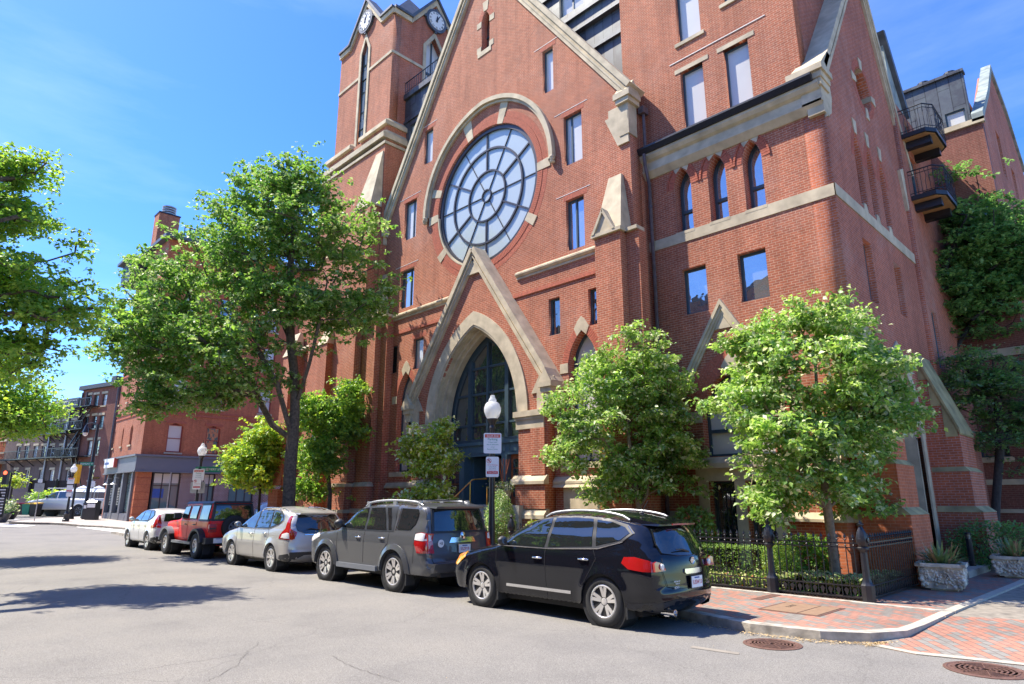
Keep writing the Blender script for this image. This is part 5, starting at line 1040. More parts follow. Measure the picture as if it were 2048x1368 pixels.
# its pavement
kx = [ghit(18, 1044), ghit(60, 1045), ghit(100, 1045.5), ghit(130, 1047), ghit(160, 1050), ghit(205, 1052), ghit(252, 1056)]
pl = [(p[0], p[1]) for p in kx] + [(cx + 3.2, cy + 1), (cx + 3.2, cy + 22), (xw - 6, cy + 22), (xw - 8, cy + 3), (kx[0][0] - 6, kx[0][1] + 3)]
mb = MB(); n_ = len(pl)
mb.add([(x, y, gzc(x)) for x, y in pl] + [(x, y, gzc(x) - .3) for x, y in pl], [tuple(range(n_)), tuple(range(n_, 2 * n_))[::-1]] + [(i, i + n_, (i + 1) % n_ + n_, (i + 1) % n_) for i in range(n_)])
M['paver_far'] = plain('pale_paving', (0.40, 0.345, 0.30), 0.9, var=0.1, scale=3)
tag(mb.build('sidewalk_corner', M['paver_far']), kind='structure')
tag(strip('corner_kerb', [(p[0], p[1]) for p in kx], .2, RZ, .012, M['granite']), kind='structure')

# ================================================================ ROW HOUSES beyond the cross street
d_az = HEAD + math.atan(2324 / 1329.); dv = Vector((math.cos(d_az), math.sin(d_az), 0)); O_ = wp(236, 1003, 74); O_.z = 0
nv = Vector((-dv.y, dv.x, 0))
def RP(u, v):                                   # pixel -> (distance along the row to the right, height)
    d = Vector(ray(u, v)); t = O_.dot(nv) / d.dot(nv); p = d * t; return (-(p - O_).dot(dv) + 0.0, CZ + p.z)
def rwq(u, v0, v1, w_=1.0):
    a, b = RP(u, v0), RP(u, v1); return (a[0] - w_ / 2, a[0] + w_ / 2, min(a[1], b[1]), max(a[1], b[1]))
def place(o): o.location = O_; o.rotation_euler = (0, 0, math.atan2(-dv.y, -dv.x))
def row_house(label, u0, u1, vt, wins, mat, extra=None):
    h = thing('row_house', label, 'house', (0, 0, 0), group='brick row houses beyond the cross street')
    a = RP(u0, vt); b = RP(u1, vt); tp = (a[1] + b[1]) / 2
    slab('wall', [(a[0], -1), (b[0], -1), (b[0], tp), (a[0], tp)], [rect(*q) for q in wins], 0, .4, mat, h)
    for i, q in enumerate(wins): window(*q, 0, ('pane_dark', 'pane_shop', 'pane_sky', 'pane_dark')[i % 4], rec=.15, parent=h, fm='white' if mat is M['brick_grey'] else 'bronze', hbars=(.5,), fr=.09)
    mb = MB()
    for q in wins: mb.box(q[0] - .15, q[1] + .15, -.06, 0, q[3] + .02, q[3] + .3); mb.box(q[0] - .15, q[1] + .15, -.1, 0, q[2] - .16, q[2] - .01)
    mb.build('lintel', M['stone'], h); MB().box(a[0] + .01, b[0] - .01, .4, 10, -1, tp - .01).build('house_block', M['dark'], h)
    return h, a[0], b[0], tp
w = [rwq(176, 814, 791), rwq(190, 813, 790), rwq(207, 811, 788), rwq(170, 858, 834), rwq(186, 857, 832), rwq(200, 856, 831), rwq(176, 911, 881), rwq(191, 909, 880), rwq(181, 960, 936), rwq(214, 900, 872) if 0 else rwq(183, 990, 972)]
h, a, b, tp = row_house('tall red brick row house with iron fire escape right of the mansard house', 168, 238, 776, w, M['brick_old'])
mb = MB(); mb.box(a - .3, b, -.4, .4, tp, tp + .5); mb.box(a + 7, a + 10, 1.5, 4, tp, tp + 2.6); mb.box(a + 4, a + 5, 1, 2, tp, tp + 1.6); mb.build('roof', M['slate'], h)
mb = MB()
fz = [w[6][2] - .2, w[3][2] - .2, w[0][2] - .2]
for i, z in enumerate(fz):
    x0_ = a - 1.5 if i < 2 else a - .5
    mb.box(x0_, x0_ + 5.0, -1.3, -.05, z, z + .1)
    for q in range(16): mb.tube([(x0_ + q * .33, -1.3, z), (x0_ + q * .33, -1.3, z + 1)], .03, 4)
    mb.tube([(x0_, -1.3, z + 1), (x0_ + 5, -1.3, z + 1)], .05, 4)
    if i: 
        z_ = fz[i - 1]; mb.tube([(x0_ + 3.8, -.9, z), (x0_ + .8, -.9, z_ + .1)], .08, 4); mb.tube([(x0_ + 3.8, -.4, z), (x0_ + .8, -.4, z_ + .1)], .08, 4)
        for q in range(12): t_ = q / 12; mb.box(x0_ + .8 + 3 * t_ - .1, x0_ + .8 + 3 * t_ + .1, -.9, -.4, z_ + (z - z_) * t_, z_ + (z - z_) * t_ + .05)
mb.tube([(a + 1.5, -.9, fz[0]), (a + 4, -.9, fz[0] - 4)], .08, 4); mb.tube([(a + 1.5, -.4, fz[0]), (a + 4, -.4, fz[0] - 4)], .08, 4)
mb.build('fire_escape', M['black'], h)
mb = MB()
for x in (a + .2, a + 1.2, a + 7.9): mb.tube([(x, -.12, 0), (x, -.12, tp - .3)], .09, 6)
mb.build('drain_pipe', M['drain'], h); place(h)
w = [rwq(93, 867, 845), rwq(111, 868, 844), rwq(127, 867, 843), rwq(145, 866, 841)] + [rwq(u, 918, 892) for u in (34, 50, 68, 84, 101, 120, 137)] + [rwq(u, 962, 940) for u in (29, 52, 80, 101, 134)]
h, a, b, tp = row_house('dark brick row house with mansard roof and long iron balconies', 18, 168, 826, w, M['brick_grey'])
mt_ = RP(110, 797)[1]
mb = MB(); mb.prX([(0, tp), (.8, tp + .8), (1.8, mt_), (8, mt_), (8, tp)], a, b); mb.box(a, b, -.5, .3, tp - .25, tp); mb.build('mansard', M['slate'], h)
lw = (RP(98, 822)[0], RP(146, 820)[0]); mb = MB(); mb.box(lw[0] - .3, lw[1] + .3, .3, 3, tp + .4, mt_ - .2); mb.build('dormer', M['ramp_lead'], h)
window(lw[0], lw[1], tp + .6, mt_ - .5, .28, 'pane_sky', rec=-.02, parent=h, fm='white', bars=(.17, .33, .5, .67, .83))
for u in (60, 81, 162):
    x = RP(u, 815)[0]; MB().box(x - .9, x + .9, .2, 3, tp + .3, mt_ - .6).build('dormer', M['ramp_lead'], h); window(x - .6, x + .6, tp + .5, mt_ - .9, .18, 'pane_sky', rec=-.02, parent=h, fm='white', hbars=(.5,))
mb = MB(); x = RP(135, 790)[0]; mb.box(x - 1.5, x + 2.5, 3, 4.5, mt_, mt_ + 1.6)
for i in range(4): mb.lathe([(.2, 0), (.25, .5)], (x - 1 + i * .9, 3.7, mt_ + 1.6), 8)
mb.build('chimney', M['black'], h)
mb = MB()
for (u0, u1, v) in ((86, 152, 870), (20, 148, 919)):
    p_, q_ = RP(u0, v), RP(u1, v); z = (p_[1] + q_[1]) / 2
    mb.box(p_[0], q_[0], -1.2, -.05, z, z + .14)
    for i in range(int((q_[0] - p_[0]) / .35)): mb.tube([(p_[0] + i * .35, -1.2, z + .1), (p_[0] + i * .35, -1.2, z + 1.1)], .025, 4)
    mb.tube([(p_[0], -1.2, z + 1.1), (q_[0], -1.2, z + 1.1)], .05, 4)
    for i in range(6): x = p_[0] + (q_[0] - p_[0]) * (i + .5) / 6; mb.tube([(x, -1.1, z), (x, -.05, z - .8)], .06, 4)
mb.build('balcony', M['black'], h)
mb = MB()
for u in (97, 130): x = RP(u, 900)[0]; mb.tube([(x, -.15, 0), (x, -.15, tp - .2)], .12, 6)
mb.build('drain_pipe', M['steel'], h); place(h)
w = [rwq(3, 905, 884, 1.6), rwq(-14, 905, 884, 1.6)]
h, a, b, tp = row_house('orange brick house at the left edge beyond the street', -60, 18, 850, w, M['brick_orange']); 
mb = MB(); mb.box(a, b + 1, -3.2, 0, RP(5, 925)[1] - .2, RP(5, 925)[1] + .4); mb.build('porch_roof', M['stone'], h)
mb = MB(); 
for x in (b - 1.2, b - 5): mb.box(x, x + .7, -3, -2.2, 0, RP(5, 925)[1] - .2)
mb.build('porch_column', M['stone'], h); place(h)
def garden_piece(name, label, cat, u0, u1, v0, v1, dep, mat, th=.4, group=None):
    p, q = wp(u0, v0, dep), wp(u1, v0, dep); zt = wp((u0 + u1) / 2, v1, dep).z; zb = gzc(p.x) - .2; rtv = Vector((_rt[0], _rt[1], 0)); f = Vector((math.cos(HEAD), math.sin(HEAD), 0)) * th
    o = MB().hexa([(p.x, p.y, zb), (q.x, q.y, zb), (q.x + f.x, q.y + f.y, zb), (p.x + f.x, p.y + f.y, zb), (p.x, p.y, zt), (q.x, q.y, zt), (q.x + f.x, q.y + f.y, zt), (p.x + f.x, p.y + f.y, zt)]).build(name, mat); return tag(o, label, cat, group)
M['brown_wall'] = plain('brown_render', (0.26, 0.19, 0.165), .9, var=.08)
garden_piece('garden_wall', 'low brown rendered wall behind the white pickup', 'wall', 8, 215, 1016, 984, 66, M['brown_wall'])
garden_piece('retaining_wall', 'brown wall stepping up at the left end of the grey row house', 'wall', 8, 56, 1000, 970, 69, M['brown_wall'])
fo = thing('board_fence', 'dark brown board fence above the low wall', 'fence', wp(95, 985, 68))
def bdf():
    p, q = wp(57, 985, 68), wp(135, 985, 68); n = 26
    mb = MB()
    for i in range(n):
        a = p + (q - p) * i / n; b_ = p + (q - p) * (i + .93) / n; mb.hexa([(a.x, a.y, 1), (b_.x, b_.y, 1), (b_.x, b_.y + .1, 1), (a.x, a.y + .1, 1), (a.x, a.y, wp(95, 961, 68).z), (b_.x, b_.y, wp(95, 961, 68).z), (b_.x, b_.y + .1, wp(95, 961, 68).z), (a.x, a.y + .1, wp(95, 961, 68).z)])
    mb.build('boards', plain('dark_board', (0.045, 0.028, 0.026), .7), fo)
    mb = MB()
    for u in (57, 83, 110, 135): a = wp(u, 985, 67.9); mb.box(a.x - .1, a.x + .1, a.y - .1, a.y + .1, 1, wp(95, 960, 68).z + .1)
    mb.build('fence_post', M['black'], fo)
bdf()
# ================================================================ houses across the street behind the camera (they show in the glass and the paint)
OB = thing('brick_terrace', 'long brick terrace with a cornice facing the church from across the street', 'building', (-20, -14, 0))
ow = [rect(x, x + 1.1, z, z + 2.0) for x in np.arange(-62, 10, 2.7) for z in (1.2, 4.6, 7.8, 11.0, 14.2)]
for i, x_ in enumerate(range(-64, 12, 19)):
    slab('terrace_wall', rect(x_, x_ + 19, 0, 17.4), [q for q in ow if x_ < q[0][0] < x_ + 17.5], -11.5, -11.0, M['brick_old'], OB)
MB().box(-64, 12, -11.42, -11.36, 0.5, 16.8).build('terrace_glass', M['pane_dark'], OB); MB().box(-64.2, 12.2, -11.6, -10.5, 17.4, 18.1).build('cornice', M['bronze'], OB); MB().box(-64, 12, -20, -11.6, 0, 17.4).build('terrace_block', M['brick_old'], OB)
flat('sidewalk_opposite', [(-70, -11), (20, -11), (20, -1.6), (-70, -1.6)], 0.0, M['paver_far'])
# ================================================================ CARS
def interp(tab, z):
    if z <= tab[0][0]: return tab[0][1]
    for (a, b), (c, d) in zip(tab, tab[1:]):
        if z <= c: t = (z - a) / (c - a); t = t * t * (3 - 2 * t) * .5 + t * .5; return b + (d - b) * t
    return tab[-1][1]
def smoothline(pts, it=2):
    for _ in range(it):
        o = [pts[0]]
        for a, b in zip(pts, pts[1:]): o += [(a[0] * .75 + b[0] * .25, a[1] * .75 + b[1] * .25), (a[0] * .25 + b[0] * .75, a[1] * .25 + b[1] * .75)]
        pts = o + [pts[-1]]
    return pts
def resample(pts, st):
    o = []
    for a, b in zip(pts, pts[1:]):
        n = max(1, int(math.hypot(b[0] - a[0], b[1] - a[1]) / st)); o += [(a[0] + (b[0] - a[0]) * i / n, a[1] + (b[1] - a[1]) * i / n) for i in range(n)]
    return o + [pts[-1]]
def inside(p, poly):
    c = False; x, y = p; j = len(poly) - 1
    for i in range(len(poly)):
        a, b = poly[i], poly[j]
        if (a[1] > y) != (b[1] > y) and x < (b[0] - a[0]) * (y - a[1]) / (b[1] - a[1]) + a[0]: c = not c
        j = i
    return c
def mesh2d(poly, st):
    P = np.array(poly); lo, hi = P.min(0), P.max(0); pts = [Vector(p) for p in poly]
    for i, x in enumerate(np.arange(lo[0] + st / 2, hi[0], st)):
        for z in np.arange(lo[1] + st / 2 * (1 + i % 2 * .5), hi[1], st):
            if inside((x, z), poly) and ((P - (x, z)) ** 2).sum(1).min() > (st * .45) ** 2: pts.append(Vector((x, z)))
    n = len(poly); r = delaunay_2d_cdt(pts, [(i, (i + 1) % n) for i in range(n)], [], 0, 1e-6)
    vs_, fs = r[0], r[2]
    fs = [f for f in fs if inside((sum(vs_[i][0] for i in f) / 3, sum(vs_[i][1] for i in f) / 3), poly)]
    return [tuple(v) for v in vs_], fs
class Car:
    """side outline (x forward, z up; rear axle at x=0) given width by w(x, z), capped across the roof, bonnet and tail"""
    def __init__(s, up, low, wb, rad, W, sec, Ra, Rf=.34, cf=.17, Rr=.30, cr=.13, Rt=.14, ct=.09, flare=.03, crown=(.07, .10), R0=None, tsharp=False):
        s.wb, s.rad, s.W, s.sec, s.Rf, s.cf, s.Rr, s.cr, s.Rt, s.ct, s.flare, s.crown, s.Ra = wb, rad, W, sec, Rf, cf, Rr, cr, Rt, ct, flare, crown, Ra
        top = resample(smoothline(up, 2), .045); zb = low; pts = list(top)          # top goes front bottom -> roof -> rear bottom
        def arc(cx):
            o = []
            for i in range(21):
                a = math.pi * 1.0 * i / 20; o.append((cx - Ra * math.cos(a), rad + Ra * math.sin(a)))
            return [(cx - Ra, zb)] + o + [(cx + Ra, zb)]
        bot = resample([(top[-1][0], top[-1][1])] + [(-Ra - .05, zb)], .05)[1:] + arc(0) + resample([(Ra + .02, zb), (wb - Ra - .02, zb)], .06) + arc(wb) + resample([(wb + Ra + .04, zb), top[0]], .05)[:-1]
        s.top = top; s.poly = top + bot; s.ntop = len(top)
        P = np.array(top); s.P = P; zs = np.linspace(P[:, 1].min(), P[:, 1].max() - .001, 160); s.zs = zs; xmin = []; xmax = []
        for z in zs:
            xs = [a[0] + (b[0] - a[0]) * (z - a[1]) / (b[1] - a[1]) for a, b in zip(top, top[1:]) if (a[1] - z) * (b[1] - z) <= 0 and abs(a[1] - b[1]) > 1e-9]
            xmin.append(min(xs) if xs else P[:, 0].min()); xmax.append(max(xs) if xs else P[:, 0].max())
        s.xmin, s.xmax = xmin, xmax; s.xs = np.linspace(P[:, 0].min() + .005, P[:, 0].max() - .005, 200); s.zt = []
        for x in s.xs:
            z = [a[1] + (b[1] - a[1]) * (x - a[0]) / (b[0] - a[0]) for a, b in zip(top, top[1:]) if (a[0] - x) * (b[0] - x) <= 0 and abs(a[0] - b[0]) > 1e-9]
            s.zt.append(max(z) if z else 1.0)
    def w(s, x, z):
        x0 = np.interp(z, s.zs, s.xmin); x1 = np.interp(z, s.zs, s.xmax); zt = np.interp(x, s.xs, s.zt)
        v = s.W / 2 * interp(s.sec, z)
        def rd(d, R_, c): d = max(d, 0); return c * (1 - math.sqrt(max(0, 1 - (1 - d / R_) ** 2))) if d < R_ else 0
        v -= max(rd(x1 - x, s.Rf, s.cf), 0) + rd(x - x0, s.Rr, s.cr); v -= rd(zt - z, s.Rt, s.ct)
        for cx in (0, s.wb):
            d = math.hypot(x - cx, z - s.rad)
            if z < s.rad + s.Ra + .2: v += s.flare * math.exp(-((d - s.Ra) / .07) ** 2)
        return v
    def shell(s, name, mat, parent, st=.05):
        vs_, fs = mesh2d(s.poly, st); n = len(s.poly); N_ = len(vs_); bm = bmesh.new(); ws = [s.w(x, z) for x, z in vs_]
        Lv = [bm.verts.new((x, w_, z)) for (x, z), w_ in zip(vs_, ws)]; Rv = [bm.verts.new((x, -w_, z)) for (x, z), w_ in zip(vs_, ws)]
        for f in fs:
            for V, q in ((Lv, f), (Rv, f[::-1])):
                try: bm.faces.new([V[i] for i in q])
                except ValueError: pass
        K_ = 12; m = s.ntop; rows = []
        for i in range(n):
            x, z = s.poly[i]; a = s.poly[(i - 1) % n]; b = s.poly[(i + 1) % n]; tx, tz = b[0] - a[0], b[1] - a[1]; l_ = math.hypot(tx, tz) or 1; nx, nz = tz / l_, -tx / l_
            if nz < -.2 and i < m: pass
            if i < m and ((x > s.wb / 2 and nx < 0 and abs(nx) > abs(nz)) or (abs(nz) > .5 and nz < 0 and z > .5)): nx, nz = -nx, -nz
            row = [Lv[i]]
            for k_ in range(1, K_):
                t = 1 - 2 * k_ / K_; c = (1 - t * t) if i < m else 0
                row.append(bm.verts.new((x + nx * abs(nx) * s.crown[1] * c, ws[i] * t, z + (nz * abs(nz) * s.crown[0] * c))))
            rows.append(row + [Rv[i]])
        for i in range(n):
            a, b = rows[i], rows[(i + 1) % n]
            for k_ in range(K_):
                try: bm.faces.new([a[k_], b[k_], b[k_ + 1], a[k_ + 1]])
                except ValueError: pass
        bmesh.ops.recalc_face_normals(bm, faces=bm.faces)
        me = D.meshes.new(name); bm.to_mesh(me); bm.free(); me.materials.append(mat); me.shade_smooth(); me.set_sharp_from_angle(angle=R(42)); return link(name, me, None, parent)
    def rx(s, y, z):
        x0 = float(np.interp(z, s.zs, s.xmin)); e = .03; sl = (float(np.interp(z + e, s.zs, s.xmin)) - float(np.interp(z - e, s.zs, s.xmin))) / (2 * e)
        nx = 1 / math.sqrt(1 + sl * sl); w_ = max(.1, s.w(x0 + .001, z)); return x0 - nx * nx * s.crown[1] * (1 - min(1, abs(y) / w_) ** 2)
    def side(s, name, poly, off, mat, parent, st=.09, both=True, th=0):
        o = []
        poly = resample(poly + [poly[0]], .07)[:-1]; vs_, fs = mesh2d(poly, st)
        for sg in ((1, -1) if both else (1,)):
            mb = MB(); mb.add([(x, sg * (s.w(x, z) + off), z) for x, z in vs_], [f if sg < 0 else f[::-1] for f in fs])
            if th:
                n = len(poly); mb.add([(x, sg * (s.w(x, z) + off), z) for x, z in poly] + [(x, sg * (s.w(x, z) + off - th), z) for x, z in poly], [(i, (i + 1) % n, n + (i + 1) % n, n + i) for i in range(n)])
            ob = mb.build(name, mat, parent, smooth=50, fix=False); o.append(ob)
        return o
    def rear(s, name, poly, off, mat, parent, st=.09, mirror=False):
        poly = resample(poly + [poly[0]], .07)[:-1]; vs_, fs = mesh2d(poly, st); o = None
        for sg in ((1, -1) if mirror else (1,)):
            mb = MB(); mb.add([(s.rx(y, z) - off, sg * y, z) for y, z in vs_], fs)
            n = len(poly); mb.add([(s.rx(y, z) - off, sg * y, z) for y, z in poly] + [(s.rx(y, z) - off + .03, sg * y, z) for y, z in poly], [(i, (i + 1) % n, n + (i + 1) % n, n + i) for i in range(n)])
            o = mb.build(name, mat, parent, smooth=50, fix=True)
        return o
    def seam(s, pts, parent, both=True, wd=.008):
        mb = MB()
        for sg in (1, -1):
            q = resample(pts, .06); mb.tube([(x, sg * (s.w(x, z) + .001), z) for x, z in q], wd / 2, 4)
        return mb
def wheel(parent, x, y, rad, rim, wdt, style, sg):
    w_ = thing('wheel', None, None); w_.parent = parent; y = sg * y
    def Y(v): return y + sg * v
    mb = MB(); pr = [(rim - .01, -wdt), (rim, -wdt), (rad - .03, -wdt + .005), (rad - .005, -wdt + .03), (rad, -wdt / 2 - .02), (rad, -.05), (rad - .006, -.028), (rad - .03, -.006), (rad - .07, .002), (rim + .02, 0), (rim, -.012), (rim - .01, -.03)]
    mb.lathe([(r_, sg * v) for r_, v in pr], (x, y, rad), 40, axis='Y', cap=False)
    for i in range(40):
        a = i * math.pi / 20
        for v0, v1 in ((-.045, -.12), (-.13, -wdt + .03)):
            c_, s_ = math.cos(a), math.sin(a); p = [(x + c_ * rad * 1.003 - s_ * .012, Y(v0), rad + s_ * rad * 1.003 + c_ * .012), (x + c_ * rad * 1.003 + s_ * .012, Y(v0), rad + s_ * rad * 1.003 - c_ * .012), (x + c_ * rad * 1.003 + s_ * .012, Y(v1), rad + s_ * rad * 1.003 - c_ * .012), (x + c_ * rad * 1.003 - s_ * .012, Y(v1), rad + s_ * rad * 1.003 + c_ * .012)]
            mb.add(p, [(0, 1, 2, 3)])
    mb.build('tyre', M['rubber'], w_, smooth=35)
    mb = MB(); mb.lathe([(r_, sg * v) for r_, v in [(rim - .001, -wdt * .8), (rim - .001, -.012), (rim - .018, -.004), (rim - .03, -.012), (rim - .035, -wdt * .75)]], (x, y, rad), 40, axis='Y', cap=False)
    n, dbl, wide, mat, hubd = style; c0 = .07
    for i in range(n):
        a0 = math.pi / 2 + i * 2 * math.pi / n
        for dd in ((-dbl, dbl) if dbl else (0,)):
            a1 = a0 + dd * .85; a2 = a0 + dd; ww = wide; q = []
            for rr, aa, wq in ((c0 * .6, a1, ww * .9), (rim - .022, a2, ww * 1.05)):
                c_, s_ = math.cos(aa), math.sin(aa); q += [(x + c_ * rr - s_ * wq, rad + s_ * rr + c_ * wq), (x + c_ * rr + s_ * wq, rad + s_ * rr - c_ * wq)]
            yi, yo = Y(-.03 - hubd), Y(-.008)
            mb.add([(q[0][0], yi, q[0][1]), (q[1][0], yi, q[1][1]), (q[3][0], yo, q[3][1]), (q[2][0], yo, q[2][1]), (q[0][0], Y(-.09), q[0][1]), (q[1][0], Y(-.09), q[1][1]), (q[3][0], Y(-.06), q[3][1]), (q[2][0], Y(-.06), q[2][1])], [(0, 1, 2, 3), (0, 4, 5, 1), (1, 5, 6, 2), (2, 6, 7, 3), (3, 7, 4, 0)])
    mb.lathe([(r_, sg * v) for r_, v in [(.001, -.02 - hubd), (.035, -.02 - hubd), (.06, -.03 - hubd), (.085, -.05 - hubd), (.085, -.1)]], (x, y, rad), 20, axis='Y')
    mb.build('rim', M[mat], w_, smooth=40)
    MB().lathe([(.001, sg * -.10), (rim - .03, sg * -.10), (rim - .03, sg * -.13), (.001, sg * -.13)], (x, y, rad), 28, axis='Y').build('brake_disc', M['trim_black'], w_)
    return w_
def plate(car, parent, y, z, txt, sz=(.31, .155), x=None, frame='trim_black'):
    x = car.rx(y, z) - .03 if x is None else x; pw_, ph = sz
    pl = MB().box(x - .008, x + .01, y - pw_ / 2, y + pw_ / 2, z - ph / 2, z + ph / 2).build('number_plate', M['plate'], parent)
    MB().box(x - .004, x + .012, y - pw_ / 2 - .012, y + pw_ / 2 + .012, z - ph / 2 - .012, z + ph / 2 + .012).build('plate_frame', M[frame], parent).parent = pl
    if txt: text(txt, .085, M['red_ink'], parent, 'plate_text', face_mtx((x - .0095, y, z - .008), (0, -1, 0)), .001, sx=.9).parent = pl
    m_ = MB(); m_.box(x - .0095, x - .008, y - .07, y + .07, z + ph / 2 - .03, z + ph / 2 - .012); m_.build('plate_band', M['blue_ink'], parent).parent = pl
def put(t, xr, yleft, s=1.105, wy=1.0, W=1.8, zoff=0):
    g = gzc(xr); t.location = (xr, yleft + W / 2 * s * wy, RZ + g + zoff); t.rotation_euler = (0, 0, math.pi); t.scale = (s, s * wy, s)
def common(car, t, W, low, wells=True):
    mb = MB(); mb.box(-.55, car.wb + .5, -W / 2 + .22, W / 2 - .22, low - .06, low + .25); 
    for x in (0, car.wb): mb.tube([(x, -W / 2 + .2, car.rad), (x, W / 2 - .2, car.rad)], .05, 8)
    mb.tube([(0, .3, low - .02), (car.wb - .3, .25, low - .02)], .04, 6); mb.build('underbody', M['dark'], t)
    mb = MB()
    for x in (0, car.wb):
        for sg in (1, -1): mb.lathe([(.01, 0), (car.Ra + .012, 0), (car.Ra + .012, sg * .36)], (x, sg * (W / 2 - .40), car.rad), 28, axis='Y')
    mb.build('wheel_well', M['dark'], t)
    for sg in (1, -1):                            # mud flaps
        for x in (0, car.wb): MB().box(x - car.Ra - .03, x - car.Ra - .005, min(sg * (W / 2 - .24), sg * (W / 2 - .01)), max(sg * (W / 2 - .24), sg * (W / 2 - .01)), .16, .42).build('mud_flap', M['rubber'], t)
def mirror(t, car, x, z, mat, sz=(.11, .2, .15)):
    for sg in (1, -1):
        w_ = car.w(x, z - .05); mb = MB(); pr = []
        for i in range(7):
            a = i / 6; r_ = math.sin(math.pi * (.12 + .8 * a)) ; pr.append((r_, a))
        q = [Vector((x - .05 + .12 * a_ * 0, sg * (w_ + .03 + a_ * sz[1]), z + .02 * a_)) for r_, a_ in pr]
        mb.tube(q, [sz[2] * .55 * r_ for r_, a_ in pr], 12); ob = mb.build('wing_mirror', M[mat], t, smooth=60)
        MB().box(x - .07, x + .03, min(sg * (w_ - .03), sg * (w_ + .08)), max(sg * (w_ - .03), sg * (w_ + .08)), z - .07, z - .02).build('mirror_arm', M[mat], t).parent = ob
        mm_ = MB(); y_ = sg * (w_ + .03 + sz[1] * .5); mm_.lathe([(.001, -.115 + .028), (.062, -.115 + .03)], (x - .03, y_, z + .01), 16, axis='X'); mm_.build('mirror_glass', M['chrome'], t).parent = ob
def handles(car, t, pts, mat):
    for x, z in pts:
        for sg in (1, -1):
            w_ = car.w(x, z); mb = MB(); mb.tube([(x - .095, sg * (w_ + .004), z), (x - .075, sg * (w_ + .03), z + .003), (x + .075, sg * (w_ + .03), z + .003), (x + .095, sg * (w_ + .004), z)], [.012, .016, .016, .012], 8); mb.build('door_handle', M[mat], t, smooth=50)
def rails(t, car, x0, x1, yy, h, mat, z_of=None, r=.024, posts=()):
    for sg in (1, -1):
        n = 14; pts_ = []
        for i in range(n + 1):
            a = i / n; x = x0 + (x1 - x0) * a; z = float(np.interp(x, car.xs, car.zt)) + h * math.sin(math.pi * a) ** .3 - .012; pts_.append((x, sg * yy, z))
        mb = MB(); mb.tube(pts_, r, 8)
        for p_ in posts: z = float(np.interp(p_, car.xs, car.zt)); mb.box(p_ - .06, p_ + .06, sg * yy - .02, sg * yy + .02, z - .03, z + h)
        mb.build('roof_rail', M[mat], t, smooth=50)
def rearstack(car, t, glass, seal=None):
    if seal: car.rear('window_seal', seal, .012, M['trim_black'], t)
    return car.rear('rear_window', glass, .017, M['car_glass'], t)
def glasshouse(car, t, panes, seal, off=.007):
    if seal: car.side('window_trim', seal, off, M['trim_black'], t, .06)
    for p_ in panes: car.side('side_window', p_, off + .007, M['car_glass'], t, .06)
PB = paint('black_paint', (0.006, 0.007, 0.011), 0, .12); PG = paint('dark_grey_paint', (0.095, 0.097, 0.10), .3, .35); PS = paint('silver_paint', (0.47, 0.45, 0.42), .45, .38)
PR = paint('red_paint', (0.80, 0.018, 0.014), 0, .45); PR.node_tree.nodes['Principled BSDF'].inputs['Coat Weight'].default_value = .25; PW = paint('white_paint', (0.62, 0.62, 0.62), 0, .25); PBL = paint('blue_paint', (0.02, 0.06, 0.18), .4, .25)

# ---------------- black crossover, nearest
t = thing('parked_car', 'glossy black crossover with red tail lights parked nearest the kerb corner', 'car', group='cars parked along the kerb')
up = [(3.42, .20), (3.53, .30), (3.58, .48), (3.56, .66), (3.47, .80), (3.28, .90), (2.85, 1.00), (2.48, 1.06), (2.28, 1.15), (1.95, 1.35), (1.62, 1.50), (1.2, 1.585), (.7, 1.61), (.2, 1.60), (-.25, 1.555), (-.62, 1.47), (-.70, 1.40), (-.82, 1.16), (-.89, 1.02), (-.91, .80), (-.925, .60), (-.935, .50), (-.91, .34), (-.78, .27)]
c = Car(up, .24, 2.69, .345, 1.80, [(.2, .90), (.32, .965), (.55, .995), (.8, 1.0), (.98, .975), (1.06, .945), (1.2, .90), (1.45, .785), (1.6, .74)], .405, crown=(.05, .13), Rr=.38, cr=.20)
c.shell('body', PB, t)
glasshouse(c, t, [[(2.26, 1.085), (1.78, 1.385), (1.50, 1.475), (1.13, 1.53), (1.20, 1.075)], [(1.12, 1.085), (1.06, 1.535), (.62, 1.545), (.28, 1.53), (.22, 1.13)], [(.14, 1.14), (.20, 1.52), (-.10, 1.49), (-.34, 1.42), (-.44, 1.34), (-.30, 1.24)]],
           [(2.36, 1.05), (1.80, 1.41), (1.48, 1.505), (1.0, 1.565), (.5, 1.572), (.0, 1.54), (-.38, 1.455), (-.52, 1.34), (-.34, 1.20), (.1, 1.09), (1.1, 1.045)])
m_ = MB()
for sg in (1, -1): m_.tube([(x, sg * (c.w(x, z) + .008), z) for x, z in resample([(2.34, 1.055), (1.1, 1.05), (.1, 1.095), (-.34, 1.21), (-.50, 1.33), (-.38, 1.44)], .08)], .006, 4)
m_.build('chrome_strip', M['chrome'], t)
rearstack(c, t, [(-.60, 1.07), (-.64, 1.2), (-.56, 1.40), (.56, 1.40), (.64, 1.2), (.60, 1.07), (.3, 1.03), (-.3, 1.03)])
m_ = MB(); m_.hexa([(-.80, -.54, 1.44), (-.4, -.60, 1.46), (-.4, .60, 1.46), (-.80, .54, 1.44), (-.83, -.52, 1.470), (-.3, -.58, 1.565), (-.3, .58, 1.565), (-.83, .52, 1.470)]); m_.build('spoiler', PB, t)
MB().box(-.848, -.835, -.2, .2, 1.448, 1.47).build('brake_light', M['lamp_red'], t)
c.side('tail_light', [(-.40, 1.005), (-.36, .92), (-.48, .845), (-.72, .82), (-.89, .82), (-.90, .87), (-.88, .93), (-.78, .975), (-.58, 1.015)], .012, M['lamp_red'], t, .05, th=.03)
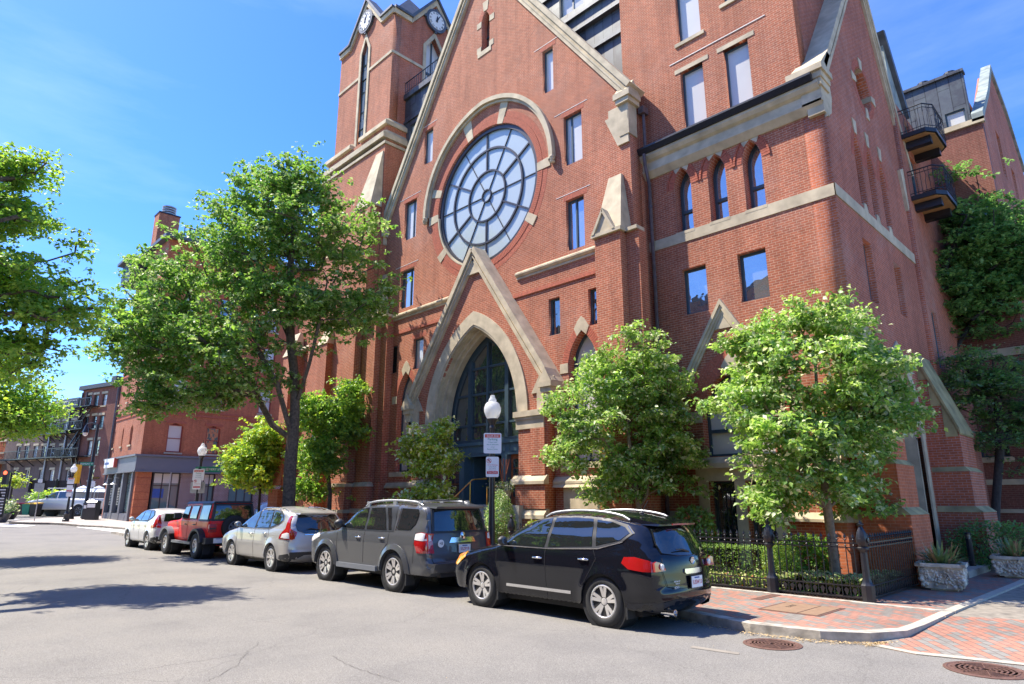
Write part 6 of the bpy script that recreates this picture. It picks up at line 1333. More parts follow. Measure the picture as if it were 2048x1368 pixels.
c.rear('tail_light', [(.86, .83), (.62, .83), (.60, .85), (.68, .94), (.80, .965), (.86, .95)], .014, M['lamp_red'], t, .05, mirror=True)
for sg in (1, -1): x = c.rx(.70, .89); MB().lathe([(.001, -.035), (.04, -.03), (.045, -.01)], (x - .01, sg * .69, .89), 18, axis='X').build('reverse_light', M['lamp_white'], t, smooth=50)
c.rear('chrome_bar', [(-.24, .845), (.24, .845), (.25, .80), (.22, .775), (-.22, .775), (-.25, .80)], .02, M['chrome'], t)
plate(c, t, 0, .66, '1USW13')
x = c.rx(0, .98); m_ = MB(); m_.lathe([(.042, -.012), (.052, -.02), (.052, -.005)], (x, 0, .95), 22, axis='X'); m_.box(x - .018, x - .008, -.065, .065, .942, .958); m_.build('badge', M['chrome'], t)
text('ROGUE', .05, M['plate'], t, 'lettering', face_mtx((c.rx(.42, .66) - .008, .42, .60), (0, -1, .0)), .001); text('hold your dog\nI want to', .032, M['plate'], t, 'lettering', face_mtx((c.rx(.42, .66) - .008, .42, .67), (0, -1, 0)), .001)
text('AWD', .035, M['chrome'], t, 'lettering', face_mtx((c.rx(-.5, .62) - .008, -.5, .60), (0, -1, 0)), .001)
m_ = MB()
for sg in (1, -1):
    q = resample([(2.05, .42), (.62, .42)], .1)
    for a, b in zip(q, q[1:]): m_.hexa([(a[0], sg * (c.w(*a) + .0), .40), (b[0], sg * (c.w(*b)), .40), (b[0], sg * (c.w(*b) + .014), .405), (a[0], sg * (c.w(*a) + .014), .405), (a[0], sg * c.w(*a), .455), (b[0], sg * c.w(*b), .455), (b[0], sg * (c.w(*b) + .014), .45), (a[0], sg * (c.w(*a) + .014), .45)])
m_.build('side_moulding', M['trim_grey'] if 0 else M['chrome'], t)
m_ = MB()
for sm in ([(1.17, 1.05), (1.15, .7), (1.12, .3)], [(.2, 1.1), (.12, .95), (.32, .62), (.42, .52)], [(2.33, 1.04), (2.30, .8), (2.22, .55), (2.24, .32)], [(2.3, .31), (.5, .31)]): 
    q = c.seam(sm, t); m_.add(q.v, q.f)
q = []
for y_, z_ in ((-.62, 1.0), (-.66, .85), (-.60, .62), (-.45, .585), (.45, .585), (.60, .62), (.66, .85), (.62, 1.0)): q.append((y_, z_))
q = resample(q, .05); m_.tube([(c.rx(*p_) - .002, p_[0], p_[1]) for p_ in q], .004, 4)
m_.build('panel_gap', M['dark'], t)
c.side('bumper_valance', [(-.90, .30), (-.93, .42), (-.45, .38), (-.42, .27), (-.8, .25)], .006, M['trim_black'], t); c.rear('bumper_valance', [(-.7, .41), (-.4, .45), (.4, .45), (.7, .41), (.68, .31), (-.68, .31)], .006, M['trim_black'], t)
handles(c, t, [(1.33, .90), (.36, .93)], 'chrome'); mirror(t, c, 2.12, 1.13, 'trim_black'); rails(t, c, 1.35, -.35, .60, .06, 'steel', r=.02)
c.side('head_light', [(3.56, .82), (3.50, .70), (3.36, .66), (3.12, .82), (3.14, .90), (3.34, .90)], .006, M['lamp_amber'], t, .06)
x = -.9; m_ = MB(); m_.lathe([(.045, -.06), (.048, -.12), (.042, -.12), (.04, .1)], (x, .55, .27), 18, axis='X'); m_.tube([(-.85, .5, .27), (-.7, .2, .26), (-.7, -.5, .27)], .07, 10); m_.build('exhaust', M['chrome'], t, smooth=40)
x = c.rx(0, 1.1); m_ = MB(); m_.tube([(x - .03, .02, 1.07), (x - .035, .2, 1.11), (x - .03, .38, 1.12)], [.016, .012, .006], 6); m_.build('wiper', M['trim_black'], t)
m_ = MB(); m_.lathe([(.03, 0), (.035, .03), (.012, .05)], (-.18, -.0, 1.59), 10); m_.tube([(-.18, 0, 1.62), (-.30, 0, 1.80)], .006, 5); m_.build('antenna', M['trim_black'], t)
# see-through cabin hints: steering wheel and seats behind the glass
common(c, t, 1.80, .24)
for x in (0, c.wb):
    for sg in (1, -1): wheel(t, x, .895, .355, .24, .215, (5, .19, .024, 'alloy', .008), sg)
put(t, -6.97, 8.95, 1.105, .95, 1.80)

# ---------------- dark grey body-on-frame wagon
t = thing('parked_car', 'dark grey boxy off-roader with silver roof rails between the black and silver cars', 'car', group='cars parked along the kerb')
up = [(3.62, .30), (3.70, .45), (3.73, .75), (3.70, .98), (3.55, 1.06), (3.1, 1.11), (2.62, 1.15), (2.42, 1.20), (2.08, 1.45), (1.78, 1.66), (1.4, 1.735), (.8, 1.755), (.0, 1.75), (-.6, 1.735), (-.86, 1.71), (-.90, 1.62), (-1.0, 1.2), (-1.03, 1.05), (-1.05, .85), (-1.07, .66), (-1.15, .60), (-1.15, .44), (-1.05, .36)]
c = Car(up, .34, 2.79, .39, 1.92, [(.3, .93), (.45, .96), (.7, .97), (.95, .975), (1.1, .955), (1.2, .925), (1.5, .84), (1.75, .775)], .455, flare=.035, crown=(.03, .09), Rr=.22, cr=.10, Rt=.10, ct=.07)
c.shell('body', PG, t)
glasshouse(c, t, [[(2.30, 1.24), (1.98, 1.50), (1.74, 1.635), (1.24, 1.665), (1.24, 1.20)], [(1.14, 1.21), (1.14, 1.665), (.62, 1.672), (.36, 1.21)], [(.28, 1.22), (.52, 1.67), (.38, 1.672), (.18, 1.22)], [(-.02, 1.24), (-.04, 1.665), (-.60, 1.65), (-.66, 1.58), (-.62, 1.36), (-.48, 1.24)]],
           [(2.40, 1.19), (2.0, 1.52), (1.76, 1.665), (1.2, 1.695), (.14, 1.70), (.10, 1.18), (1.2, 1.175)])
c.side('chrome_pillar', [(.02, 1.22), (.00, 1.68), (.015, 1.68), (.045, 1.22)], .008, M['chrome'], t)
rearstack(c, t, [(-.68, 1.22), (-.62, 1.62), (.62, 1.62), (.68, 1.22)], [(-.74, 1.18), (-.67, 1.66), (.67, 1.66), (.74, 1.18)])
MB().hexa([(-1.04, -.66, 1.66), (-.5, -.70, 1.70), (-.5, .70, 1.70), (-1.04, .66, 1.66), (-1.06, -.64, 1.70), (-.5, -.68, 1.775), (-.5, .68, 1.775), (-1.06, .64, 1.70)]).build('spoiler', PG, t)
c.side('tail_light', [(-.72, 1.17), (-.70, .98), (-.80, .80), (-1.05, .80), (-1.05, 1.17), (-.88, 1.20)], .014, M['lamp_red'], t, .05, th=.03); c.rear('tail_light', [(.86, .80), (.72, .80), (.76, 1.15), (.86, 1.17)], .018, M['lamp_red'], t, .05, mirror=True)
c.side('reverse_light', [(-.71, 1.165), (-.71, 1.05), (-1.045, 1.03), (-1.045, 1.16), (-.88, 1.19)], .02, M['lamp_white'], t, .05); c.rear('reverse_light', [(.84, 1.03), (.77, 1.04), (.785, 1.14), (.84, 1.16)], .024, M['lamp_white'], t, .05, mirror=True)
c.rear('chrome_bar', [(-.36, .99), (.36, .99), (.30, 1.09), (-.30, 1.09)], .022, M['chrome'], t); plate(c, t, -.02, .87, '5SZP19', frame='chrome')
text('4RUNNER', .055, M['trim_grey'], t, 'lettering', face_mtx((c.rx(0, 1.03) - .026, 0, 1.035), (0, -1, 0)), .001)
x = c.rx(0, 1.12); m_ = MB(); m_.lathe([(.001, -.05), (.06, -.045), (.078, -.03), (.078, 0)], (x, 0, 1.12), 20, axis='X'); m_.build('badge', M['chrome'], t, smooth=50)
st_ = MB().lathe([(.001, -.014), (.075, -.014), (.075, 0)], (c.rx(.55, .98), .55, .98), 24, axis='X').build('sticker', M['plate'], t); text('+B', .085, M['black_ink'], t, 'sticker_text', face_mtx((c.rx(.55, .98) - .016, .55, .98), (0, -1, 0)), .001).parent = st_
m_ = MB()
for sm in ([(1.19, 1.18), (1.19, .5)], [(.25, 1.18), (.25, .95), (.48, .75), (.52, .5)], [(2.36, 1.16), (2.32, .8), (2.28, .5)], [(-.68, 1.2), (-.66, .6)]): q = c.seam(sm, t); m_.add(q.v, q.f)
q = resample([(-.82, 1.66), (-.80, 1.2), (-.76, .62), (.76, .62), (.80, 1.2), (.82, 1.66)], .06); m_.tube([(c.rx(*p_) - .003, p_[0], p_[1]) for p_ in q], .005, 4); m_.build('panel_gap', M['dark'], t)
for sg in (1, -1):                               # wheel arch flares and steps
    for cx_ in (0, c.wb):
        m_ = MB(); n = 20
        for i in range(n):
            a, b = math.pi * i / n, math.pi * (i + 1) / n; pp = []
            for aa, rr, e in ((a, c.Ra - .005, .035), (a, c.Ra + .10, .02), (b, c.Ra + .10, .02), (b, c.Ra - .005, .035)): xx, zz = cx_ + rr * math.cos(aa), c.rad + rr * math.sin(aa); pp.append((xx, sg * (min(c.w(xx, zz), .965) + e), zz))
            for aa, rr in ((a, c.Ra - .005), (a, c.Ra + .10), (b, c.Ra + .10), (b, c.Ra - .005)): xx, zz = cx_ + rr * math.cos(aa), c.rad + rr * math.sin(aa); pp.append((xx, sg * .90, zz))
            m_.hexa(pp)
        m_.build('wheel_arch', PG, t)
    MB().box(.62, c.wb - .56, min(sg * .86, sg * .975), max(sg * .86, sg * .975), .36, .46).build('side_step', M['trim_grey'], t)
MB().hexa([(-1.2, -.82, .44), (-1.0, -.90, .44), (-1.0, .90, .44), (-1.2, .82, .44), (-1.24, -.80, .60), (-1.0, -.92, .62), (-1.0, .92, .62), (-1.24, .80, .60)]).build('rear_bumper', PG, t)
MB().box(-1.16, -1.0, -.6, .6, .34, .44).build('bumper_valance', M['trim_black'], t); MB().box(-1.27, -1.1, -.04, .04, .38, .44).build('tow_hitch', M['black'], t)
handles(c, t, [(1.42, 1.03), (.48, 1.04)], 'chrome'); mirror(t, c, 2.20, 1.30, 'trim_black', (.12, .24, .2)); rails(t, c, 1.55, -.62, .66, .085, 'steel', r=.026, posts=(1.45, .4, -.5))
m_ = MB(); m_.box(.2, .26, -.66, .66, 1.82, 1.845); m_.box(-.4, -.34, -.66, .66, 1.82, 1.845); m_.build('crossbar', M['trim_black'], t)
c.side('head_light', [(3.64, 1.02), (3.62, .88), (3.48, .86), (3.15, .98), (3.12, 1.03), (3.4, 1.07)], .006, M['lamp_white'], t, .06); c.side('indicator', [(3.68, 1.0), (3.68, .86), (3.58, .87), (3.60, 1.02)], .010, M['lamp_amber'], t, .06)
common(c, t, 1.92, .34)
for x in (0, c.wb):
    for sg in (1, -1): wheel(t, x, .955, .395, .275, .24, (6, .17, .026, 'alloy', .012), sg)
put(t, -12.94, 8.93, 1.10, .98, 1.92)

# ---------------- silver crossover
t = thing('parked_car', 'silver crossover with tall red tail lights between the dark grey and red cars', 'car', group='cars parked along the kerb')
up = [(3.42, .24), (3.55, .36), (3.60, .58), (3.54, .80), (3.35, .93), (2.9, 1.02), (2.55, 1.07), (2.35, 1.15), (1.95, 1.40), (1.6, 1.56), (1.2, 1.63), (.6, 1.645), (0, 1.62), (-.45, 1.56), (-.68, 1.50), (-.76, 1.42), (-.86, 1.15), (-.90, 1.04), (-.93, .85), (-.96, .62), (-.98, .50), (-.93, .34), (-.8, .28)]
c = Car(up, .26, 2.62, .345, 1.82, [(.2, .92), (.4, .975), (.7, 1.0), (.95, .98), (1.06, .955), (1.2, .905), (1.45, .80), (1.63, .745)], .40, crown=(.045, .11), Rr=.30, cr=.14)
c.shell('body', PS, t)
glasshouse(c, t, [[(2.30, 1.12), (1.90, 1.39), (1.56, 1.535), (1.22, 1.575), (1.20, 1.09)], [(1.11, 1.10), (1.13, 1.58), (.42, 1.585), (.30, 1.13)], [(.22, 1.15), (.34, 1.58), (.05, 1.55), (-.25, 1.44), (-.32, 1.32), (-.20, 1.24)]],
           [(2.38, 1.08), (1.92, 1.41), (1.55, 1.56), (1.1, 1.605), (.4, 1.61), (.0, 1.575), (-.32, 1.46), (-.40, 1.31), (-.2, 1.2), (.3, 1.08)])
m_ = MB()
for sg in (1, -1): m_.tube([(x, sg * (c.w(x, z) + .008), z) for x, z in resample([(2.36, 1.08), (.3, 1.08), (-.2, 1.2), (-.40, 1.31), (-.32, 1.46), (0, 1.58)], .08)], .008, 4)
m_.build('chrome_strip', M['chrome'], t)
rearstack(c, t, [(-.62, 1.06), (-.66, 1.2), (-.56, 1.47), (.56, 1.47), (.66, 1.2), (.62, 1.06), (.45, 1.0), (-.45, 1.0)])
MB().hexa([(-.84, -.56, 1.48), (-.4, -.60, 1.50), (-.4, .60, 1.50), (-.84, .56, 1.48), (-.86, -.54, 1.515), (-.35, -.58, 1.59), (-.35, .58, 1.59), (-.86, .54, 1.515)]).build('spoiler', PS, t)
c.side('tail_light', [(-.60, 1.46), (-.66, 1.46), (-.82, 1.12), (-.91, 1.03), (-.925, .84), (-.42, .86), (-.46, .96), (-.66, 1.12)], .012, M['lamp_red'], t, .05, th=.02); c.rear('tail_light', [(.80, 1.12), (.72, 1.05), (.70, .86), (.84, .86), (.85, 1.02)], .015, M['lamp_red'], t, .05, mirror=True)
c.side('reverse_light', [(-.60, .98), (-.56, .88), (-.90, .87), (-.90, 1.0), (-.78, 1.02)], .02, M['lamp_white'], t, .05)
c.rear('chrome_bar', [(-.45, .955), (.45, .955), (.45, .975), (-.45, .975)], .02, M['chrome'], t); plate(c, t, 0, .86, '2WX'); text('H', .11, M['chrome'], t, 'badge', face_mtx((c.rx(0, 1.02) - .02, 0, 1.03), (0, -1, 0)), .008)
c.side('bumper_valance', [(-.97, .50), (-.50, .44), (-.45, .27), (-.8, .27), (-.96, .36)], .008, M['trim_black'], t); c.rear('bumper_valance', [(-.84, .53), (.84, .53), (.80, .30), (-.80, .30)], .008, M['trim_black'], t)
c.rear('skid_plate', [(.62, .36), (.46, .45), (-.46, .45), (-.62, .36), (-.5, .34), (.5, .34)], .02, M['steel'], t)
m_ = MB()
for sm in ([(1.16, 1.07), (1.15, .7), (1.13, .3)], [(.28, 1.08), (.24, .9), (.42, .6), (.46, .5)], [(2.36, 1.06), (2.26, .5), (2.28, .3)]): q = c.seam(sm, t); m_.add(q.v, q.f)
m_.build('panel_gap', M['dark'], t)
handles(c, t, [(1.36, .94), (.46, .97)], 'chrome'); mirror(t, c, 2.2, 1.17, 'trim_grey'); rails(t, c, 1.3, -.3, .62, .03, 'chrome', r=.012)
for sg in (1, -1): m_ = MB(); n = 16; 
x = c.rx(0, 1.1); MB().tube([(x - .03, .05, 1.08), (x - .03, .3, 1.12), (x - .03, .42, 1.11)], [.018, .012, .006], 6).build('wiper', M['trim_black'], t)
m_ = MB(); m_.lathe([(.03, 0), (.03, .03), (.01, .06)], (-.2, 0, 1.6), 8); m_.build('antenna', M['trim_black'], t)
common(c, t, 1.82, .26)
for x in (0, c.wb):
    for sg in (1, -1): wheel(t, x, .905, .35, .24, .215, (5, .24, .028, 'alloy', .008), sg)
put(t, -19.15, 8.9, 1.09, 1.0, 1.82)

# ---------------- red off-roader with black hardtop and spare wheel
t = thing('parked_car', 'red off-roader with dark hardtop and spare wheel on its tail', 'car', group='cars parked along the kerb')
up = [(3.45, .55), (3.50, .62), (3.50, 1.05), (3.42, 1.14), (2.9, 1.19), (2.25, 1.23), (2.18, 1.26), (1.95, 1.75), (1.88, 1.80), (1.2, 1.835), (.2, 1.84), (-.5, 1.83), (-.58, 1.80), (-.66, 1.2), (-.68, 1.1), (-.68, .62), (-.64, .56)]
c = Car(up, .52, 3.0, .42, 1.62, [(.5, .96), (.7, .985), (1.0, .99), (1.2, .975), (1.3, .94), (1.8, .83)], .50, Rf=.2, cf=.1, flare=0, crown=(.02, .02), Rr=.08, cr=.04, Rt=.07, ct=.05)
c.shell('body', PR, t)
top_ = [(2.06, 1.70), (1.98, 1.765), (1.88, 1.81), (1.2, 1.845), (.2, 1.85), (-.5, 1.84), (-.59, 1.80), (-.665, 1.24), (-.3, 1.20), (.0, 1.23), (.04, 1.70), (.5, 1.735), (1.9, 1.70)]
c.side('hardtop', [(-.655, 1.21), (-.605, 1.78), (-.53, 1.815), (.35, 1.825), (.33, 1.76), (.28, 1.21)], .018, M['trim_black'], t, .12)
MB().hexa([(-.62, -.70, 1.795), (1.92, -.70, 1.775), (1.92, .70, 1.775), (-.62, .70, 1.795), (-.56, -.62, 1.865), (1.86, -.62, 1.855), (1.86, .62, 1.855), (-.56, .62, 1.865)]).build('roof', M['trim_black'], t)
for a in ([(2.02, 1.27), (1.86, 1.68), (1.36, 1.72), (1.36, 1.25)], [(1.22, 1.25), (1.22, 1.72), (.52, 1.73), (.52, 1.25)]): c.side('window_trim', a, .004, M['trim_black'], t, .12); 
for a in ([(1.97, 1.30), (1.83, 1.66), (1.40, 1.69), (1.40, 1.29)], [(1.18, 1.29), (1.18, 1.69), (.56, 1.70), (.56, 1.29)], [(.22, 1.27), (.24, 1.72), (-.46, 1.73), (-.50, 1.27)]): c.side('side_window', a, .026, M['car_glass'], t, .12)
c.rear('hardtop', [(-.74, 1.22), (-.66, 1.78), (.66, 1.78), (.74, 1.22)], .012, M['trim_black'], t); c.rear('rear_window', [(-.64, 1.28), (-.58, 1.72), (.58, 1.72), (.64, 1.28)], .02, M['car_glass'], t)
for sg in (1, -1):
    for cx_, a0, a1 in ((0, .08, .92), (c.wb, .05, .80)):
        m_ = MB(); n = 14
        for i in range(n):
            a, b = math.pi * (a0 + (a1 - a0) * i / n), math.pi * (a0 + (a1 - a0) * (i + 1) / n); pp = []
            for aa in (a, b):
                rr = c.Ra + .01; xx, zz = cx_ + rr * math.cos(aa) * 1.05, c.rad + rr * math.sin(aa) * .98
                pp.append([(xx, sg * .78, zz), (xx, sg * 1.0, zz - .02), (xx * 1 + .055 * math.cos(aa), sg * 1.0, zz + .055 * math.sin(aa)), (xx + .06 * math.cos(aa), sg * .78, zz + .06 * math.sin(aa))])
            m_.hexa([pp[0][0], pp[0][1], pp[0][2], pp[0][3], pp[1][0], pp[1][1], pp[1][2], pp[1][3]])
        m_.build('fender_flare', M['trim_black'] if cx_ == 0 else M['trim_grey'], t, smooth=40)
    MB().box(.55, 2.42, min(sg * .78, sg * .92), max(sg * .78, sg * .92), .44, .52).build('side_step', M['trim_grey'], t)
    tl = MB().box(-.74, -.66, min(sg * .56, sg * .80), max(sg * .56, sg * .80), .86, 1.12).build('tail_light', M['lamp_red'], t); MB().box(-.755, -.735, min(sg * .58, sg * .78), max(sg * .58, sg * .78), .96, 1.0).build('light_cage', M['trim_black'], t).parent = tl
m_ = MB(); m_.hexa([(-.84, -.92, .50), (-.6, -.92, .50), (-.6, .92, .50), (-.84, .92, .50), (-.86, -.92, .68), (-.6, -.92, .70), (-.6, .92, .70), (-.86, .92, .68)]); m_.build('rear_bumper', M['trim_black'], t); plate(c, t, .52, .60, '', x=-.875)
sp = wheel(t, 0, .16, .40, .215, .25, (7, 0, .03, 'trim_grey', .02), 1)
sp.name = 'spare_wheel'; sp.rotation_euler = (0, 0, R(90)); sp.location = (-.72, .0, .60); sp.scale = (1, 1, 1)
for sg in (1, -1): m_ = MB(); x = 2.0; m_.box(x - .05, x + .06, min(sg * .82, sg * 1.04), max(sg * .82, sg * 1.04), 1.28, 1.46); m_.build('wing_mirror', M['trim_black'], t)
handles(c, t, [(1.45, 1.08), (.62, 1.08)], 'trim_black'); m_ = MB()
for sm in ([(1.29, 1.78), (1.29, .56)], [(.46, 1.78), (.46, .8)], [(2.1, 1.25), (2.1, .56)], [(2.1, .60), (.6, .60)]): q = c.seam(sm, t); m_.add(q.v, q.f)
m_.build('panel_gap', M['dark'], t)
MB().box(3.3, 3.75, -.9, .9, .52, .72).build('front_bumper', M['trim_black'], t)
common(c, t, 1.72, .5)
for x in (0, c.wb):
    for sg in (1, -1): wheel(t, x, .95, .42, .225, .27, (7, 0, .028, 'alloy', .02), sg)
put(t, -25.15, 8.85, 1.07, 1.0, 1.9)

# ---------------- white compact crossover
t = thing('parked_car', 'white crossover with tall red tail light at the far end of the parked row', 'car', group='cars parked along the kerb')
up = [(3.40, .26), (3.50, .42), (3.52, .72), (3.44, .92), (3.2, 1.01), (2.7, 1.08), (2.48, 1.12), (2.1, 1.36), (1.8, 1.51), (1.4, 1.60), (.8, 1.62), (.1, 1.60), (-.42, 1.54), (-.58, 1.49), (-.66, 1.36), (-.78, 1.12), (-.82, 1.0), (-.84, .75), (-.87, .55), (-.84, .36), (-.7, .3)]
c = Car(up, .28, 2.70, .36, 1.86, [(.25, .93), (.4, .975), (.7, 1.0), (1.0, .98), (1.15, .94), (1.4, .83), (1.6, .76)], .42, crown=(.04, .10)); c.shell('body', PW, t)
glasshouse(c, t, [[(2.36, 1.16), (2.0, 1.40), (1.7, 1.52), (1.25, 1.555), (1.25, 1.13)], [(1.16, 1.14), (1.16, 1.56), (.5, 1.56), (.3, 1.18)], [(.2, 1.2), (.4, 1.56), (.1, 1.53), (-.12, 1.40), (-.05, 1.30)]], [(2.44, 1.12), (2.0, 1.43), (1.7, 1.55), (1.2, 1.585), (.3, 1.59), (-.05, 1.53), (-.22, 1.40), (-.1, 1.25), (.3, 1.12)])
rearstack(c, t, [(-.60, 1.14), (-.52, 1.44), (.52, 1.44), (.60, 1.14)]); c.side('tail_light', [(-.55, 1.40), (-.62, 1.38), (-.80, 1.08), (-.83, .92), (-.35, .88), (-.33, .98), (-.60, 1.04)], .012, M['lamp_red'], t, .05, th=.02)
c.rear('tail_light', [(.84, .90), (.68, .90), (.70, 1.3), (.76, 1.36), (.80, 1.2)], .015, M['lamp_red'], t, .05, mirror=True)
c.side('bumper_valance', [(-.86, .55), (-.48, .50), (-.45, .29), (-.7, .29), (-.84, .36)], .008, M['trim_black'], t); c.rear('bumper_valance', [(-.84, .56), (.84, .56), (.8, .32), (-.8, .32)], .008, M['trim_black'], t); c.rear('skid_plate', [(.6, .36), (.5, .42), (-.5, .42), (-.6, .36)], .02, M['steel'], t)
handles(c, t, [(1.4, .98), (.5, 1.0)], 'white'); mirror(t, c, 2.22, 1.2, 'white'); common(c, t, 1.86, .28)
for x in (0, c.wb):
    for sg in (1, -1): wheel(t, x, .925, .36, .24, .22, (5, .2, .024, 'alloy', .01), sg)
m_ = MB()
for sm in ([(1.2, 1.12), (1.18, .35)], [(.3, 1.12), (.42, .6), (.46, .5)], [(2.4, 1.1), (2.26, .35)]): q = c.seam(sm, t); m_.add(q.v, q.f)
m_.build('panel_gap', M['dark'], t); put(t, -31.0, 8.95, 1.03, 1.0, 1.86)

# ---------------- blue car glimpsed in the side street
t = thing('parked_car', 'dark blue hatchback just showing above the silver crossover bonnet', 'car')
c = Car(up, .28, 2.70, .36, 1.80, [(.25, .93), (.7, 1.0), (1.0, .98), (1.15, .94), (1.4, .83), (1.6, .76)], .42, crown=(.04, .10)); c.shell('body', PBL, t, .09)
glasshouse(c, t, [[(2.36, 1.16), (2.0, 1.40), (1.7, 1.52), (1.25, 1.555), (1.25, 1.13)], [(1.16, 1.14), (1.16, 1.56), (.5, 1.56), (.3, 1.18)]], None); rearstack(c, t, [(-.60, 1.14), (-.52, 1.44), (.52, 1.44), (.60, 1.14)])
common(c, t, 1.8, .28)
for x in (0, c.wb):
    for sg in (1, -1): wheel(t, x, .9, .36, .24, .22, (5, .2, .024, 'alloy', .01), sg)
bp_ = wp(545, 1030, 44); t.location = (bp_.x, bp_.y, gzc(bp_.x)); t.rotation_euler = (0, 0, R(95)); t.scale = (1.08,) * 3

# ---------------- white pickup truck far left
t = thing('pickup_truck', 'white pickup truck with ladder rack across the far street, facing left', 'pickup')
up = [(4.35, .45), (4.45, .6), (4.48, 1.05), (4.40, 1.18), (3.6, 1.28), (3.15, 1.32), (2.75, 1.62), (2.5, 1.85), (2.1, 1.92), (1.3, 1.93), (1.02, 1.90), (.95, 1.40), (.9, 1.34), (.2, 1.33), (-1.15, 1.33), (-1.22, 1.25), (-1.22, .75), (-1.15, .55)]
c = Car(up, .50, 3.68, .42, 2.02, [(.45, .95), (.8, 1.0), (1.2, .99), (1.4, .94), (1.9, .80)], .50, crown=(.03, .06), Rr=.1, cr=.04); c.shell('body', PW, t, .09)
glasshouse(c, t, [[(3.0, 1.38), (2.5, 1.78), (1.98, 1.84), (1.98, 1.36)], [(1.88, 1.36), (1.88, 1.84), (1.14, 1.82), (1.10, 1.38)]], None)
m_ = MB()
for y_ in (-.8, .8):
    for x_ in (-1.0, .7, 2.6): m_.tube([(x_, y_, 1.3), (x_, y_, 2.1)], .03, 6)
    m_.tube([(-1.1, y_, 2.1), (3.0, y_, 2.1)], .035, 6)
for x_ in (-1.0, -.2, .7, 1.6, 2.6): m_.tube([(x_, -.8, 2.1), (x_, .8, 2.1)], .03, 6)
m_.build('ladder_rack', M['steel'], t); MB().box(4.44, 4.52, -.7, .7, .75, 1.1).build('grille', M['trim_black'], t); MB().box(4.42, 4.56, -.95, .95, .48, .68).build('front_bumper', M['chrome'], t); common(c, t, 2.0, .5)
mirror(t, c, 2.95, 1.5, 'trim_black')
for x in (0, c.wb):
    for sg in (1, -1): wheel(t, x, 1.0, .42, .25, .26, (6, 0, .03, 'trim_grey', .02), sg)
a_ = ghit(168, 1033, RZ); b_ = ghit(92, 1030, RZ); dv_ = Vector((b_[0] - a_[0], b_[1] - a_[1])); 
PKD = 62.0; pa, pb = wp(178, 1003, PKD), wp(92, 1003, PKD + .5); t.location = (pa.x, pa.y, 1.85 - 28.0 / 1329 * PKD); t.rotation_euler = (0, 0, math.atan2(pb.y - pa.y, pb.x - pa.x)); s_ = (pb - pa).length / 3.68; t.scale = (s_,) * 3
# ================================================================ TREES AND PLANTS
def leaves(name, cen, size, mats, parent, mw=None, flat=.55, droop=.2, asp=.62, cup=.25):
    """many small folded leaves round the given centres, one mesh"""
    n = len(cen); cen = np.asarray(cen, dtype=np.float64); s = size * RNG.uniform(.5, 1.4, n)
    up = RNG.normal(0, flat, (n, 3)); up[:, 2] += 1; up /= np.linalg.norm(up, axis=1)[:, None]
    d = RNG.normal(0, 1, (n, 3)); d[:, 2] -= droop * 2; d -= (d * up).sum(1)[:, None] * up; d /= np.linalg.norm(d, axis=1)[:, None]; r = np.cross(d, up)
    off = np.array(worldloc(parent)) if parent is not None else 0
    v = np.empty((n, 5, 3)); L_ = s[:, None]; v[:, 0] = cen; v[:, 1] = cen + d * L_ * .5 + r * L_ * asp / 2 + up * L_ * cup * .5; v[:, 2] = cen + d * L_ - up * L_ * .12; v[:, 3] = cen + d * L_ * .5 - r * L_ * asp / 2 + up * L_ * cup * .5; v[:, 4] = cen + d * L_ * .52
    me = D.meshes.new(name); v = (v - off).reshape(-1, 3); me.vertices.add(n * 5); me.vertices.foreach_set('co', v.ravel())
    b = np.arange(n)[:, None] * 5; f = np.concatenate([b + [0, 1, 4], b + [1, 2, 4], b + [0, 4, 3], b + [4, 2, 3]], axis=1).ravel()
    me.loops.add(n * 12); me.loops.foreach_set('vertex_index', f.astype(np.int32)); me.polygons.add(n * 4); me.polygons.foreach_set('loop_start', np.arange(n * 4, dtype=np.int32) * 3)
    for m in mats: me.materials.append(m)
    mi = RNG.choice(len(mats), n, p=mw) if len(mats) > 1 else np.zeros(n, int); me.polygons.foreach_set('material_index', np.repeat(mi, 4).astype(np.int32))
    me.update(calc_edges=True); me.validate(); return link(name, me, None, parent)
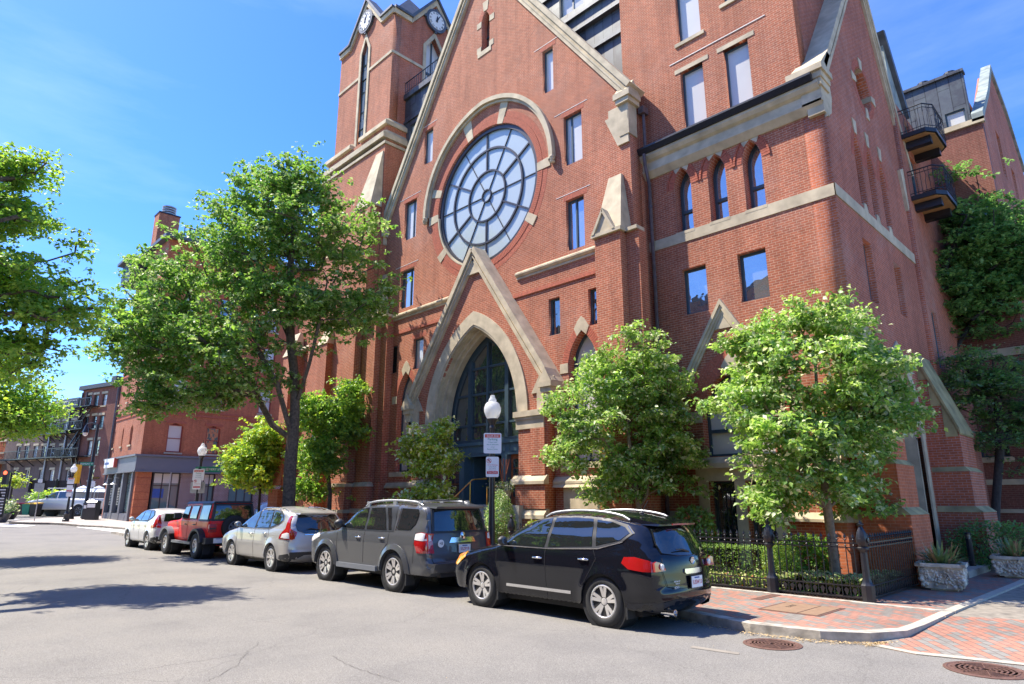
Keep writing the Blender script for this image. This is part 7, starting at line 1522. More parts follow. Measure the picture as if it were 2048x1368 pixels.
def tree(label, base, trunk, lobes, ntip, nleaf, lsize, mats, mw, bark, r0, group=None, spread=(.42, .42, .22), hole=.0, name='street_tree', cat='tree', seed=1, rtip=.012, bias=.42, extra_tips=(), fork=None, droop=.2, flat=.55, clus=0):
    rs = np.random.default_rng(seed); t = thing(name, label, cat, base, group=group); base = Vector(base)
    nodes = []; par = []
    def addpath(pts, p0):
        p = p0
        for q in pts: nodes.append(Vector(q)); par.append(p); p = len(nodes) - 1
        return p
    addpath(trunk, -1)
    for fk in (fork or []):
        k = min(range(len(nodes)), key=lambda i: (nodes[i] - Vector(fk[0])).length); addpath(fk[1:], k)
    tips = [Vector(p) for p in extra_tips]; vol = np.array([l[3] * l[4] * l[5] for l in lobes]) ** .8; vol /= vol.sum(); tr = 0
    while len(tips) < ntip and tr < ntip * 30:
        tr += 1; l = lobes[rs.choice(len(lobes), p=vol)]; d = rs.normal(0, 1, 3); d /= np.linalg.norm(d); rr = rs.random() ** bias
        p = Vector((l[0] + d[0] * l[3] * rr, l[1] + d[1] * l[4] * rr, l[2] + d[2] * l[5] * rr))
        if hole and noise.noise(p * .55 + Vector((seed, 0, 0))) < -.35 + hole: continue
        tips.append(p)
    top = nodes[-1]; tips.sort(key=lambda p: min((p - q).length for q in nodes[:len(trunk)]))
    for p in tips:
        best, bd = 0, 1e9
        for i, q in enumerate(nodes):
            if i < max(1, len(trunk) // 3): continue
            dd = (p - q).length + max(0, q.z - p.z) * 1.2
            if dd < bd: best, bd = i, dd
        q = nodes[best]; dv2 = p - q; n = max(1, int(dv2.length / .6)); pr = best
        for j in range(1, n + 1):
            a = j / n; s_ = q + dv2 * a + Vector((rs.normal(0, .05), rs.normal(0, .05), -.10 * math.sin(math.pi * a) * min(2, dv2.length) + rs.normal(0, .03))); nodes.append(s_); par.append(pr); pr = len(nodes) - 1
    N_ = len(nodes); cnt = [0] * N_; ch = [[] for _ in range(N_)]
    for i, p in enumerate(par):
        if p >= 0: ch[p].append(i)
    for i in range(N_ - 1, -1, -1): cnt[i] = max(1, cnt[i]) if not ch[i] else sum(cnt[c] for c in ch[i])
    tot = cnt[0]; rad = [max(rtip, r0 * (c / tot) ** .46) for c in cnt]
    mb = MB(); seen = [False] * N_
    def chain(i):
        o = [i]
        while ch[o[-1]]: o.append(max(ch[o[-1]], key=lambda c: cnt[c]))
        return o
    st = [(0, None)]
    while st:
        i, pr = st.pop(); o = chain(i); pts_ = ([nodes[pr]] if pr is not None else []) + [nodes[j] for j in o]; rr = ([rad[o[0]] * .9] if pr is not None else []) + [rad[j] for j in o]
        if pr is None: rr[0] *= 1.25
        if len(pts_) > 1: mb.tube(pts_, rr, 10 if rr[0] > .12 else 6 if rr[0] > .035 else 4, cap=False)
        for a, b in zip(o, o[1:]):
            for c in ch[a]:
                if c != b: st.append((c, a))
    mb.build('trunk', M[bark], t, smooth=60, fix=False)
    tp = np.array([tuple(p) for p in tips]); 
    if clus:
        k2 = rs.integers(0, len(tp), len(tp) * clus); tc2 = tp[k2] + rs.normal(0, 1, (len(k2), 3)) * spread; nl = max(1, nleaf // clus)
        cen = np.repeat(tc2, nl, axis=0) + rs.normal(0, 1, (len(tc2) * nl, 3)) * (.085, .085, .04)
    else:
        cen = np.repeat(tp, nleaf, axis=0); cen = cen + rs.normal(0, 1, cen.shape) * spread
    leaves('crown', cen, lsize, [M[m] for m in mats], t, mw, flat=flat, droop=droop); return t
def lob(u, v, dep, ru, rv, rd=None): p = wp(u, v, dep); k_ = dep / 1329.; return (p.x, p.y, p.z, (rd or ru * k_), (rd or ru * k_), rv * k_)
# the big maple on the sidewalk
TB = Vector((-24.2, 12.2, 0)); TB = Vector((onY(578, 1010, 12.0)[0], 12.0, 0)); td = -TB.x * .712 + TB.y * .702
def tp_(u, v, dd=0): return tuple(wp(u, v, td + dd))
trk = [tuple(TB), tp_(578, 1000), tp_(580, 940), tp_(585, 880), tp_(590, 820), tp_(590, 760), tp_(582, 690), tp_(578, 600), tp_(582, 520), tp_(590, 430)]
fk = [[tp_(585, 890), tp_(545, 850), tp_(518, 800, .5), tp_(500, 740, .8), tp_(470, 700, 1.2), tp_(430, 660, 1.6)], [tp_(588, 840), tp_(618, 730, -.5), tp_(640, 640, -.8), tp_(655, 560, -1)], [tp_(586, 850), tp_(555, 770, -1), tp_(510, 690, -1.5), tp_(450, 620, -2)], [tp_(584, 700), tp_(550, 610, .5), tp_(500, 520, 1)], [tp_(580, 640), tp_(620, 520, 1), tp_(670, 450, 1.5)]]
lb = [lob(330, 640, td, 115, 115, 2.4), lob(265, 660, td + .3, 50, 50, 1.2), lob(420, 560, td, 120, 130, 2.8), lob(430, 700, td - 1, 120, 75, 2.4), lob(560, 470, td, 130, 150, 2.8), lob(600, 370, td, 75, 60, 1.6), lob(520, 400, td, 80, 70, 1.8), lob(660, 480, td, 110, 115, 2.4), lob(650, 620, td - .5, 100, 85, 2.2), lob(540, 640, td - 1.5, 110, 100, 2.2), lob(330, 560, td + 1, 70, 50, 1.6), lob(300, 730, td, 70, 60, 1.4), lob(690, 420, td, 60, 50, 1.2), lob(450, 480, td, 70, 60, 1.5)]
lb += [lob(300, 775, td, 80, 45, 1.6), lob(380, 790, td - .6, 75, 40, 1.5), lob(240, 700, td + .2, 45, 40, 1.0), lob(430, 790, td - .5, 60, 40, 1.3), lob(500, 760, td - 1, 60, 45, 1.4), lob(330, 800, td, 60, 35, 1.2), lob(700, 640, td - .3, 70, 70, 1.6), lob(740, 560, td, 45, 60, 1.0)]
tree('tall spreading maple shading the row of parked cars, behind the silver crossover', TB, trk, lb, 700, 104, .175, ['leaf_maple', 'leaf_maple2', 'leaf_maple3'], [.55, .22, .23], 'bark', .25, seed=3, fork=fk, spread=(.42, .42, .16), hole=.16, name='maple_tree', bias=.38, rtip=.014, clus=8)
# trees on the near left kerb: the crowns reach into the frame
b1 = (-19.5, -2.2, 0)
lb = [lob(-30, 560, 16, 120, 120, 1.5), lob(20, 420, 16, 85, 65, 1.4), lob(60, 560, 16, 85, 60, 1.3), lob(100, 620, 16, 70, 50, 1.1), lob(0, 690, 16, 80, 60, 1.3), lob(-50, 420, 16.5, 90, 80, 1.3), lob(75, 480, 16, 75, 35, 1), lob(40, 335, 16, 35, 45, .8)]
tree('bright green leafy street tree reaching in at the left edge', b1, [b1, (-19.5, -2.2, 2.5), (-19.4, -2.0, 4), (-19, -1.6, 6), (-18.5, -1, 8.5)], lb, 250, 104, .135, ['leaf_lime', 'leaf_maple', 'leaf_lime2'], [.45, .2, .35], 'bark', .22, seed=5, spread=(.30, .30, .12), hole=.18, group='street trees on the near kerb', clus=8)
b2 = (-33.5, -1.6, .0)
lb = [lob(-20, 820, 24, 120, 70, 2.4), lob(40, 790, 24, 50, 28, .8), lob(50, 850, 24, 40, 28, .8), lob(-60, 760, 24, 110, 80, 2.4), lob(20, 830, 24, 60, 40, 1.1)]
tree('second bright street tree low at the left edge, in front of the far row houses', b2, [b2, (-33.5, -1.6, 2.5), (-33, -1.2, 4), (-32, -.5, 5)], lb, 200, 90, .15, ['leaf_lime', 'leaf_maple', 'leaf_lime2'], [.5, .2, .3], 'bark', .2, seed=6, spread=(.32, .32, .15), group='street trees on the near kerb')
# a kerb tree behind the camera, seen in the portal glass
for i_, b3 in enumerate(((-27, -8, 0), (-9.5, -9.5, 0))):
    tree(('leafy tree on the far pavement opposite the portal', 'leafy tree on the far pavement nearer the lane')[i_], b3, [b3, (b3[0], b3[1], 3), (b3[0] + .2, b3[1], 6)], [(b3[0], b3[1], 8, 3.4, 3.2, 3.2), (b3[0] + 1.5, b3[1], 6.2, 2.4, 2.4, 1.8)], 150, 60, .26, ['leaf_maple', 'leaf_maple2'], [.6, .4], 'bark', .2, seed=8 + i_, spread=(.5, .5, .3), group='trees across the street')
# garden trees (small, drooping pale leaves)
def gtree(label, u, v, Y, lobs, nt, seed, r0=.09, lean=0, nl=90, ls=.125, mats=('leaf_dog', 'leaf_dog2', 'leaf_dog3'), mw=(.5, .18, .32), bark='bark_light', trk=None, grp='small garden trees before the church', sp=(.19, .19, .09), stems=()):
    x, z = onY(u, v, Y); b = Vector((x, Y, 0.04)); dep = -x * .712 + Y * .702
    tk = [tuple(b)] + [tuple(wp(a, b_, dep)) for a, b_ in trk]; fk_ = [[tuple(wp(a, b_, dep + d_)) for a, b_, d_ in s] for s in stems]
    lb_ = [(*wp(a, b_, dep + d_), ru * dep / 1329 * 1.0, ru * dep / 1329, rv * dep / 1329) for a, b_, d_, ru, rv in lobs]
    return tree(label, b, tk, lb_, nt, nl, ls, mats, mw, bark, r0, seed=seed, spread=sp, group=grp, name='garden_tree', rtip=.007, fork=fk_, droop=.55, flat=.6, clus=9, hole=.22)
gtree('pale green garden tree in front of the wing corner, behind the fence corner post', 1672, 1150, 15.7, [(1600, 720, 0, 150, 95), (1500, 790, 0, 95, 70), (1690, 760, 0, 130, 100), (1760, 700, .2, 60, 60), (1560, 860, -.3, 130, 80), (1720, 870, 0, 110, 70), (1620, 960, 0, 130, 60), (1770, 830, .3, 70, 50), (1640, 640, 0, 110, 50), (1540, 1010, -.2, 60, 45), (1500, 700, .2, 50, 60), (1740, 1000, 0, 90, 40), (1430, 800, 0, 40, 25), (1830, 790, 0, 22, 20), (1480, 660, 0, 25, 40), (1560, 625, 0, 20, 25), (1725, 625, 0, 22, 30), (1450, 1000, 0, 30, 20)], 330, 11, r0=.10,
      trk=[(1663, 1080), (1655, 1020), (1648, 960), (1640, 880), (1635, 800), (1630, 720)], stems=[[(1658, 1040, 0), (1690, 980, .2), (1725, 900, .4), (1750, 820, .5)], [(1655, 1030, 0), (1610, 960, -.3), (1570, 880, -.5), (1530, 810, -.6)], [(1648, 960, 0), (1600, 860, .3), (1590, 740, .4)], [(1645, 940, 0), (1700, 830, -.4), (1720, 740, -.4)]], nl=126)
gtree('bright green garden tree between the lamp post and the arched window of the wing', 1275, 1080, 15.7, [(1250, 720, 0, 105, 85), (1190, 790, 0, 85, 70), (1310, 790, 0, 90, 80), (1250, 870, 0, 130, 80), (1160, 880, -.2, 70, 60), (1330, 900, .2, 80, 70), (1250, 960, 0, 110, 45), (1340, 700, .2, 50, 50), (1130, 840, 0, 45, 35), (1370, 950, 0, 45, 30), (1290, 650, 0, 25, 22), (1105, 920, 0, 20, 25)], 270, 12, r0=.08,
      trk=[(1278, 1020), (1272, 980), (1262, 920), (1255, 850), (1250, 760)], stems=[[(1276, 1000, 0), (1310, 930, .2), (1330, 850, .3), (1330, 770, .3)], [(1274, 990, 0), (1220, 920, -.2), (1190, 850, -.3)], [(1283, 1060, 0), (1295, 990, -.2), (1300, 900, -.4)]], nl=126)
gtree('small young garden tree left of the portal, behind the dark grey off-roader', 862, 1060, 14.5, [(850, 880, 0, 45, 40), (880, 860, 0, 25, 25), (830, 930, 0, 40, 30), (880, 940, 0, 45, 40), (860, 990, 0, 65, 25), (815, 900, 0, 20, 20)], 120, 13, r0=.04, trk=[(862, 1010), (860, 950), (855, 890)], nl=99, ls=.14, mats=('leaf_lime', 'leaf_yellow', 'leaf_dog2'), mw=(.45, .3, .25))
gtree('full garden tree right behind the big maple trunk', 660, 1020, 14.6, [(660, 830, 0, 60, 55), (690, 790, 0, 35, 30), (640, 900, 0, 60, 50), (690, 880, 0, 40, 50), (650, 960, 0, 55, 40), (620, 860, .3, 40, 50)], 240, 14, r0=.09, trk=[(660, 990), (655, 930), (655, 870), (660, 810)], nl=81, ls=.17, mats=('leaf_lime', 'leaf_maple', 'leaf_dog3'), mw=(.3, .35, .35), bark='bark', sp=(.3, .3, .15))
gtree('yellow green tree left of the big maple trunk, behind the red car', 520, 1010, 15.5, [(510, 900, 0, 55, 40), (540, 880, 0, 45, 40), (480, 930, 0, 40, 30), (520, 950, 0, 50, 35), (550, 930, 0, 30, 40), (500, 870, 0, 30, 25)], 190, 15, r0=.07, trk=[(520, 985), (520, 940), (522, 890)], nl=72, ls=.22, mats=('leaf_lime', 'leaf_yellow', 'leaf_dog3'), mw=(.45, .25, .3), bark='bark_dark', sp=(.4, .4, .2))
# dark trees by the lane
def dtree(label, u, v, dep, lobs, nt, seed, mats, mw, trk, r0=.16, ls=.17, nl=84, sp=(.42, .42, .09), stems=(), grp='dark trees beside the lane', ex=None):
    b = wp(u, v, dep); b.z = 0; lb_ = [(*wp(a, b_, dep + d_), ru * dep / 1329, ru * dep / 1329, rv * dep / 1329) for a, b_, d_, ru, rv in lobs]
    return tree(label, b, [tuple(b)] + [tuple(wp(a, c_, dep)) for a, c_ in trk], lb_, nt, nl, ls, mats, mw, 'bark_dark', r0, seed=seed, spread=sp, name='lane_tree', fork=[[tuple(wp(a, c_, dep + d_)) for a, c_, d_ in s] for s in stems], group=grp, rtip=.016, flat=.35, hole=.2, clus=7)
dtree('tall dark green tree by the lane with its crown up to the lower balcony', 1880, 1120, 23.5, [(1940, 450, 0, 100, 110), (1900, 400, 0, 60, 70), (1930, 350, 0, 35, 35), (2010, 520, 0, 90, 120), (1890, 560, 0, 70, 80), (1980, 620, 0, 110, 60), (2060, 600, 0, 90, 160), (1880, 480, 0, 55, 60), (1860, 640, .3, 45, 60), (1960, 560, .5, 90, 70)], 470, 21, ('leaf_deep', 'leaf_deep2'), (.6, .4), [(1876, 1000), (1872, 860), (1868, 760), (1866, 660), (1880, 560), (1920, 460)], stems=[[(1870, 780, 0), (1900, 720, .4), (1945, 640, .8), (1990, 560, 1)], [(1872, 850, 0), (1920, 760, .5), (1990, 700, 1), (2050, 640, 1)]], nl=85)
dtree('low dark evergreen spreading over the right edge above the planters', 1985, 1120, 21, [(2010, 760, 0, 80, 45), (2040, 850, 0, 75, 50), (1950, 810, .3, 55, 35), (1960, 720, 0, 60, 35), (2050, 940, 0, 40, 30), (1990, 880, 0, 60, 25), (1920, 760, 0, 40, 25), (2080, 800, 0, 90, 110)], 200, 22, ('leaf_pine', 'leaf_deep', 'leaf_deep2'), (.35, .4, .25), [(1992, 1000), (2000, 900), (1995, 800), (1985, 720)], r0=.12, ls=.12, nl=110, sp=(.3, .3, .07))
# shrubs, hedge, hostas
def shrub(name, label, cat, c, r, n, ls, mats, mw=None, group=None, boxy=None, stems=True, flat=.8):
    t = thing(name, label, cat, (c[0], c[1], 0.03), group=group); d = RNG.normal(0, 1, (n, 3)); d /= np.linalg.norm(d, axis=1)[:, None]
    if boxy is not None: p = RNG.uniform(-1, 1, (n, 3)); k_ = RNG.integers(0, 3, n); sg = np.sign(p[np.arange(n), k_]); p[np.arange(n), k_] = sg * RNG.uniform(.82, 1.02, n); cen = p * np.array(r) + c
    else:
        rr = RNG.uniform(.55, 1.03, n) ** .6; 
        w_ = np.array([1 + .13 * noise.noise(Vector(x) * 2.3 + Vector(c)) for x in d]); cen = d * (rr * w_)[:, None] * np.array(r) + c
    cen = cen[cen[:, 2] > .06]; leaves('foliage', cen, ls, [M[m] for m in mats], t, mw, flat=flat, droop=0)
    mb = MB()
    for i in range(9): a = i * .7; mb.tube([(c[0] + .08 * math.cos(a), c[1] + .08 * math.sin(a), .02), (c[0] + r[0] * .6 * math.cos(a), c[1] + r[1] * .6 * math.sin(a), c[2] + r[2] * .3)], [.02, .008], 4)
    mb.build('stems', M['bark_dark'], t); return t
x_, z_ = onY(1000, 1010, 14.7)
shrub('holly_bush', 'tall rounded glossy holly bush right behind the signed lamp post', 'bush', (x_, 14.7, 1.05), (.50, .5, 1.1), 6500, .06, ['leaf_deep2', 'leaf_hedge', 'leaf_dog2'], [.5, .32, .18])
x_, z_ = onY(1075, 1040, 14.6); shrub('shrub', 'yellow green shrub behind the bonnet of the black crossover', 'bush', (x_, 14.6, .75), (.55, .4, .55), 2500, .08, ['leaf_yellow', 'leaf_lime'], [.6, .4])
x_, z_ = onY(775, 990, 15.4); shrub('shrub', 'pale variegated shrub left of the portal steps', 'bush', (x_, 15.4, 1.0), (.7, .55, 1.0), 5000, .07, ['leaf_hedge', 'leaf_dog2', 'leaf_dog3'], [.4, .3, .3])
xh0, xh1 = onY(1400, 1100, 15.2)[0], onY(1520, 1100, 15.0)[0]
shrub('hedge', 'clipped green box hedge behind the iron fence', 'hedge', ((xh0 + xh1) / 2, 15.2, .42), (abs(xh1 - xh0) / 2 + .5, .35, .42), 9000, .035, ['leaf_hedge', 'leaf_deep2'], [.65, .35], boxy=1)
x_, z_ = onY(1562, 1110, 15.0); shrub('shrub', 'round clipped box bush at the end of the hedge behind the middle fence post', 'bush', (x_, 15.0, .48), (.42, .42, .5), 5000, .035, ['leaf_hedge', 'leaf_yellow', 'leaf_deep2'], [.5, .25, .25])
x_, z_ = onY(1385, 1040, 16.4); shrub('shrub', 'dark leafy shrub below the iron basement doors', 'bush', (x_, 16.4, 1.0), (.7, .45, .75), 2200, .12, ['leaf_deep2', 'leaf_hedge', 'orange_leaf'], [.6, .3, .1])
x_, z_ = onY(1610, 1100, 16.2); shrub('shrub', 'low leafy green plant at the foot of the pale garden tree', 'bush', (x_, 16.2, .55), (.75, .4, .55), 1600, .12, ['leaf_maple2', 'leaf_hedge'], [.6, .4])
def hosta(x, y, n, r, h, label, group=None, tip='leaf_cream'):
    t = thing('hosta', label, 'plant', (x, y, .04), group=group); mb = MB(); me = MB()
    for i in range(n):
        a = i * 2.399 + random.random() * .5; l = r * random.uniform(.7, 1.1); w_ = l * random.uniform(.26, .34); hh = h * random.uniform(.6, 1.1); p = []
        for j in range(6):
            s_ = j / 5; rr = l * s_; z = .04 + hh * math.sin(min(1, s_ * 1.25) * math.pi * .62) ; wd = w_ * math.sin(math.pi * (s_ * .85 + .1)) ** .8; c_, sn = math.cos(a), math.sin(a)
            p.append([Vector((x + rr * c_ - q * wd * sn, y + rr * sn + q * wd * c_, z + abs(q) * wd * .3)) for q in (-1, -.55, 0, .55, 1)])
        for j in range(5):
            for k_ in range(4): (me if k_ in (0, 3) else mb).add([p[j][k_], p[j][k_ + 1], p[j + 1][k_ + 1], p[j + 1][k_]], [(0, 1, 2, 3)])
    mb.build('leaves', M['leaf_hosta'], t, fix=False); me.build('leaf_edges', M[tip], t, fix=False)
hp = 'cream edged hostas along the foot of the fence'; lab_h = 'cream edged hosta in the row along the foot of the fence'
for i in range(15): u = 1585 + i * 14.5; x_ = onY(u, 1150, 14.7)[0]; hosta(min(x_, -4.95), 14.55 + .3 * (i % 3), 16, .38, .30, lab_h, hp)
for i in range(6): hosta(-5.0 + .05 * (i % 2), 15.0 + i * .38, 14, .34, .28, lab_h, hp)
for i in range(14):
    x_ = onY(1402 + i * 13, 1130, 14.4)[0]; tl_ = thing('hosta', 'small green and straw coloured border plant in front of the box hedge', 'plant', (x_, 14.4, .04), group='border plants before the hedge')
    c_ = np.array([[x_, 14.4, .12]]).repeat(90, 0) + RNG.normal(0, 1, (90, 3)) * (.11, .08, .07); c_[:, 2] = np.abs(c_[:, 2]) + .02; leaves('foliage', c_, .08, [M['leaf_hedge'], M['leaf_cream'], M['orange_leaf']], tl_, [.5, .4, .1])
# ground cover soil to wall
c_ = np.column_stack([RNG.uniform(-14, -4.8, 5200), RNG.uniform(14.2, 17.3, 5200), RNG.uniform(.05, .16, 5200)])
tag(leaves('ground_cover', c_, .085, [M['leaf_maple2'], M['leaf_hedge'], M['leaf_dog3']], None, [.5, .25, .25]), kind='stuff')
c_ = np.column_stack([RNG.uniform(-36, -23, 3000), RNG.uniform(14.2, 16.8, 3000), RNG.uniform(.05, .5, 3000)]); tag(leaves('ground_cover', c_, .12, [M['leaf_maple2'], M['leaf_hedge'], M['leaf_dog3']], None, [.5, .25, .25]), kind='stuff')
# far greenery
def far_bush(label, u, v, dep, ru, rv, n, ls, mats, name='vine', cat='vine'):
    p = wp(u, v, dep); k_ = dep / 1329; t = thing(name, label, cat, (p.x, p.y, gzc(p.x))); c_ = np.array(tuple(p)) + RNG.normal(0, .5, (n, 3)) * (ru * k_, ru * k_, rv * k_)
    leaves('foliage', c_, ls, [M[m] for m in mats], t, None); MB().tube([(p.x, p.y, gzc(p.x)), tuple(p)], .08, 5).build('stems', M['bark_dark'], t)
far_bush('bright vine hanging over the low brown wall, left part', 95, 992, 65.5, 32, 9, 700, .28, ['leaf_lime', 'leaf_dog3']); far_bush('bright vine hanging over the low brown wall above the truck bonnet', 125, 989, 65.5, 28, 8, 500, .28, ['leaf_lime', 'leaf_yellow'])
far_bush('bright green shrub beside the red traffic signal', 27, 962, 60, 22, 12, 500, .3, ['leaf_lime', 'leaf_yellow'], 'shrub', 'bush')
x_, z_ = -2.2, 24.5
shrub('shrub', 'dark shrub at the right edge behind the far stone planter', 'bush', (*onY(2000, 1085, 22.5)[:1], 22.5, .7), (1.3, .6, .65), 3000, .09, ['leaf_deep', 'leaf_deep2'], [.6, .4])
# ================================================================ STREET FURNITURE
def finial(mb, x, y, z, s=1.0):                  # fleur-de-lis like spear head
    mb.add([(x, y, z + .16 * s), (x - .035 * s, y, z + .075 * s), (x, y - .02 * s, z + .075 * s), (x + .035 * s, y, z + .075 * s), (x, y + .02 * s, z + .075 * s), (x, y, z + .045 * s)], [(0, 1, 2), (0, 2, 3), (0, 3, 4), (0, 4, 1), (5, 2, 1), (5, 3, 2), (5, 4, 3), (5, 1, 4)])
    mb.lathe([(.008 * s, 0), (.02 * s, .015 * s), (.02 * s, .03 * s), (.008 * s, .05 * s)], (x, y, z), 6)
    for q in (-1, 1): mb.tube([(x, y, z + .02 * s), (x + q * .03 * s, y, z + .03 * s), (x + q * .042 * s, y, z + .055 * s)], .006 * s, 4)
def fence_post(parent, x, y):
    mb = MB(); mb.lathe([(.125, 0), (.125, .30), (.10, .33), (.085, .37), (.075, .42), (.07, .5), (.062, .9), (.08, .93), (.105, .96), (.105, .985), (.09, 1.0)], (x, y, 0), 8)
    mb.lathe([(.07, 1.0), (.11, 1.08), (.115, 1.14), (.085, 1.27), (.04, 1.36), (.035, 1.37), (.035, 1.38), (.07, 1.42), (.03, 1.45), (.004, 1.50)], (x, y, 0), 8)
    o = mb.build('post', M['black'], parent, smooth=25)
    m_ = MB()
    for ax, sg in (('Y', -1), ('X', 1)): m_.lathe([(.02, sg * .10), (.05, sg * .112), (.055, sg * .118), (.03, sg * .125)], (x, y, 1.12), 10, axis=ax)
    m_.build('rosette', M['black'], parent).parent = o
def fence(name, label, a, b, posts, panel=True):
    t = thing(name, label, 'fence', (a[0], a[1], 0)); a = Vector(a); b = Vector(b); L_ = (b - a).length; d = (b - a) / L_; n = int(L_ / .148)
    r_ = MB()
    for z, w_ in ((.06, .03), (.27, .022), (1.06, .026), (.98, .012)): p, q = a, b; nn = Vector((-d.y, d.x)) * w_ / 2; r_.hexa([(p.x - nn.x, p.y - nn.y, z - .012), (q.x - nn.x, q.y - nn.y, z - .012), (q.x + nn.x, q.y + nn.y, z - .012), (p.x + nn.x, p.y + nn.y, z - .012), (p.x - nn.x, p.y - nn.y, z + .012), (q.x - nn.x, q.y - nn.y, z + .012), (q.x + nn.x, q.y + nn.y, z + .012), (p.x + nn.x, p.y + nn.y, z + .012)])
    r_.build('rails', M['black'], t)
    m_ = MB()
    for i in range(n):
        p = a + d * (L_ * (i + .5) / n); m_.tube([(p.x, p.y, .04), (p.x, p.y, 1.12)], .0105, 5, cap=False); finial(m_, p.x, p.y, 1.10, .95)
        m_.lathe([(.011, 0), (.024, .02), (.011, .04)], (p.x, p.y, 1.0), 6)
        if i < n - 1:                            # hanging leaf shapes between the bottom rails
            q = a + d * (L_ * (i + 1) / n); m_.add([(q.x, q.y, .25), (q.x - d.x * .045, q.y - d.y * .045, .19), (q.x, q.y, .08), (q.x + d.x * .045, q.y + d.y * .045, .19)], [(0, 1, 2, 3)])
            m_.tube([(q.x, q.y, .27), (q.x, q.y, .40)], .006, 4, cap=False); m_.add([(q.x, q.y, .46), (q.x - d.x * .02, q.y - d.y * .02, .40), (q.x, q.y, .37), (q.x + d.x * .02, q.y + d.y * .02, .40)], [(0, 1, 2, 3)])
    o = m_.build('pickets', M['black'], t, fix=False)
    for p in posts: fence_post(t, p[0], p[1])
    return t
fence('iron_fence', 'black iron spear fence in front of the garden bed along the sidewalk', (-4.62, 13.98), (-14.2, 13.98), [(-4.53, 13.98), (-6.38, 13.98), (-10.1, 13.98), (-14.2, 13.98)])
fence('iron_fence', 'short run of black iron spear fence returning to the wing corner', (-4.53, 14.1), (-4.53, 17.3), [])
fence('iron_fence', 'far black iron spear fence beyond the portal behind the cars', (-22.6, 13.98), (-37, 13.98), [(-22.6, 13.98), (-30, 13.98)])
# stone planters with spiky plants
def planter(x, y, rz, w_, h, label, seed, plabel):
    t = thing('stone_planter', label, 'planter', (0, 0, 0), group='carved stone planters by the lane'); random.seed(seed)
    mb = MB(); mb.hexa([(-w_ * .40, -w_ * .40, .04), (w_ * .40, -w_ * .40, .04), (w_ * .40, w_ * .40, .04), (-w_ * .40, w_ * .40, .04), (-w_ * .5, -w_ * .5, h - .07), (w_ * .5, -w_ * .5, h - .07), (w_ * .5, w_ * .5, h - .07), (-w_ * .5, w_ * .5, h - .07)])
    mb.box(-w_ * .3, w_ * .3, -w_ * .3, w_ * .3, 0, .05); mb.build('pot', M['planter_stone'], t)
    mb = MB(); e = w_ * .56
    for a, b, c_, d in ((-e, e, -e, -e + .1), (-e, e, e - .1, e), (-e, -e + .1, -e, e), (e - .1, e, -e, e)): mb.box(a, b, c_, d, h - .07, h)
    mb.build('rim', M['planter_stone'], t)
    mb = MB()
    for f in range(4):                           # carved swags, fruit and scrolls
        A = f * math.pi / 2; c_, s_ = math.cos(A), math.sin(A)
        def Q(u, o, z): return (u * c_ + (w_ * .44 + o + .06 * (z - .1) / h) * s_, u * s_ - (w_ * .44 + o + .06 * (z - .1) / h) * c_, z)
        def blob(u, z, r_): mb.lathe([(.004, -r_), (r_ * .7, -r_ * .7), (r_, 0), (r_ * .7, r_ * .7), (.004, r_)], Q(u, 0, z), 8)
        for i in range(15): a = math.pi * (i / 14); blob(-math.cos(a) * w_ * .36, h * .68 - math.sin(a) * h * .36 + random.gauss(0, .01), random.uniform(.025, .045))
        for i in range(7): blob(random.gauss(0, .05), h * .62 + random.gauss(0, .03), random.uniform(.02, .04))
        for sg in (-1, 1):
            for i in range(14): blob(sg * w_ * .42 + random.gauss(0, .03), random.uniform(.1, h - .14), random.uniform(.025, .05))
            mb.tube([Q(sg * (.06 + .22 * q / 9 * 1) , .01, h * .5 + .09 * math.sin(q * .9)) for q in range(10)], [.018] * 9 + [.005], 6)
        for i in range(60): blob(random.uniform(-w_ * .42, w_ * .42), random.uniform(.08, h - .1), random.uniform(.015, .042))
    mb.build('carving', M['planter_stone'], t, smooth=60)
    MB().box(-w_ * .46, w_ * .46, -w_ * .46, w_ * .46, h - .1, h - .04).build('soil', M['soil'], t)
    t.location = (x, y, 0); t.rotation_euler = (0, 0, rz)
    pt = thing('spiky_plant', plabel, 'plant', (0, 0, 0)); mb = MB(); mt = MB()
    for i in range(120):
        a = random.random() * 6.283; el = random.uniform(.25, 1.35); l = random.uniform(.32, .60); rr = random.uniform(0, w_ * .3); p0 = Vector((rr * math.cos(a), rr * math.sin(a), h - .05)); d = Vector((math.cos(a) * math.cos(el), math.sin(a) * math.cos(el), math.sin(el))); sd_ = Vector((-math.sin(a), math.cos(a), 0)) * .030
        p1 = p0 + d * l * .5 + Vector((0, 0, .02)); p2 = p0 + d * l + Vector((0, 0, -.05 * math.cos(el)))
        (mt if i % 4 == 0 else mb).add([p0 - sd_ * .5, p0 + sd_ * .5, p1 + sd_, p1 - sd_, p2], [(0, 1, 2, 3), (3, 2, 4)])
    mb.build('leaves', M['agave'], pt, fix=False); mt.build('dry_leaves', M['agave_dry'], pt, fix=False); pt.location = (x, y, 0)
M['planter_stone'] = plain('weathered_cast_stone', (0.66, 0.57, 0.45), .95, var=.40, scale=5, bump=.5); M['agave'] = leaf_mat('spiky_leaf', (.22, .30, .12), .3, .4, 5); M['agave_dry'] = leaf_mat('spiky_leaf_dry', (.48, .30, .16), .2, .3, 6)
pc = onZ(1888, 1180, 0); planter(pc[0] + .0, pc[1] + .12, R(8), .82, .56, 'carved weathered stone planter on the brick near the fence corner', 3, 'spiky pale succulent growing in the nearer carved planter')
pc = onZ(2022, 1155, 0); planter(pc[0] + .12, pc[1] + .2, R(5), .86, .52, 'carved weathered stone planter cut by the right edge of the picture', 4, 'drooping green spiky plant in the planter at the right edge')
random.seed(21)
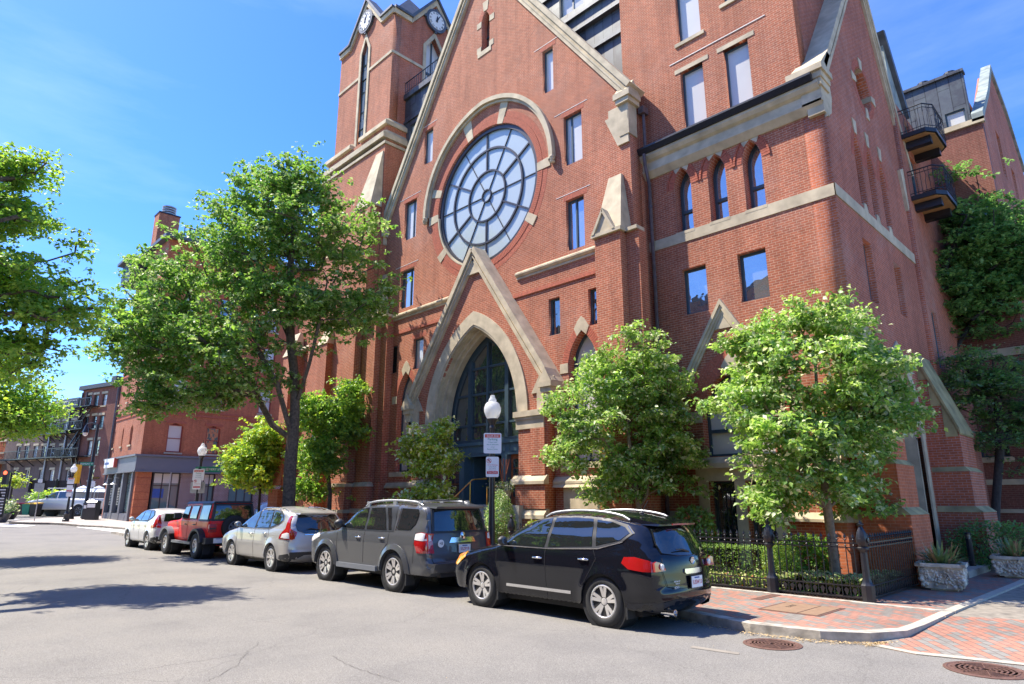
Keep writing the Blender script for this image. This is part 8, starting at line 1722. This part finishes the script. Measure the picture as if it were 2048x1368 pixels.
b = onZ(1924, 1137, 0); bo = thing('bollard', 'black metal bollard light with ringed head before the rear buttress', 'bollard', (b[0] + .45, b[1] - .9, 0)); X, Y = bo.location.x, bo.location.y
MB().lathe([(.075, 0), (.075, .86)], (X, Y, 0), 20).build('post', M['black'], bo, smooth=40)
mb = MB(); mb.lathe([(.055, .86), (.055, .97)], (X, Y, 0), 20); mb.build('light_core', M['steel'], bo)
mb = MB()
for z in (.87, .895, .92, .945): mb.lathe([(.075, z), (.075, z + .012)], (X, Y, 0), 20)
mb.lathe([(.078, .97), (.085, .985), (.08, 1.02), (.03, 1.035)], (X, Y, 0), 20); mb.build('cap', M['black'], bo, smooth=40)
pg = onZ(2052, 1244, -.03); gb = thing('grey_post', 'tip of a grey metal post cut by the right edge of the picture', 'post', (pg[0] + .12, pg[1], -.03)); X, Y = gb.location.x, gb.location.y
MB().lathe([(.10, -.03), (.085, .26)], (X, Y, 0), 16).build('post', M['black'], gb, smooth=50); MB().lathe([(.085, .26), (.07, .31), (.02, .33)], (X, Y, 0), 16).build('cap', M['steel'], gb, smooth=50)
# lamp posts
def globe_mat():
    m, n, b, o = newmat('lamp_globe'); b.inputs['Base Color'].default_value = (.85, .87, .88, 1); b.inputs['Roughness'].default_value = .15
    tr = N(n, 'ShaderNodeBsdfTransparent'); tl = N(n, 'ShaderNodeBsdfTranslucent'); tl.inputs[0].default_value = (.9, .92, .93, 1); a = N(n, 'ShaderNodeMixShader'); a.inputs[0].default_value = .45; c = N(n, 'ShaderNodeMixShader'); c.inputs[0].default_value = .30
    lk = n.links.new; lk(b.outputs[0], a.inputs[1]); lk(tl.outputs[0], a.inputs[2]); lk(a.outputs[0], c.inputs[1]); lk(tr.outputs[0], c.inputs[2]); lk(c.outputs[0], o.inputs[0]); return m
M['globe'] = globe_mat()
def rounded(w_, h, r_, n=5):
    o = []
    for cx_, cz_, a0 in ((w_ / 2 - r_, h / 2 - r_, 0), (-w_ / 2 + r_, h / 2 - r_, 90), (-w_ / 2 + r_, -h / 2 + r_, 180), (w_ / 2 - r_, -h / 2 + r_, 270)):
        for i in range(n + 1): a = R(a0 + 90 * i / n); o.append((cx_ + r_ * math.cos(a), cz_ + r_ * math.sin(a)))
    return o
def lamp(x, y, z0, H, label, group, s=1.0):
    t = thing('street_lamp', label, 'street lamp', (x, y, z0), group=group); gh = .62 * s; zb = H - gh
    MB().lathe([(.21 * s, 0), (.21 * s, .12 * s), (.17 * s, .16 * s), (.15 * s, .45 * s), (.17 * s, .5 * s), (.11 * s, .58 * s), (.095 * s, .7 * s)], (x, y, z0), 16).build('base', M['black'], t, smooth=30)
    MB().lathe([(.085 * s, .6 * s), (.07 * s, 1.6 * s), (.065 * s, zb - .62 * s), (.085 * s, zb - .60 * s), (.085 * s, zb - .56 * s), (.06 * s, zb - .5 * s), (.055 * s, zb - .25 * s), (.08 * s, zb - .2 * s), (.06 * s, zb - .14 * s), (.10 * s, zb - .05 * s), (.14 * s, zb), (.13 * s, zb + .02 * s)], (x, y, z0), 16).build('pole', M['black'], t, smooth=30)
    g = MB().lathe([(.12 * s, zb + .02 * s), (.165 * s, zb + .08 * s), (.205 * s, zb + .2 * s), (.205 * s, zb + .28 * s), (.17 * s, zb + .38 * s), (.125 * s, zb + .42 * s), (.09 * s, zb + .44 * s), (.10 * s, zb + .47 * s), (.07 * s, zb + .52 * s), (.055 * s, zb + .55 * s), (.06 * s, zb + .58 * s), (.02 * s, zb + .6 * s)], (x, y, z0), 28).build('globe', M['globe'], t, smooth=60)
    MB().lathe([(.05 * s, zb + .02 * s), (.05 * s, zb + .2 * s), (.075 * s, zb + .22 * s), (.075 * s, zb + .30 * s), (.03 * s, zb + .34 * s)], (x, y, z0), 12).build('lamp_core', M['white'], t).parent = g
    MB().lathe([(.03 * s, zb + .59 * s), (.035 * s, zb + .61 * s), (.01 * s, zb + .66 * s), (.016 * s, zb + .68 * s), (.003 * s, zb + .74 * s)], (x, y, z0), 8).build('finial', M['black'], t, smooth=50)
    return t
rtv = Vector((_rt[0], _rt[1], 0)); fwv = Vector((math.cos(HEAD), math.sin(HEAD), 0))
def plate_sign(t, name, x, y, z, w_, h, lines, xd=rtv, border=None, mat='plate', off=.11, label=None, logo=None, band=None):
    """flat metal sign in front of a pole; lines = (text, size, ink, dx, dz)"""
    xd = Vector(xd).normalized(); nn = Vector((xd.y, -xd.x, 0)); o_ = Vector((x, y, 0)) + nn * off; tl = worldloc(t)
    mb = MB(); mb.prism(rounded(w_, h, .035), lambda u, v, q: (o_.x + xd.x * u - nn.x * q, o_.y + xd.y * u - nn.y * q, z + v), 0, .008); s = mb.build(name, M[mat], t)
    if label: s['label'] = label
    MB().prism([(-.05, -h / 2 + .05), (.05, -h / 2 + .05), (.05, h / 2 - .05), (-.05, h / 2 - .05)], lambda u, v, q: (o_.x + xd.x * u - nn.x * q, o_.y + xd.y * u - nn.y * q, z + v), .008, off).build('bracket', M['steel'], t).parent = s
    def P(u, v, e=.0015): return Vector((o_.x + xd.x * u + nn.x * e, o_.y + xd.y * u + nn.y * e, z + v)) - tl
    if band:
        for (u0, u1, v0, v1, m_) in band:
            q = MB(); a = [P(u0, v0, .001), P(u1, v0, .001), P(u1, v1, .001), P(u0, v1, .001)]; q.v = [tuple(p + tl) for p in a]; q.f = [(0, 1, 2, 3)]; q.m = [0]; q.build('band', M[m_], t, fix=False).parent = s
    for tx, sz, ink, dx, dz in lines: text(tx, sz, M[ink], t, 'lettering', face_mtx(P(dx, dz, .002), xd), .0005).parent = s
    if logo:
        u, v, r_ = logo; q = MB(); q.prism(circ(0, 0, r_, 28), lambda a, b_, c_: tuple(P(u + a, v + b_, .002 + c_) + tl), 0, .001); q.build('no_parking_ring', M['red_ink'], t).parent = s
        q = MB(); q.prism(circ(0, 0, r_ * .78, 28), lambda a, b_, c_: tuple(P(u + a, v + b_, .0035 + c_) + tl), 0, .001); q.build('ring_centre', M['plate'], t).parent = s
        text('P', r_ * 1.5, M['black_ink'], t, 'lettering', face_mtx(P(u, v, .005), xd), .0005).parent = s
        q = MB(); q.prism([(-r_ * .75, r_ * .5), (-r_ * .5, r_ * .75), (r_ * .75, -r_ * .5), (r_ * .5, -r_ * .75)], lambda a, b_, c_: tuple(P(u + a, v + b_, .0065 + c_) + tl), 0, .001); q.build('slash', M['red_ink'], t).parent = s
    return s
LY = 12.0; lx, lz = onY(983, 1085, LY); lH = onY(985, 792, LY)[1]
l1 = lamp(lx, LY, 0, lH + .05, 'black acorn globe lamp post carrying two parking signs before the portal', 'acorn lamp posts', 1.13)
l1.rotation_euler = (0, 0, 0)
s0 = onY(986, 887, LY); s1 = onY(985, 934, LY); pxm = lx * 0 + 1329. / (-lx * .712 + LY * .702)
xd_ = (rtv + Vector((0, .18, 0))).normalized()
plate_sign(l1, 'parking_sign', lx, LY, s0[1], 36 / pxm, 41 / pxm, [('South End', .075, 'plate', 0, .195), ('Parking', .09, 'green_ink', 0, .105), ('2 Hour Limit', .048, 'green_ink', 0, .025), ('Mon-Fri 8AM-6PM', .042, 'green_ink', 0, -.04), ('except', .040, 'green_ink', 0, -.10), ('Resident Sticker', .044, 'green_ink', 0, -.16)], xd_, band=[(-.21, .21, .15, .24, 'sign_red')], label='white South End parking sign with green lettering')
plate_sign(l1, 'street_cleaning_sign', lx, LY, s1[1], 26 / pxm, 40 / pxm, [('Street Cleaning', .042, 'red_ink', 0, .05), ('1st & 3rd Monday', .028, 'black_ink', 0, 0), ('April 1 to Nov 30', .024, 'black_ink', 0, -.04), ('8AM to 12 Noon', .030, 'red_ink', 0, -.085), ('Tow Zone', .055, 'plate', 0, -.15)], xd_, band=[(-.145, .145, -.185, -.115, 'red_ink')], logo=(-.09, .155, .062), label='white and red street cleaning sign with a no parking ring')
L2Y = 11.5; lx2 = onY(398, 960, L2Y)[0]; g2 = gzc(lx2); h2 = onY(402, 892, L2Y)[1]
l2 = lamp(lx2, L2Y, g2, h2 - g2 + .15, 'second acorn globe lamp post with a green street name blade, above the red off-roader', 'acorn lamp posts', 1.05)
p2 = 1329. / (-lx2 * .712 + L2Y * .702)
plate_sign(l2, 'parking_sign', lx2, L2Y, onY(396, 950, L2Y)[1], 23 / p2, 22 / p2, [('South End', .08, 'plate', 0, .17), ('Parking', .09, 'green_ink', 0, .07), ('2 Hour Limit', .05, 'green_ink', 0, -.03), ('Mon-Fri 8AM-6PM', .04, 'green_ink', 0, -.12)], band=[(-.22, .22, .13, .22, 'sign_red')])
plate_sign(l2, 'sign_back', lx2, L2Y, onY(397, 975, L2Y)[1], 29 / p2, 22 / p2, [], off=.06, mat='steel')
plate_sign(l2, 'street_cleaning_sign', lx2 - .03, L2Y, onY(393, 968, L2Y)[1], 16 / p2, 22 / p2, [('Street Cleaning', .045, 'red_ink', 0, .0), ('Tow Zone', .06, 'plate', 0, -.15)], band=[(-.16, .16, -.19, -.11, 'red_ink')], logo=(-.09, .13, .07), off=.15)
nb = onY(411, 938, L2Y); plate_sign(l2, 'street_name_blade', lx2 + .35, L2Y + .2, nb[1], 50 / p2, 11 / p2, [('MONTGOMERY ST', .15, 'plate', 0, 0)], off=-.05, mat='sign_green', xd=(rtv), label='green blade reading MONTGOMERY ST')
# far corner: lamp, signal, signs, bins
def far(u, v0, dep): p = wp(u, v0, dep); return p
fl = ghit(131, 1043); fd = -fl[0] * .712 + fl[1] * .702
ft = lamp(fl[0], fl[1], fl[2], wp(148, 927, fd).z - fl[2], 'small far acorn lamp post at the corner with a stack of signs', 'acorn lamp posts', 1.1)
pf = 1329. / fd
plate_sign(ft, 'parking_sign', fl[0], fl[1], wp(143, 962, fd).z, 14 / pf, 12 / pf, [('Parking', .10, 'green_ink', 0, .02)], band=[(-.2, .2, .12, .2, 'sign_red')], off=.14); plate_sign(ft, 'street_cleaning_sign', fl[0], fl[1], wp(142, 977, fd).z, 12 / pf, 13 / pf, [('Tow Zone', .06, 'plate', 0, -.16)], band=[(-.2, .2, -.22, -.12, 'red_ink')], off=.14)
plate_sign(ft, 'notice_sign', fl[0], fl[1], wp(140, 989, fd).z, 10 / pf, 8 / pf, [], off=.14)
sp_ = thing('traffic_signal', 'yellow backed traffic signal on a black pole beside the far lamp', 'traffic light', tuple(wp(140, 1035, 54))); q0 = wp(141, 1035, 54); q0.z = gzc(q0.x)
MB().lathe([(.25, 0), (.2, .8), (.09, .9), (.08, 4.6)], (q0.x, q0.y, q0.z), 12).build('pole', M['black'], sp_); qh = wp(153, 948, 54)
MB().hexa([tuple(qh + rtv * a + Vector((0, 0, c_)) + fwv * b_) for c_ in (-.75, .75) for a, b_ in ((-.1, -.2), (.22, -.2), (.22, .2), (-.1, .2))]).build('signal_head', M['yellow'], sp_); MB().tube([tuple(q0 + Vector((0, 0, 4.4))), tuple(qh)], .04, 6).build('signal_arm', M['black'], sp_)
for i, m_ in enumerate(('dark', 'dark', 'dark')): p = qh - rtv * .25 + Vector((0, 0, .45 - .45 * i)); MB().lathe([(.16, -.12), (.16, .12)], tuple(p), 12, axis='X').build('lens_hood', M[m_], sp_)
cp = thing('cobra_pole', 'tall black pole with hanging lantern and green street name blade at the far corner', 'lamp post', tuple(wp(168, 1035, 56))); q1 = wp(168, 1035, 56); q1.z = gzc(q1.x); tz = wp(190, 848, 56).z
MB().lathe([(.28, 0), (.24, .9), (.16, 1.1), (.11, tz - q1.z)], tuple(q1), 12).build('pole', M['black'], cp, smooth=40); tt = Vector((q1.x, q1.y, tz)); la = tt - rtv * 1.0
MB().tube([tuple(tt - Vector((0, 0, .15))), tuple(tt - rtv * .5 + Vector((0, 0, .1))), tuple(la - Vector((0, 0, 0)))], .05, 8).build('arm', M['black'], cp); ln = MB().lathe([(.03, 0), (.10, -.15), (.22, -.6), (.24, -.75)], tuple(la), 14).build('lantern', M['black'], cp, smooth=40); MB().lathe([(.2, -.75), (.18, -.95), (.05, -1.05)], tuple(la), 14).build('lens', M['lamp_white'], cp, smooth=50).parent = ln
plate_sign(cp, 'street_name_blade', q1.x - rtv.x * .35, q1.y - rtv.y * .35, wp(165, 928, 56).z, 27 / (1329 / 56), 7 / (1329 / 56), [('TREMONT ST', .19, 'plate', 0, 0)], off=.2, mat='sign_green', label='green blade reading TREMONT ST')
plate_sign(cp, 'one_way_sign', q1.x + rtv.x * .6, q1.y + rtv.y * .6, wp(185, 956, 56).z, .62, .2, [('ONE WAY', .12, 'yellow', 0, 0)], mat='black', off=.15)
def signpost(label, u, vb, dep, ut, vt, plates, r_=.035):
    b_ = wp(u, 1003, dep); b_.z = gzc(b_.x); zt = wp(ut, vt, dep).z; t = thing('sign_post', label, 'sign', tuple(b_)); MB().tube([tuple(b_), (b_.x, b_.y, zt)], r_, 6).build('post', M['steel'], t)
    for v, w_, h, m_, ln_ in plates: plate_sign(t, 'sign_panel', b_.x, b_.y, wp(ut, v, dep).z, w_, h, ln_, mat=m_, off=.08)
signpost('thin galvanised sign post with a square plate at the far kerb', 75, 1040, 50, 89, 958, [(962, .34, .26, 'plate', []), (975, .75, .62, 'steel', [])])
signpost('round no turn sign on a thin post before the far brick house', 180, 1030, 60, 184, 960, [(968, .5, .5, 'plate', [])])
signpost('tall thin white sign post in front of the shop window', 335, 1050, 43, 345, 945, [])
gp = wp(12, 1010, 52); gp.z = gzc(gp.x)
ts = thing('traffic_signal', 'red lit traffic signal on a post at the left edge', 'traffic light', tuple(gp)); MB().tube([tuple(gp), (gp.x, gp.y, wp(12, 945, 52).z)], .07, 8).build('pole', M['black'], ts); hp_ = wp(12, 955, 52)
MB().hexa([tuple(hp_ + rtv * a + Vector((0, 0, c_)) + fwv * b_) for c_ in (-.55, .55) for a, b_ in ((-.18, -.15), (.18, -.15), (.18, .15), (-.18, .15))]).build('signal_head', M['black'], ts)
m, n_, b_, o_ = newmat('lit_red'); b_.inputs['Base Color'].default_value = (.9, .05, .02, 1); b_.inputs['Emission Color'].default_value = (1, .12, .05, 1); b_.inputs['Emission Strength'].default_value = 1.5; M['lit_red'] = m
MB().prism(circ(0, 0, .15, 16), lambda a, c_, q: tuple(hp_ + rtv * a + Vector((0, 0, .36 + c_)) - fwv * (.15 + q)), 0, .02).build('red_light', M['lit_red'], ts)
bn = thing('banner_sign', 'dark upright banner with white lettering at the left edge', 'banner', tuple(wp(3, 1005, 44))); bq = wp(3, 1005, 44); bz = gzc(bq.x)
MB().hexa([(bq.x + rtv.x * a + fwv.x * b_, bq.y + rtv.y * a + fwv.y * b_, z) for z in (bz + .5, wp(3, 975, 44).z) for a, b_ in ((-.5, 0), (.22, 0), (.22, .08), (-.5, .08))]).build('banner', M['black'], bn)
mb = MB()
for i in range(9): z = bz + .7 + i * .19; w0 = .15 + .1 * ((i * 7) % 3); mb.hexa([(bq.x + rtv.x * a - fwv.x * b_, bq.y + rtv.y * a - fwv.y * b_, zz) for zz in (z, z + .09) for a, b_ in ((.1 - w0, 0), (.14, 0), (.14, .01), (.1 - w0, .01))])
mb.build('lettering', M['plate'], bn)
def bowl(u, v, dep, r_, label, mats, g='round planters at the far left corner'):
    p = wp(u, v, dep); z = gzc(p.x); t = thing('bowl_planter', label, 'planter', (p.x, p.y, z), group=g); MB().lathe([(r_ * .6, 0), (r_, .5), (r_ * 1.05, .6), (r_ * .9, .6)], (p.x, p.y, z), 20).build('bowl', M['black'], t, smooth=40)
    s_ = thing('planter_shrub', label.replace('dark round planter', 'leafy plant growing in the round planter'), 'plant', (p.x, p.y, z + .6)); c_ = np.array((p.x, p.y, z + .95)) + RNG.normal(0, 1, (260, 3)) * (r_ * .4, r_ * .4, .25); leaves('foliage', c_, .2, [M[m_] for m_ in mats], s_)
bowl(5, 1020, 47, .55, 'dark round planter under the banner at the left edge', ['leaf_maple2', 'leaf_dog2']); bowl(22, 1012, 52, .6, 'dark round planter between the banner and the bins', ['leaf_hedge', 'leaf_dog2'])
def bin_(u, dep, body, lid, label):
    p = wp(u, 1015, dep); z = gzc(p.x); t = thing('wheeled_bin', label, 'bin', (p.x, p.y, z), group='wheeled bins by the brown wall'); q = lambda a, b_, zz: (p.x + rtv.x * a + fwv.x * b_, p.y + rtv.y * a + fwv.y * b_, z + zz)
    MB().hexa([q(-.27, -.3, .05), q(.27, -.3, .05), q(.27, .3, .05), q(-.27, .3, .05), q(-.34, -.36, 1.0), q(.34, -.36, 1.0), q(.34, .36, 1.0), q(-.34, .36, 1.0)]).build('body', M[body], t)
    MB().hexa([q(-.37, -.4, 1.0), q(.37, -.4, 1.0), q(.37, .38, 1.04), q(-.37, .38, 1.04), q(-.34, -.36, 1.08), q(.34, -.36, 1.08), q(.34, .38, 1.14), q(-.34, .38, 1.14)]).build('lid', M[lid], t)
for u, b_, l_, lab in ((30, 'black', 'sign_red', 'black wheeled bin with red lid, leftmost by the brown wall'), (46, 'black', 'red_ink', 'black wheeled bin with dark red lid left of the green bin'), (57, 'green_bin', 'yellow', 'green wheeled bin with yellow lid by the brown wall'), (72, 'black', 'yellow', 'dark wheeled bin with yellow lid beside the truck grille')): bin_(u, 60, b_, l_, lab)
def cabinet(u, dep, w_, h, label, nm, cat):
    p = wp(u, 1020, dep); z = gzc(p.x); t = thing(nm, label, cat, (p.x, p.y, z)); q = lambda a, b_, zz: (p.x + rtv.x * a + fwv.x * b_, p.y + rtv.y * a + fwv.y * b_, z + zz)
    MB().hexa([q(-w_ / 2, -.3, 0), q(w_ / 2, -.3, 0), q(w_ / 2, .3, 0), q(-w_ / 2, .3, 0), q(-w_ / 2, -.3, h), q(w_ / 2, -.3, h), q(w_ / 2, .3, h), q(-w_ / 2, .3, h)]).build('cabinet', M['bronze'], t)
    MB().hexa([q(-w_ / 2 + .06, -.315, h * .7), q(w_ / 2 - .06, -.315, h * .7), q(w_ / 2 - .06, -.3, h * .7), q(-w_ / 2 + .06, -.3, h * .7), q(-w_ / 2 + .06, -.315, h * .92), q(w_ / 2 - .06, -.315, h * .92), q(w_ / 2 - .06, -.3, h * .92), q(-w_ / 2 + .06, -.3, h * .92)]).build('panel', M['plate'], t)
    MB().hexa([q(-w_ / 2 - .04, -.34, h), q(w_ / 2 + .04, -.34, h), q(w_ / 2 + .04, .34, h), q(-w_ / 2 - .04, .34, h), q(-w_ / 2, -.2, h + .12), q(w_ / 2, -.2, h + .12), q(w_ / 2, .2, h + .12), q(-w_ / 2, .2, h + .12)]).build('lid', M['black'], t)
cabinet(186, 53, .75, 1.35, 'dark street litter cabinet with white panel left of the shopfront', 'litter_bin', 'bin'); cabinet(176, 54, .5, 1.2, 'narrow dark newspaper box beside the litter cabinet', 'newspaper_box', 'box')
def parasol(u, label):
    p = wp(u, 1000, 63); z = gzc(p.x); t = thing('cafe_parasol', label, 'parasol', (p.x, p.y, z), group='pale cafe parasols beyond the pickup'); MB().tube([(p.x, p.y, z), (p.x, p.y, z + 2.5)], .03, 6).build('pole', M['steel'], t)
    n = 8; v_ = [(p.x, p.y, z + 2.7)] + [(p.x + 1.3 * math.cos(i * math.pi / 4), p.y + 1.3 * math.sin(i * math.pi / 4), z + 2.1) for i in range(n)]; MB().add(v_, [(0, i + 1, (i + 1) % n + 1) for i in range(n)]).build('canopy', plain('pale_blue_canvas', (.55, .62, .75), .8), t, fix=False)
parasol(163, 'pale blue cafe parasol over the pickup bed'); parasol(194, 'pale blue cafe parasol just left of the shopfront')
# brass handrail at the portal steps
hr = thing('handrail', 'polished brass handrail climbing the portal steps', 'handrail', (-18.2, 14.5, 0))
A = onY(905, 1000, 15.2); B = onY(953, 955, 15.9); mb = MB(); xr_ = B[0]
mb.tube([(xr_, 13.5, .95), (xr_, 15.7, 2.62), (xr_ + .7, 15.75, 2.64)], .028, 10); mb.tube([(xr_, 13.7, 0), (xr_, 13.7, 1.1)], .022, 8); mb.tube([(xr_, 15.6, 1.6), (xr_, 15.6, 2.55)], .022, 8); mb.build('rail', M['brass'], hr, smooth=50)
mb = MB(); mb.tube([(xr_ + .9, 15.6, 1.7), (xr_ + .9, 15.6, 2.35), (xr_ + 1.5, 15.6, 2.35)], .025, 8); mb.build('lower_rail', M['brass'], hr, smooth=50)
ur = thing('urn', 'stone urn of flowers and red twigs right of the portal doors', 'urn', (PC + 1.9, YP - .2, 1.73)); X, Y = ur.location.x, ur.location.y
MB().lathe([(.18, 0), (.12, .08), (.2, .2), (.3, .45), (.32, .5)], (X, Y, 1.73), 16).build('pot', M['stone'], ur, smooth=40)
uf = thing('flower_arrangement', 'white flowers and bare reddish twigs standing in the portal urn', 'flowers', (X, Y, 2.2)); leaves('foliage', np.array((X, Y, 2.35)) + RNG.normal(0, 1, (420, 3)) * (.25, .2, .10), .09, [M['petal'], M['leaf_hedge'], M['leaf_dog2']], uf, [.35, .4, .25])
mb = MB()
for i in range(16): a = random.random() * 6.28; mb.tube([(X, Y, 2.2), (X + .12 * math.cos(a), Y + .1 * math.sin(a), 2.8), (X + .25 * math.cos(a + .4), Y + .2 * math.sin(a + .4), 3.3)], .008, 4)
mb.build('twigs', plain('red_twig', (.28, .09, .04), .8), uf)
# ================================================================ every separate piece of a part becomes a part of its own
def split_parts():
    keep = {'crown', 'foliage', 'leaves', 'leaf_edges', 'dry_leaves', 'trunk', 'pickets', 'rails', 'carving', 'stems', 'twigs', 'rose_arch_bricks', 'brick_arch', 'lancet_arch', 'label_arch', 'tracery', 'mullion', 'lettering', 'numeral', 'plate_text', 'sticker_text', 'number', 'railing', 'balcony_rail', 'fire_escape', 'tyre', 'rim', 'panel_gap', 'ladder_rack', 'window_lettering', 'sign_lettering', 'boards', 'grille', 'clock_hands', 'balcony', 'roof_rail', 'door_battens', 'pier_joint', 'portal_mullion', 'pane', 'underbody', 'portal_glass', 'entrance_steps', 'portal_transom', 'chrome_strip', 'cap', 'cover_rim', 'lid', 'shopfront'}
    for o in [o for o in D.objects if o.type == 'MESH' and o.parent is not None and o.get('kind') is None]:
        nm = o.name.split('.')[0]
        if nm in keep or o.children: continue
        me = o.data; nv_ = len(me.vertices)
        if nv_ > 6000 or nv_ < 8: continue
        pr = list(range(nv_))
        def fd(a):
            while pr[a] != a: pr[a] = pr[pr[a]]; a = pr[a]
            return a
        for e in me.edges:
            a, b = fd(e.vertices[0]), fd(e.vertices[1])
            if a != b: pr[a] = b
        gr = {}
        for i in range(nv_): gr.setdefault(fd(i), []).append(i)
        if len(gr) < 2 or len(gr) > 400: continue
        bx = []
        for g in gr.values():
            c = np.array([me.vertices[i].co for i in g]); bx.append([c.min(0), c.max(0), g])
        k = list(range(len(bx)))
        def f2(a):
            while k[a] != a: a = k[a]
            return a
        for i in range(len(bx)):
            for j in range(i):
                if f2(i) != f2(j) and np.all(bx[i][0] - .06 < bx[j][1]) and np.all(bx[j][0] - .06 < bx[i][1]): k[f2(i)] = f2(j)
        cl = {}
        for i in range(len(bx)): cl.setdefault(f2(i), []).extend(bx[i][2])
        if not 2 <= len(cl) <= 40: continue
        for n_, g in enumerate(list(cl.values())):
            s_ = set(g); bm = bmesh.new(); bm.from_mesh(me); bm.verts.ensure_lookup_table(); bmesh.ops.delete(bm, geom=[v for v in bm.verts if v.index not in s_], context='VERTS')
            m2 = D.meshes.new(nm); bm.to_mesh(m2); bm.free()
            for mt_ in me.materials: m2.materials.append(mt_)
            q = D.objects.new(nm, m2); COL.objects.link(q); q.parent = o.parent; q.location = o.location; q.rotation_euler = o.rotation_euler; q.scale = o.scale
            if o.get('label'): q['label'] = o['label']
        D.objects.remove(o)
split_parts()
